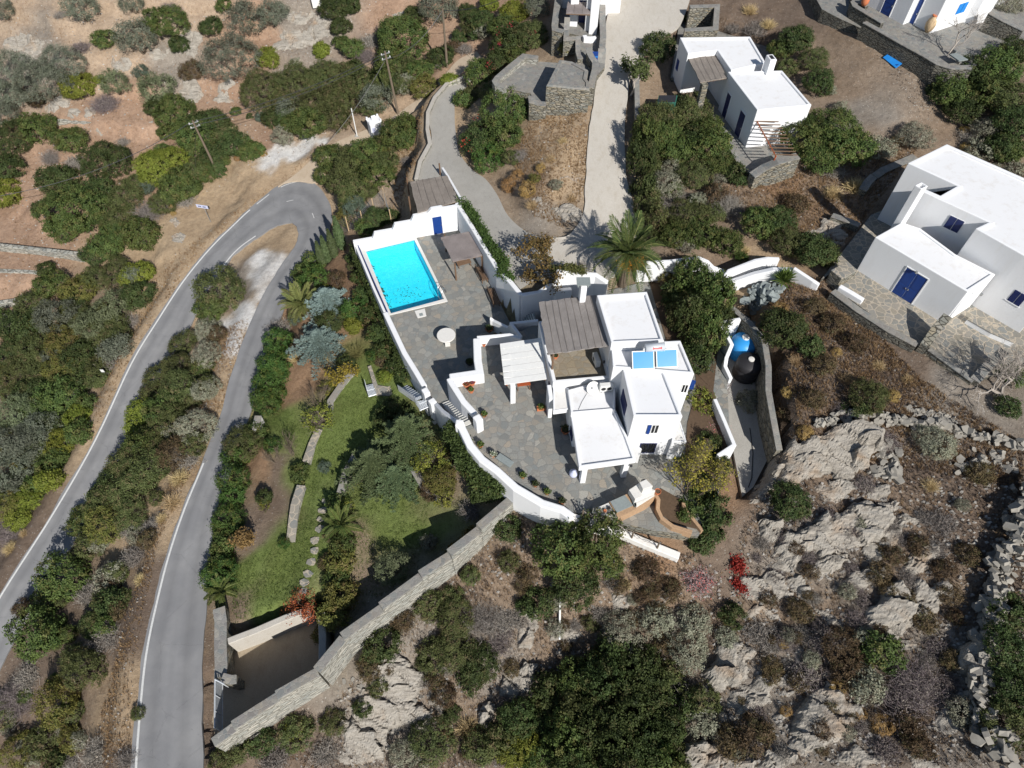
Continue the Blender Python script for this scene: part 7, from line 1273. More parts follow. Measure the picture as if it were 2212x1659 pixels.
# ------------------------------------------------------------------ where the plants stand: kind x y half-width [height] [own label after a bar]
TABLE = {
'slope': """olive 6 20 24|grey green tree cut by the top left corner
olive 172 8 38|olive tree on the bare slope left of the white stone at the top edge
twig 129 30 13
olive 285 8 24 |small olive tree at the top edge, right of the white stone
purple 366 8 22
bush 225 84 26|lone oval dark green bush in the middle of the bare slope
olive 294 78 40|grey olive tree touching the dark shrub above the pale rocks
bush 363 50 42|large dark green shrub between two olive trees on the bare slope
mastic 386 98 22
bush 484 17 18|small yellowish green bush at the top, left of the tall olive
mastic 457 56 26|dark green bush left of the tall grey olive
olive 529 42 38|tall grey olive tree above the largest olive
olive 494 112 56|largest round olive tree of the slope
olive 588 26 32|olive tree beside the shadowed rock ledge at the top
lime 581 126 28|yellow green upright bush below the rock ledge
sage 637 138 14
lime 695 108 20|small lime bush on the layered rock outcrop
mastic 725 16 34
mastic 735 58 24
bush 738 96 18
olive 128 130 44|olive tree below the pale rocks, upper one of the left olive group
olive 24 152 46|olive tree at the left frame edge, upper one of the left olive group
olive 86 172 54|broad olive tree in the middle of the left olive group
olive 15 208 36|olive tree at the left edge, lowest of the left olive group
lime 170 188 34|bright lime bush right of the olive group
lime 215 171 12
pale 248 180 30|pale green domed bush right of the bright lime bush
purple 172 98 20
purple 225 217 28|purple grey leafless tree above the dry stone terrace wall
teal 304 155 18|small dark bluish bush between boulders
brown 410 152 28|brownish dry bush between the boulders and the largest olive
pale 335 190 38|pale green rounded tree above the line of dark shrubs""",
'terrace': """mastic 340 230 28
bush 380 247 44
mastic 447 276 48
bush 425 296 40
mastic 508 310 34
mastic 462 338 34
bush 80 278 40
mastic 25 300 46
bush 151 303 36
mastic 15 362 36
lime 10 420 36|bright green bush at the left frame edge, mid height
mastic 228 352 50|dark oval shrub left of the lime dome
mastic 125 388 42
lime 346 357 52|bright lime green dome bush left of the hairpin pole
mastic 84 448 20
bush 165 452 66|largest dark green round shrub of the terraced slope
mastic 208 424 42
bush 142 490 40
scrub 276 422 36
teal 320 405 20
bush 383 405 44
scrub 420 372 30
twig 322 452 30|dead silver grey bush in the dark shrubs
scrub 258 470 36
bush 308 508 42
bush 230 528 38
mastic 205 552 28
brown 82 218 20
olive 10 242 28
mastic 97 580 20|lone small dark bush on the red terraced field
twig 265 305 14
twig 110 335 22
twig 160 345 22
twig 400 430 20
scrub 350 440 30
scrub 300 395 26""",
'bank': """teal 565 256 13
mastic 540 252 8
bush 508 241 12
bush 540 330 24
cushion 570 334 10
cushion 513 342 11
cushion 430 368 9
cushion 372 448 10
cushion 375 462 8
gold 333 508 9""",
'thicket': """scrub 573 196 46
scrub 640 182 44
scrub 705 165 44
olive 622 230 28|pale grey olive standing out in front of the dark thicket
scrub 690 228 42
bush 668 270 40
scrub 722 255 38
sage 612 293 26
scrub 735 205 36
scrub 600 225 30
bush 762 107 26
mastic 755 15 24
bush 868 85 58|very large dark green shrub above the shrine
bush 850 125 40
mastic 895 32 26
olive 950 12 40|olive tree at the top edge above the plain pole
mastic 950 124 30
mastic 993 80 18
purple 790 115 22
scrub 780 180 36
scrub 745 165 34
bush 830 165 34
scrub 875 145 32
bush 905 152 30
olive 812 208 34|grey green olive tree left of the shrine pole
sage 876 182 26
scrub 765 222 34
gold 915 190 28
lime 970 168 18
brown 975 103 20
twig 800 85 20""",
'upper': """mastic 1043 45 30
sage 1047 70 20
bush 1090 55 32
lime 1113 25 32
olive 1160 12 28|grey olive tree at the top edge left of the stone yard
flower 1118 84 46|large dark oleander bush with a few red blooms left of the stone yard
scrub 1150 78 34
bush 1092 98 34
bush 1036 158 36
flower 1075 134 32|red flowered oleander bush beside the cistern terrace
bush 1000 215 22
scrub 1022 205 18
bush 1088 236 52|broad dark shrub in the bend of the concrete drive
flower 1040 300 50|dark oleander bush with red blooms overhanging the concrete drive
bush 1085 292 46
hedge 1058 342 36
gold 1228 108 20|golden green bamboo like bush in the stone yard
scrub 1060 200 26
lime 1055 8 22
mastic 1010 30 24
twig 1005 100 18""",
'track': """bush 862 285 42
bush 800 330 42
scrub 770 348 42
bush 818 375 38
scrub 742 390 42
bush 714 340 34
scrub 765 420 36
bush 708 380 32
teal 766 446 28
gold 750 470 22
mastic 815 470 28
bush 790 490 24
mastic 842 468 20
bush 880 262 24
scrub 835 350 32
scrub 845 300 30
twig 880 345 14""",
'island': """cushion 1100 400 22
cushion 1120 378 16
cushion 1140 412 24
gold 1155 385 14
cushion 1168 365 14
straw 1190 345 16
straw 1215 305 14
twig 1130 330 18
sage 1200 400 14
straw 1235 430 16
straw 1150 445 18
scrub 1105 340 18""",
'lane': """mastic 1420 100 38|dark round tree overhanging the lane at the upper cottage corner
scrub 1406 262 32 2.0
scrub 1440 265 36 1.4
bush 1396 308 36 2.1
bush 1432 306 38 1.4
bush 1465 322 44
mastic 1390 352 32 2.1
sage 1440 392 42
twig 1462 432 38
bush 1460 506 40
scrub 1499 240 42
bush 1536 318 46
mastic 1492 302 40
bush 1553 354 30
scrub 1502 378 38
mastic 1596 390 18
scrub 1490 465 42
bush 1515 506 40
bush 1570 526 36
twig 1576 437 34
brown 1545 420 28
bush 1530 280 34
mastic 1470 220 22
mastic 1394 402 28 2.0
scrub 1400 440 26 1.8
scrub 1412 480 30 1.9
bush 1640 485 40
mastic 1686 478 38
scrub 1704 520 40
mastic 1755 540 44
bush 1785 552 28
straw 1610 540 14""",
'cottage': """bush 1745 300 54|large bright green shrub left part beside the rafter pergola
bush 1800 285 58|largest rounded bright green shrub behind the rafter pergola
bush 1828 322 50|large bright green shrub on the right of the rafter pergola
bush 1770 345 40|green shrub in front of the largest rounded shrub
mastic 1724 84 38
bush 1684 112 28
scrub 1755 128 30
mastic 1771 182 32
sage 1792 196 16
sage 1815 232 16
twig 1636 58 22
twig 1586 62 18
bush 1480 45 16
straw 1620 20 22
straw 1660 55 20
scrub 1700 150 22
sage 1980 292 36|wide pale grey bush below the bare field
sage 1905 322 30
twig 1805 362 24
straw 1850 400 30
straw 1800 415 28
straw 1940 300 18
brown 1720 440 26""",
'east': """bush 2057 202 44
mastic 2107 158 44
bush 2158 144 46
mastic 2191 118 36
mastic 2083 237 40
bush 2141 202 46
scrub 2181 218 46
mastic 2191 270 46
sage 2134 280 36
mastic 2160 320 40
sage 2117 324 30
bush 2175 325 36
cushion 2090 321 20
cushion 2083 282 14
sage 2191 362 26
sage 2181 10 30
mastic 2030 190 24
straw 2060 335 20
twig 2100 290 24
sage 2145 380 24""",
'evergreen': """bush 1495 602 42 1.7
bush 1535 640 48 1.8
mastic 1482 684 48 1.8
bush 1525 722 46 1.7
mastic 1500 768 42 1.6
mastic 1545 690 34 1.7
bush 1560 620 26 1.5
mastic 1460 640 30 1.5
twig 1540 800 26
teal 1520 790 24
gold 1440 600 16
yellow 1515 822 14|small yellow leaved sprig bush by the east wall of the main house
yellow 1506 866 30|yellow green climber bush at the east side of the main house
yellow 1525 880 26
purple 1553 832 24
redtwig 1546 928 26""",
'path': """mastic 1690 722 50|round dark shrub above the black water tank
mastic 1752 748 28|small dark shrub right of the round shrub by the tanks
sage 1617 866 30
mastic 1622 812 22
scrub 1606 790 16
hedge 1600 560 14
bush 1520 1055 30 1.5
mastic 1545 1105 34 1.6
mastic 1535 1150 28 1.5
bush 1480 1120 20 1.4
mastic 1555 1010 24 1.5
mastic 1530 960 26 1.4
bush 1500 1090 28
gold 1540 1000 24
mastic 1515 1172 26
hedge 1470 1000 20""",
'field': """cushion 1687 668 20
cushion 1808 764 14
cushion 1704 848 18
cushion 1932 856 18
cushion 1738 937 24
scrub 1872 862 42
mastic 1900 845 16
mastic 1850 880 26
brown 1760 660 22
brown 1800 700 26
brown 1850 740 24
brown 1780 790 26
brown 1760 860 24
straw 1840 680 18
straw 1830 820 20
straw 1720 780 18
straw 1900 790 18
straw 1720 700 16
brown 1700 900 20
purple 1820 880 20
straw 1960 820 16
bush 2192 812 28
mastic 2180 880 26""",
'rock': """sage 2020 952 44
purple 1922 950 26
mastic 1704 1084 44|dark evergreen shrub growing on the big tilted slab
twig 2040 1128 30
brown 2090 1196 24
twig 1932 1132 22
brown 1985 1180 24
purple 1840 1225 16
purple 1790 1110 18
brown 1930 1200 24
purple 1680 1240 18
twig 1760 1290 18
brown 2040 1230 26
purple 1870 1300 20
brown 1960 1290 22
twig 1945 1160 18
purple 1700 1385 22
brown 1725 1470 24
twig 1860 1560 18
purple 1640 1540 22
brown 1960 1560 30
purple 2030 1400 26
twig 2010 1490 20
twig 1966 1246 24
purple 1872 1040 22
purple 1858 1337 24
redtwig 1512 1246 34|pinkish grey twig bush with red tips left of the boulder
redleaf 1592 1222 22|crimson creeper on the boulder face, upper patch
redleaf 1598 1265 20|crimson creeper on the boulder face, lower patch
mastic 1583 1330 26
gold 1572 1340 14
twig 1650 1370 34
sage 1570 1377 22
cushion 1690 1390 14
purple 1790 1380 34
brown 1820 1400 44
bush 1909 1411 40|bright green bush in the middle of the grey twig bushes
sage 1872 1380 26
purple 1990 1471 54
purple 1956 1521 44
purple 1754 1454 36
cushion 1808 1488 22
sage 1872 1481 40
brown 1840 1450 36
cushion 1858 1542 16
cushion 1909 1565 28
brown 1670 1441 24
cushion 1697 1537 14
brown 1630 1589 40
brown 1580 1600 36
mastic 2174 1404 52
mastic 2182 1325 40
mastic 2192 1500 50
scrub 2174 1565 44
sage 2160 1470 24
sage 2080 1538 30
brown 2050 1280 26
brown 1900 1240 26
purple 1750 1200 18
purple 1700 1160 16
brown 2000 1340 26
brown 2060 1420 24
purple 1920 1620 30
brown 1980 1610 30
brown 1780 1570 26
straw 2010 1050 22
brown 2120 1020 28
brown 1730 1320 26
brown 1660 1290 18
twig 2030 1180 22""",
'bluff': """bush 1215 1185 62 1.5|large evergreen shrub under the whitewashed edge wall, left one
bush 1292 1165 56 1.5|large evergreen shrub under the trellis posts
mastic 1240 1258 52 1.4|evergreen shrub leaning over the white pipe
mastic 1168 1300 34
mastic 1097 1142 30
scrub 1100 1212 22
bush 1320 1215 30
brown 1140 1240 22
twig 1130 1330 28
straw 1350 1260 20
brown 1400 1230 30
brown 1440 1270 28
twig 1300 1320 22
sage 1349 1363 46
sage 1423 1337 36
scrub 1276 1345 18
twig 1470 1330 26
brown 1440 1390 24""",
'foot': """scrub 976 1290 24
scrub 922 1303 30
mastic 825 1394 36
scrub 985 1330 42
twig 1045 1330 40
scrub 985 1400 44
mastic 1030 1432 44
scrub 940 1412 34
twig 1094 1333 30
mastic 1020 1465 30
twig 922 1458 28
straw 1010 1572 34|big straw coloured grass tussock on the rubble slope
straw 970 1585 18
scrub 936 1602 48
sage 885 1640 44
scrub 1036 1608 36
brown 870 1340 26
brown 800 1440 26
scrub 640 1582 34
yellow 640 1580 26|yellow leaved bush outside the garage wall foot
mastic 560 1600 34
scrub 510 1620 30
twig 590 1635 34
scrub 720 1560 26
twig 700 1620 34
scrub 480 1640 26
brown 960 1500 26
purple 1075 1390 26""",
'gully': """mastic 1373 1440 50 1.7
mastic 1356 1517 60 1.7
scrub 1272 1524 54 1.5
mastic 1405 1492 48 1.7
bush 1222 1590 52 1.5
mastic 1322 1590 56 1.7
mastic 1395 1606 50 1.6
lime 1121 1618 44
bush 1171 1642 42
scrub 1440 1471 38 1.5
mastic 1300 1460 50 2.0
mastic 1330 1400 38 1.8
bush 1240 1465 40 1.7
mastic 1185 1490 36 1.6
mastic 1290 1560 50 2.0
mastic 1245 1652 48 1.7
mastic 1345 1656 50 2.0
bush 1430 1652 42 1.7
mastic 1470 1530 34 1.6
mastic 1120 1545 40 1.6
scrub 1085 1596 36 1.4
sage 1489 1404 46
sage 1500 1340 34
twig 1502 1505 52
sage 1519 1555 40
mastic 1440 1560 46 1.6
mastic 1260 1645 44
scrub 1450 1640 40
mastic 1180 1560 36""",
'strip': """scrub 480 628 50|shaggy brown green bush alone on the gravel island
bush 455 668 34
sage 450 712 28
scrub 397 747 34
sage 447 768 32
bush 437 797 24
scrub 386 790 32
scrub 353 818 40
scrub 386 844 44
scrub 336 854 36
bush 353 880 44
lime 312 902 42|bright lime green scrub bush beside the lower road
scrub 366 904 40
sage 447 838 32
sage 425 922 38
brown 386 976 40
bush 312 968 44
scrub 284 1003 44
scrub 319 1013 46
mastic 255 1038 42
scrub 286 1060 46
bush 222 1075 38
scrub 336 962 36
straw 386 1033 26
straw 370 1086 26
scrub 235 1093 44
bush 190 1125 40
gold 235 1128 44
scrub 286 1112 36
bush 140 1246 54|large rounded dark green bush beside the lower road
bush 108 1292 36
bush 84 1364 54 1.3
brown 50 1310 20
twig 208 1158 24
sage 235 1246 34
twig 188 1283 26
mastic 242 1300 32
straw 225 1323 14
straw 302 1252 18
mastic 198 1343 26
scrub 180 1444 40 1.6
gold 128 1521 48 1.5
twig 235 1370 30
twig 208 1629 36
gold 161 1595 28
gold 47 1622 40
purple 34 1505 42
twig 60 1455 30
scrub 10 1540 34
brown 322 1165 22
twig 330 1135 20
scrub 195 1180 30
scrub 160 1420 26
twig 285 1200 24
straw 350 1120 16
scrub 100 1600 34
mastic 130 1640 34
twig 270 1640 22
scrub 300 1540 14
scrub 420 960 26
twig 405 990 24""",
'wood': """lime 292 592 36
scrub 252 592 36
gold 175 626 36
scrub 215 600 32
bush 111 616 36
pale 235 660 44
mastic 296 636 38
olive 121 676 42
scrub 67 660 40
mastic 50 710 48
bush 5 695 36
pale 202 700 40
scrub 240 706 36
scrub 228 724 36
gold 141 737 40
scrub 84 757 44
mastic 178 770 40
mastic 27 767 34
scrub 40 804 38
scrub 84 814 36
gold 134 797 34
bush 134 851 44
mastic 67 851 40
bush 94 884 36
pale 44 885 42
lime 170 900 28
straw 158 918 14
olive 84 928 40
mastic 115 920 34
lime 128 960 34
olive 20 958 46
olive 60 964 42
scrub 95 982 36
bush 115 1000 34
straw 91 1029 26
olive 27 1012 44
lime 108 1038 28
lime 58 1078 32
mastic 13 1052 34
gold 20 1093 34
purple 50 1096 22
purple 20 1142 34
straw 50 1152 12
straw 20 1185 20
lime 40 1122 26
scrub 150 820 28
scrub 175 690 30
mastic 160 655 30
twig 100 720 20
bush 80 1055 28""",
'hedge': """hedge 605 744 34
hedge 592 784 38
hedge 582 827 40
hedge 578 862 38
twig 601 706 26
hedge 600 800 30
hedge 682 606 34
bush 660 590 26
bush 679 569 26
scrub 527 958 40
bush 553 940 28
hedge 508 1035 36
straw 511 997 13
straw 514 1086 18
hedge 492 1121 36
straw 473 1144 16
bush 482 1176 30
hedge 473 1246 40
bush 480 1210 28
hedge 500 1075 30
hedge 510 990 28
bush 487 1150 26""",
'garden': """cypress 738 530 10|tallest slim cypress beside the road bend
cypress 722 548 9|slim cypress, second from the bend
cypress 708 560 9|slim cypress, third from the bend
cypress 697 570 8|shortest slim cypress of the row by the bend
mastic 712 690 36|dark round bush between the two blue cedars
hedge 763 672 26|bright green bush at the right of the upper blue cedar
lime 763 700 20
fountain 766 757 30|drooping olive green bush beside the lower blue cedar
brown 827 778 18
mastic 750 783 18
yellow 700 630 20
brown 725 606 22
teal 640 690 16
straw 650 675 14
yellow 687 904 32|yellow green bush where two garden walls meet
mastic 569 1074 18 1.4|small dark upright bush on the lower lawn
yellow 572 1092 14
hedge 591 962 18
bush 649 1022 22
pale 844 1227 38|rounded olive green bush alone on the shaded right lawn
sage 925 1172 20|thin pale bush in the shadow beside the stepped wall
yellow 937 990 40
gold 953 1035 36
yellow 915 1000 26
brown 925 1060 20
mastic 850 885 30
mastic 880 908 28
mastic 830 905 24
bush 620 1170 10
straw 640 770 22
straw 700 772 22
yellow 705 840 18
teal 700 1010 14
hedge 615 1175 12""",
'row': """bush 729 1085 26
yellow 745 1100 22
brown 716 1150 20
gold 732 1212 34
bush 740 1180 24
gold 738 1285 36
bush 728 1250 28
gold 725 1326 34
gold 706 1366 26
brown 705 1215 18
bush 690 1308 16""",
'ivy': """ivy 1000 945 20
ivy 1010 975 28
ivy 1022 1000 30
ivy 1040 1022 32
ivy 1068 1042 30
ivy 1040 1060 30
ivy 1082 1062 22
brown 985 960 18
straw 968 952 18
brown 975 985 16
yellow 960 1075 24
twig 1020 1100 26""",
'pool': """ivy 772 600 16
ivy 782 640 20
ivy 797 680 22
ivy 815 722 24
ivy 832 756 22
ivy 850 790 20
scrub 765 575 14
ivy 790 610 16
hedge 805 770 16
ivy 762 560 14
lime 830 810 16
ivy 870 815 16""",
'drive': """twig 1255 575 14
mastic 1180 560 10
mastic 1270 610 14"""}
for area, rows in TABLE.items():
    for row in rows.split("\n"):
        row, _, lb = row.partition("|"); p = row.split(); plant(p[0], float(p[1]), float(p[2]), float(p[3]), area, lb or None, float(p[4]) if len(p) > 4 else 1.0)
gf = np.random.default_rng(99)
FILL = [('strip', [(470,690),(500,700),(430,930),(330,1150),(290,1450),(250,1659),(0,1659),(20,1540),(110,1330),(230,1110),(330,900),(420,760)], 48, ('scrub','scrub','bush','twig','sage','scrub','brown'), 13, 25), ('wood', [(0,690),(110,600),(330,590),(290,680),(215,830),(170,940),(80,1070),(0,1160)], 52, ('scrub','bush','mastic','olive','gold','scrub','twig'), 16, 27),
 ('rock', [(1600,1180),(1720,1110),(2080,1040),(2080,1380),(2060,1640),(1560,1640),(1640,1380)], 62, ('purple','brown','twig','brown','purple','sage'), 10, 21), ('foot', [(780,1420),(960,1270),(1120,1170),(1150,1350),(1080,1640),(760,1640)], 30, ('scrub','brown','twig','mastic','purple'), 12, 24), ('bluff', [(1120,1240),(1480,1230),(1480,1340),(1150,1420)], 16, ('brown','twig','sage','brown'), 12, 22),
 ('gully', [(1150,1440),(1520,1360),(1560,1560),(1480,1650),(1100,1650)], 18, ('mastic','scrub','mastic','twig'), 20, 34), ('lane', [(1400,250),(1560,280),(1600,400),(1480,540),(1400,500)], 22, ('scrub','bush','sage','mastic','twig'), 14, 26), ('thicket', [(560,190),(780,140),(900,170),(740,290),(600,300)], 22, ('scrub','bush','scrub','mastic'), 16, 26), ('terrace', [(330,210),(560,320),(420,430),(270,560),(210,500),(330,360)], 26, ('bush','scrub','mastic','bush'), 14, 26), ('track', [(690,350),(900,270),(860,360),(770,450),(720,440)], 16, ('bush','scrub','gold','mastic'), 14, 22), ('upper', [(1000,60),(1180,60),(1160,110),(1060,170),(1020,150)], 12, ('bush','scrub','mastic'), 14, 24), ('hedge', [(590,730),(620,740),(590,880),(520,960),(490,1250),(460,1250),(500,1000),(560,860)], 18, ('hedge','bush','scrub'), 12, 20)]
for ar, pg, n, ks, r0, r1 in FILL:
    pg = np.array(pg, float); c = 0
    while c < n:
        x, y = gf.uniform(pg[:, 0].min(), pg[:, 0].max()), gf.uniform(pg[:, 1].min(), pg[:, 1].max())
        if not inside(pg, np.array(x), np.array(y)): continue
        c += 1; q = on_ground(x, y, .6); near = min(np.min((r_[:, :, 0] - q[0]) ** 2 + (r_[:, :, 1] - q[1]) ** 2) for r_ in strips.values())
        if near > 3.4: plant(ks[int(gf.integers(len(ks)))], x, y, gf.uniform(r0, r1), ar, None, gf.uniform(.85, 1.35))
grow()

# ------------------------------------------------------------------ rock outcrops
def rock(label, outline, h, seed, group=None, rot=-32, step=.12, name="rock_outcrop", lift=0.0, sharp=.35):
    o = ccw([tuple(on_ground(*p)[:2]) for p in outline]); a = np.array(o); mn, mx = a.min(0) - .2, a.max(0) + .2
    st = max(step, math.sqrt((mx - mn).prod() / 16000)); xs, ys = np.arange(mn[0], mx[0], st), np.arange(mn[1], mx[1], st); X_, Y_ = np.meshgrid(xs, ys); wx_ = X_ + vnoise(X_, Y_, seed, 1.3, 5) * .55; wy_ = Y_ + vnoise(X_, Y_, seed + 1, 1.3, 5) * .55
    ins = inside(o, wx_, wy_); d = np.where(ins, edge_dist(o, wx_, wy_), 0); c, s = math.cos(R(rot)), math.sin(R(rot)); u_, v_ = X_ * c + Y_ * s, -X_ * s + Y_ * c
    g = np.random.default_rng(seed); nc = int(np.clip(area2(o) / 2 / 1.3, 4, 60)); sd = np.stack([g.uniform(mn[0], mx[0], nc), g.uniform(mn[1], mx[1], nc)], 1); su, sv = sd[:, 0] * c + sd[:, 1] * s, -sd[:, 0] * s + sd[:, 1] * c
    uu, vv = u_ + vnoise(X_, Y_, seed + 3, .9, 4) * .5, v_ + vnoise(X_, Y_, seed + 4, .9, 4) * .35; dd = np.sqrt(((uu[..., None] - su) * .55) ** 2 + ((vv[..., None] - sv) * 1.25) ** 2); k2 = np.argsort(dd, -1)[..., :2]; d1, d2_ = np.take_along_axis(dd, k2, -1)[..., 0], np.take_along_axis(dd, k2, -1)[..., 1]; ci2 = k2[..., 0]
    hr, tu, tv = g.uniform(.35, 1.0, nc), g.normal(0, .04, nc), g.uniform(.0, .16, nc); top = h * hr[ci2] + (u_ - su[ci2]) * tu[ci2] + (v_ - sv[ci2]) * tv[ci2]; crack = np.clip(1 - (d2_ - d1) / .10, 0, 1)
    vl = v_ - v_[ins].mean() if ins.any() else v_ * 0; lay = np.clip(np.floor((vl + .5 * vnoise(u_ * .4, v_, seed + 2, 1.1, 3)) * 1.8) * .07, -.3, .35)
    z = Hz(X_, Y_) + np.where(ins, np.clip(d / sharp, 0, 1) ** .5 * np.maximum(top, .12) + lay - .20 * crack + .06 * vnoise(u_ * .8, v_ * 2.5, seed + 5, 2.2, 4), -.25) + lift * ins
    n, m = X_.shape; i = np.arange(n * m).reshape(n, m); k = ins[:-1, :-1] | ins[1:, :-1] | ins[:-1, 1:] | ins[1:, 1:]
    f = np.stack([i[:-1, :-1], i[:-1, 1:], i[1:, 1:], i[1:, :-1]], -1)[k]; used = np.unique(f); mp = np.zeros(n * m, int); mp[used] = np.arange(len(used)); v = np.stack([X_, Y_, z], -1).reshape(-1, 3)[used]; q = np.array([*a.mean(0), float(Hz(*a.mean(0)))])
    o_ = link(bpy.data.objects.new(name, np_mesh(name, v - q, mp[f], M["rock"]))); o_.location = q.tolist(); tag(o_, label, "rock", group)
def ell(x, y, rx, ry, ang=-30, n=11, seed=0):
    g = np.random.default_rng(seed); c, s = math.cos(R(ang)), math.sin(R(ang)); out = []
    for k in range(n): t = 2 * math.pi * k / n; r = g.uniform(.72, 1.15); px, py = rx * r * math.cos(t), ry * r * math.sin(t); out.append((x + px * c - py * s, y + px * s + py * c))
    return out
rock("biggest tilted pale rock slab at the edge of the dry field", [T6(640,1265), T6(760,1215), T6(880,1165), T6(1000,1120), T6(1100,1085), T6(1200,1110), T6(1290,1180), T6(1275,1270), T6(1190,1340), T6(1205,1385), T6(1120,1400), T6(1060,1470), T6(980,1490), T6(945,1440), T6(820,1480), T6(650,1495), T6(600,1470)], 1.1, 1, sharp=.4)
rock("steep brown boulder face dropping from the big slab to the path", [T6(620,1310), T6(655,1400), T6(610,1490), T6(540,1590), T6(450,1640), T6(415,1600), T6(470,1500), T6(560,1380)], .9, 2, sharp=.6)
ROCKS = [(1664,1150,26,22,-50,1.5,"rounded pale boulder beside the crimson creeper"),(1735,1165,60,24,-32,.9,"long pale rock rib below the dark slab shrub"),(1830,1155,82,42,-33,1.0,"wide layered grey slab in the middle of the rock field"),(1770,1230,48,18,-30,.7,"lower edge of the layered slab with a straight crack"),(1855,1255,48,20,-25,.7,"pale ledge below the wide layered slab"),(1645,1275,46,26,10,1.0,"orange stained ledge beside the crimson creeper"),(1720,1270,30,16,35,.5,"grey flat ledge right of the orange stained ledge"),(1638,1322,40,10,5,.6,"low overhanging ledge above the green bush"),(1915,1330,40,52,20,1.2,"large pointed pale rock above the bright green bush"),(1778,1330,18,12,20,.5,"small pale stone pair in the brown scrub"),(1810,1350,26,12,35,.5,"white ribbed rock in the brown scrub"),(1575,1440,46,40,-40,1.5,"big grey boulder above the dark gully"),(1625,1500,60,26,-30,1.0,"sloping layered slab beside the grey boulder"),(1590,1545,52,18,-25,.7,"low slab running down towards the gully"),(1780,1560,62,56,-30,1.1,"broad cracked pale rock at the bottom right"),(1500,1635,46,24,-40,1.3,"pale boulder at the bottom edge, left of the brown scrub"),(1560,1652,50,18,-10,.8,"brownish boulder at the bottom edge"),(1660,1650,60,18,-15,.7,"row of pale ledges at the bottom edge"),(1985,1220,50,20,-40,.6,"broken grey ledge near the right hand wall"),(2005,1300,34,40,60,.7,"bluish fractured rock by the shadowed hollow"),(1885,1070,34,16,-30,.6,"pale rubble rock right of the biggest slab"),(1915,1105,30,14,-30,.6,"split pale rock with brush around it"),(2040,1560,26,22,0,.6,"stone at the foot of the right hand wall, bottom"),(2100,1520,26,20,20,.8,"dark shaded boulder in the hollow at lower right"),(2090,1425,40,32,-30,1.6,"tall pointed boulder leaning on the right hand wall"),(1700,1490,20,14,0,.4,"small stone between twig bushes"),(1690,1560,16,12,0,.4,"small pale stone left of the broad cracked rock"),
 (845,1480,58,52,-40,.8,"grey green scree outcrop below the stepped wall"),(800,1560,62,46,-45,.9,"wide pale scree face near the bottom edge"),(790,1620,50,30,-20,.8,"pale rock at the bottom edge under the stepped wall"),(880,1545,30,46,-60,.8,"streaked rock ridge on the scree slope"),(950,1500,16,32,15,.9,"narrow pale rock fin in the dry brush"),(1046,1545,14,34,10,1.2,"tall orange tinted rock fin beside the straw tussock"),(1140,1355,20,34,10,1.1,"upright pale rock left of the white pipe"),(1128,1398,8,12,0,.4,"small round pale stone below the upright rock"),(1215,1370,30,16,-15,.7,"rock ledge at the lower end of the white pipe"),(1115,1475,36,28,-35,.8,"dark green grey rock in the shaded brush"),(1225,1405,22,12,10,.5,"shadowed stone below the white pipe"),(1345,1300,26,16,10,.5,"bluish stone under the dry twigs"),(1425,1300,20,12,-30,.4,"pale stone near the pinkish twig bush"),
 (40,95,34,20,-15,.7,"pale layered rock on the bare slope, left end"),(70,115,30,18,-35,.6,"grey slab above the upper olive tree"),(262,145,24,20,0,.8,"grey boulder under the lone oval bush"),(345,118,26,12,0,.6,"flat grey stone under the dark shrub"),(412,95,24,34,20,.8,"tall grey rock face left of the largest olive"),(410,205,26,24,0,.8,"grey boulder with a dark foot below the brownish bush"),(485,190,24,12,-20,.7,"flat topped pale boulder beside the thicket"),(482,215,22,10,0,.6,"overhanging pale boulder beside the thicket"),(655,85,62,22,-18,.9,"long layered rock outcrop below the pale hut"),(690,60,34,18,-30,.9,"upper step of the layered rock outcrop"),(625,100,34,14,-10,.7,"lower left ledge of the layered rock outcrop"),(640,40,40,14,0,.7,"rock ledge with a dark undercut at the top"),(128,228,28,18,-30,.7,"pale rock left of the terrace wall, larger"),(160,246,18,12,-20,.5,"pale rock on the terrace wall end"),(192,247,18,10,-20,.5,"second pale rock on the terrace wall end"),(215,290,12,7,0,.25,"flat stone on the red terrace field"),(376,482,12,8,10,.4,"pale rock on the verge above the lower road"),(388,517,16,12,-10,.5,"brownish pale boulder on the verge above the lower road"),(1225,466,34,20,20,.7,"grey bedrock at the lower tip of the mound"),(1236,386,13,6,-5,.35,"white stone lying on the mound"),(1160,436,16,10,30,.5,"dark edged stone on the mound"),(945,140,22,10,-10,.4,"pale rock beside the dirt track bend"),(870,40,26,14,10,.5,"pale rock ledge behind the very large shrub"),(2050,1010,0,0,0,0,"")]
ROCKS += [(1690,1215,40,14,-32,.6,"thin pale rock strip under the long rib"),(1905,1180,40,20,-32,.6,"grey broken slab right of the wide layered slab"),(1950,1130,26,14,-20,.5,"small jutting rock near the ridge of stones"),(1800,1060,40,18,-30,.6,"pale rock below the biggest slab, brush above it"),(1720,1420,22,16,-20,.4,"grey rock between purple twigs"),(1850,1640,56,18,-10,.6,"flat pale rocks at the bottom edge right of the broad cracked rock"),(1960,1400,20,12,20,.4,"pale stone right of the bright green bush"),(2000,1640,34,16,10,.5,"small bedrock patch near the bottom right corner"),(1540,1480,30,18,-40,.7,"shaded lower part of the big grey boulder"),(1730,1610,40,18,-20,.6,"bedrock ledge left under the broad cracked rock")]
ROCKS = [r for r in ROCKS if r[2] > 0]
for i, (x, y, rx, ry, an, h, lb) in enumerate(ROCKS): rock(lb, ell(x, y, rx * (1.1 if y < 560 else 1.3), ry * (.95 if y < 560 else 1.35), an, 12, i + 5), h * (.62 if y < 560 else .72), 40 + i * 3, None, -32 + 14 * math.sin(i))
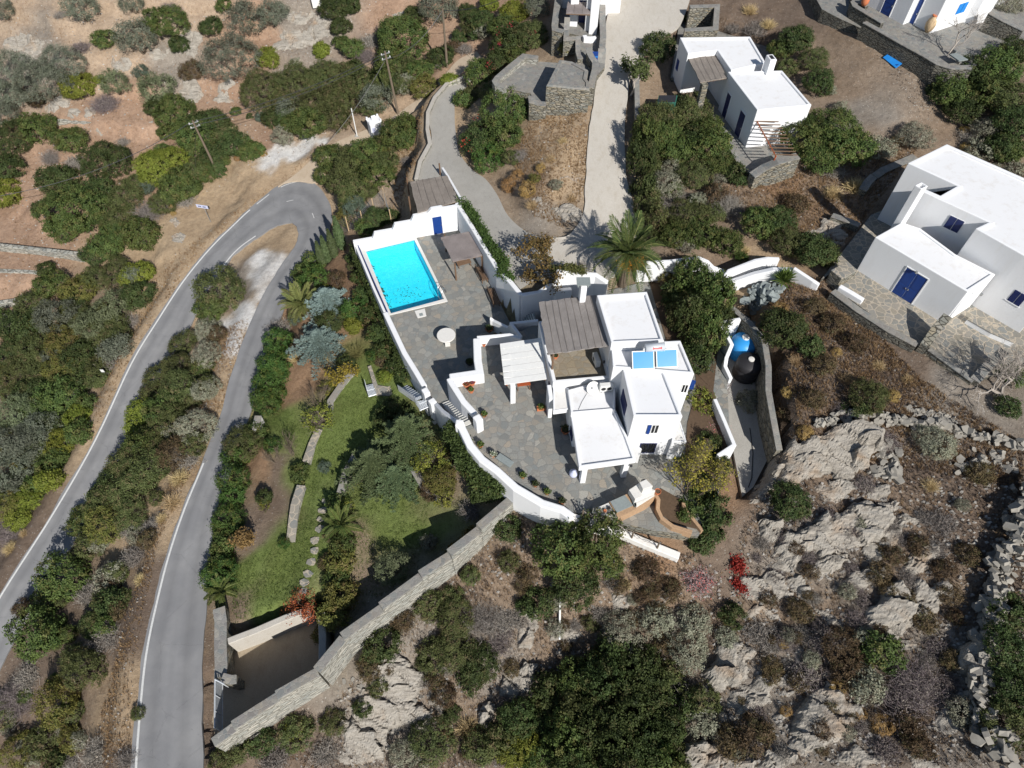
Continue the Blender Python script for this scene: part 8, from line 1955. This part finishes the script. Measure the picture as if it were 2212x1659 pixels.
rock("bare rock terrace below the crazy paved side yard", [T3(815,1500), T3(940,1420), T3(1030,1440), T3(1070,1520), T3(1080,1640), T3(930,1620), T3(840,1560)], .2, 91, sharp=.3)
def stone_pile(name, label, path, wdt, n, smin, smax, seed, hgt=.4, mat="stone_mix"):
    g = np.random.default_rng(seed); pts = np.array([on_ground(*p)[:2] for p in path]); seg = np.linalg.norm(np.diff(pts, axis=0), axis=1); cum = np.r_[0, np.cumsum(seg)]; mb = MB(); q0 = np.array([*pts[0], float(Hz(*pts[0]))])
    for k in range(n):
        t = g.uniform(0, cum[-1]); x, y = np.interp(t, cum, pts[:, 0]) + g.normal() * wdt * .4, np.interp(t, cum, pts[:, 1]) + g.normal() * wdt * .4; s = g.uniform(smin, smax); zz = float(Hz(x, y)) + g.uniform(0, hgt)
        e = Matrix.Rotation(g.uniform(0, 6.28), 3, 'Z') @ Matrix.Rotation(g.normal() * .5, 3, 'X') @ Matrix.Rotation(g.normal() * .5, 3, 'Y'); base = [(-1, -1), (.2, -1.15), (1, -.7), (1.1, .5), (.3, 1.1), (-.9, .8)]
        vs = [Vector((x, y, zz)) + e @ Vector((a * s * g.uniform(.7, 1.1), b * s * .7 * g.uniform(.7, 1.1), c * s * .38)) for c in (-1, 1) for a, b in base]; mb.add(vs, [(5, 4, 3, 2, 1, 0), (6, 7, 8, 9, 10, 11)] + [(i, (i + 1) % 6, 6 + (i + 1) % 6, 6 + i) for i in range(6)])
    ob = mb.build(name, M[mat], None, loc=q0.tolist())
    return tag(ob, kind="stuff") if name == "scattered_stones" else tag(ob, label, "wall" if "wall" in name else "stone heap")
stone_pile("rubble_wall", "tumbled wall of big pale stones along the right edge, in front of dark shrubs", [D(2212,1060), D(2190,1150), D(2150,1230), D(2130,1320), D(2110,1400), D(2100,1470), D(2110,1560), D(2160,1640)], .75, 420, .12, .42, 51, 1.1)
stone_pile("rubble_wall", "ridge of upended slabs and stones above the rock field", [T6(870,1110), T6(1000,1060), T6(1150,1050), T6(1290,1060), T6(1380,1090), T6(1500,1100), T6(1700,1110), T6(1850,1170), T6(2000,1210), T6(2212,1260)], .4, 230, .10, .34, 52, .5)
stone_pile("rubble_wall", "pale line of low stones on the dry field above the ridge", [T6(1460,1005), T6(1600,1040), T6(1760,1075)], .4, 70, .08, .25, 53, .12)
stone_pile("stone_heap", "heap of flat grey slabs beside the white garden stairs", [B2(1180,840), B2(1330,720), B2(1480,660), B2(1420,740), B2(1280,760)], .9, 80, .16, .45, 54, .5, "slate")
stone_pile("scattered_stones", "scattered pale stones right of the rock slabs", [T6(1250,1250), T6(1350,1360), T6(1300,1420)], 1.0, 60, .12, .4, 55, .3)
stone_pile("scattered_stones", "scattered flat stones near the right end of the ridge", [T6(1750,1370), T6(1900,1340), T6(2080,1330), T6(2130,1420)], .8, 45, .12, .35, 56, .15)
stone_pile("scattered_stones", "loose stones on the scree below the stepped wall", [D(770,1480), D(850,1540), D(930,1540)], 2.6, 150, .06, .22, 57, .15)
# ------------------------------------------------------------------ ground litter nobody could count
def scatter(name, spec, maker, mat, seed, colr):
    g = np.random.default_rng(seed); V, Fc, Cc = [], [], []; o = 0
    for poly, n, sz in spec:
        w_ = [tuple(on_ground(*p)[:2]) for p in poly]; a = np.array(w_); mn, mx = a.min(0), a.max(0); x = g.uniform(mn[0], mx[0], n * 3); y = g.uniform(mn[1], mx[1], n * 3); k = inside(w_, x, y) & (vnoise(x, y, seed, .5, 3) > g.uniform(-.8, .35, n * 3)); x, y = x[k][:n], y[k][:n]
        ok = np.ones(len(x), bool)
        for r_ in strips.values():
            p = r_.reshape(-1, 3)
            ring = np.concatenate([r_[:, 0, :2], r_[::-1, -1, :2]]); ok &= ~inside(ring, x, y)
        for pd in (deck, house_terrace, garage, rh_terrace, th_terrace, th_walk, tr_yard, cistern_yard, nh_yard, tank_path): ok &= ~inside(pd, x, y)
        x, y = x[ok], y[ok]; v, f, c = maker(g, x, y, Hz(x, y), sz, colr); V.append(v); Fc.append(f + o); Cc.append(c); o += len(v)
    ob = link(bpy.data.objects.new(name, np_mesh(name, np.concatenate(V), np.concatenate(Fc), M[mat], np.concatenate(Cc)))); return tag(ob, kind="stuff")
def tufts(g, x, y, z, sz, colr):
    m = 7; n = len(x); x, y, z = np.repeat(x, m), np.repeat(y, m), np.repeat(z, m); s = np.repeat(g.uniform(.5, 1.2, n), m) * sz; a = g.uniform(0, 6.28, n * m); dx, dy = np.cos(a), np.sin(a); r = g.uniform(.1, .7, n * m); b = np.stack([x + dx * .03, y + dy * .03, z - .03], 1); t = np.stack([x + dx * r * s, y + dy * r * s, z + s * g.uniform(.4, 1, n * m)], 1); w_ = np.stack([-dy, dx, np.zeros(n * m)], 1) * .011 * (1 + sz)
    v = np.stack([b - w_, b + w_, t + w_ * .3, t - w_ * .3], 1).reshape(-1, 3); k = np.repeat(g.uniform(0, 1, (n, 1)), m, 0); c = (np.array(colr[0]) * (1 - k) + np.array(colr[1]) * k) * g.uniform(.7, 1.25, (n * m, 1)); return v, np.arange(len(v)).reshape(-1, 4), np.repeat(c, 4, 0)
def stones(g, x, y, z, sz, colr):
    n = len(x); s = sz * g.uniform(.4, 1.0, n) ** 1.6; a = g.uniform(0, 6.28, n); ring = []
    for k in range(4): t = a + k * math.pi / 2 + g.uniform(-.3, .3, n); ring.append(np.stack([x + np.cos(t) * s, y + np.sin(t) * s * .7, z - .03], 1))
    top = [r * .62 + np.stack([x, y, z], 1) * .38 + np.stack([0 * x, 0 * x, s * .55], 1) for r in ring]; v = np.stack(ring + top, 1).reshape(-1, 3); i = np.arange(n)[:, None] * 8; f = np.concatenate([i + [q] for q in ([4, 5, 6, 7], [0, 1, 5, 4], [1, 2, 6, 5], [2, 3, 7, 6], [3, 0, 4, 7])]); k = g.uniform(0, 1, (n, 1)); c = np.array(colr[0]) * (1 - k) + np.array(colr[1]) * k; return v, f, np.repeat(c, 8, 0)
FIELD = [D(1650,620), D(1790,600), D(1990,820), D(2212,960), D(2212,1060), D(1900,1000), D(1700,980), D(1650,850)]; ROCKF = [D(1600,1150), D(1700,960), D(2212,1000), D(2212,1659), D(1500,1659), D(1560,1300)]
LOWER = [D(1110,1090), D(1500,1200), D(1560,1240), D(1560,1500), D(1300,1659), D(560,1659), D(760,1480), D(960,1250)]; MOUND = [D(1100,330), D(1170,230), D(1270,240), D(1265,400), D(1230,500), D(1150,470)]; VERG = [D(330,600), D(560,420), D(700,310), D(720,330), D(600,400), D(420,560), D(240,860), D(190,960), D(230,800)]; VERG2 = [D(470,720), D(540,690), D(480,880), D(400,1050), D(340,1180), D(290,1450), D(280,1659), D(200,1659), D(300,1250)]
RIGHTT = [D(1560,400), D(1900,330), D(2000,300), D(1900,430), D(1800,560), D(1640,520)]; TOPL = [D(0,0), D(850,0), D(700,300), D(440,420), D(200,560), D(0,640)]; BARE = [D(1790,30), D(1990,260), D(2020,260), D(1880,60)]; SIDE = [D(860,330), D(915,230), D(905,340), D(880,440), D(840,470)]
scatter("dry_grass", [(FIELD, 9000, .24), (ROCKF, 2600, .26), (LOWER, 3200, .28), (MOUND, 3600, .19), (VERG, 3600, .24), (VERG2, 2600, .2), (RIGHTT, 4500, .22), (TOPL, 2200, .22), (SIDE, 600, .3)], tufts, "twig", 61, ((.21, .13, .065), (.40, .285, .15)))
scatter("brown_litter", [(FIELD, 6000, .2), (ROCKF, 9000, .22), (LOWER, 8000, .22), (VERG2, 500, .16), (RIGHTT, 1200, .24), (BARE, 500, .12)], tufts, "twig", 62, ((.11, .085, .066), (.215, .18, .155)))
scatter("loose_stones", [(FIELD, 500, .13), (ROCKF, 2600, .20), (LOWER, 1500, .17), (MOUND, 260, .13), (TOPL, 1600, .17), (VERG, 350, .12), (VERG2, 350, .13), (BARE, 350, .10), (RIGHTT, 250, .14)], stones, "twig", 63, ((.24, .225, .20), (.50, .475, .43)))
LAWNP = [D(560,890), D(700,880), D(800,800), D(870,860), D(930,1080), D(900,1240), D(760,1330), D(680,1330), D(520,1400), D(500,1230), D(600,1180), D(650,1000)]
scatter("lawn_grass", [(LAWNP, 9000, .13)], tufts, "leaf", 64, ((.105, .15, .038), (.21, .26, .08)))
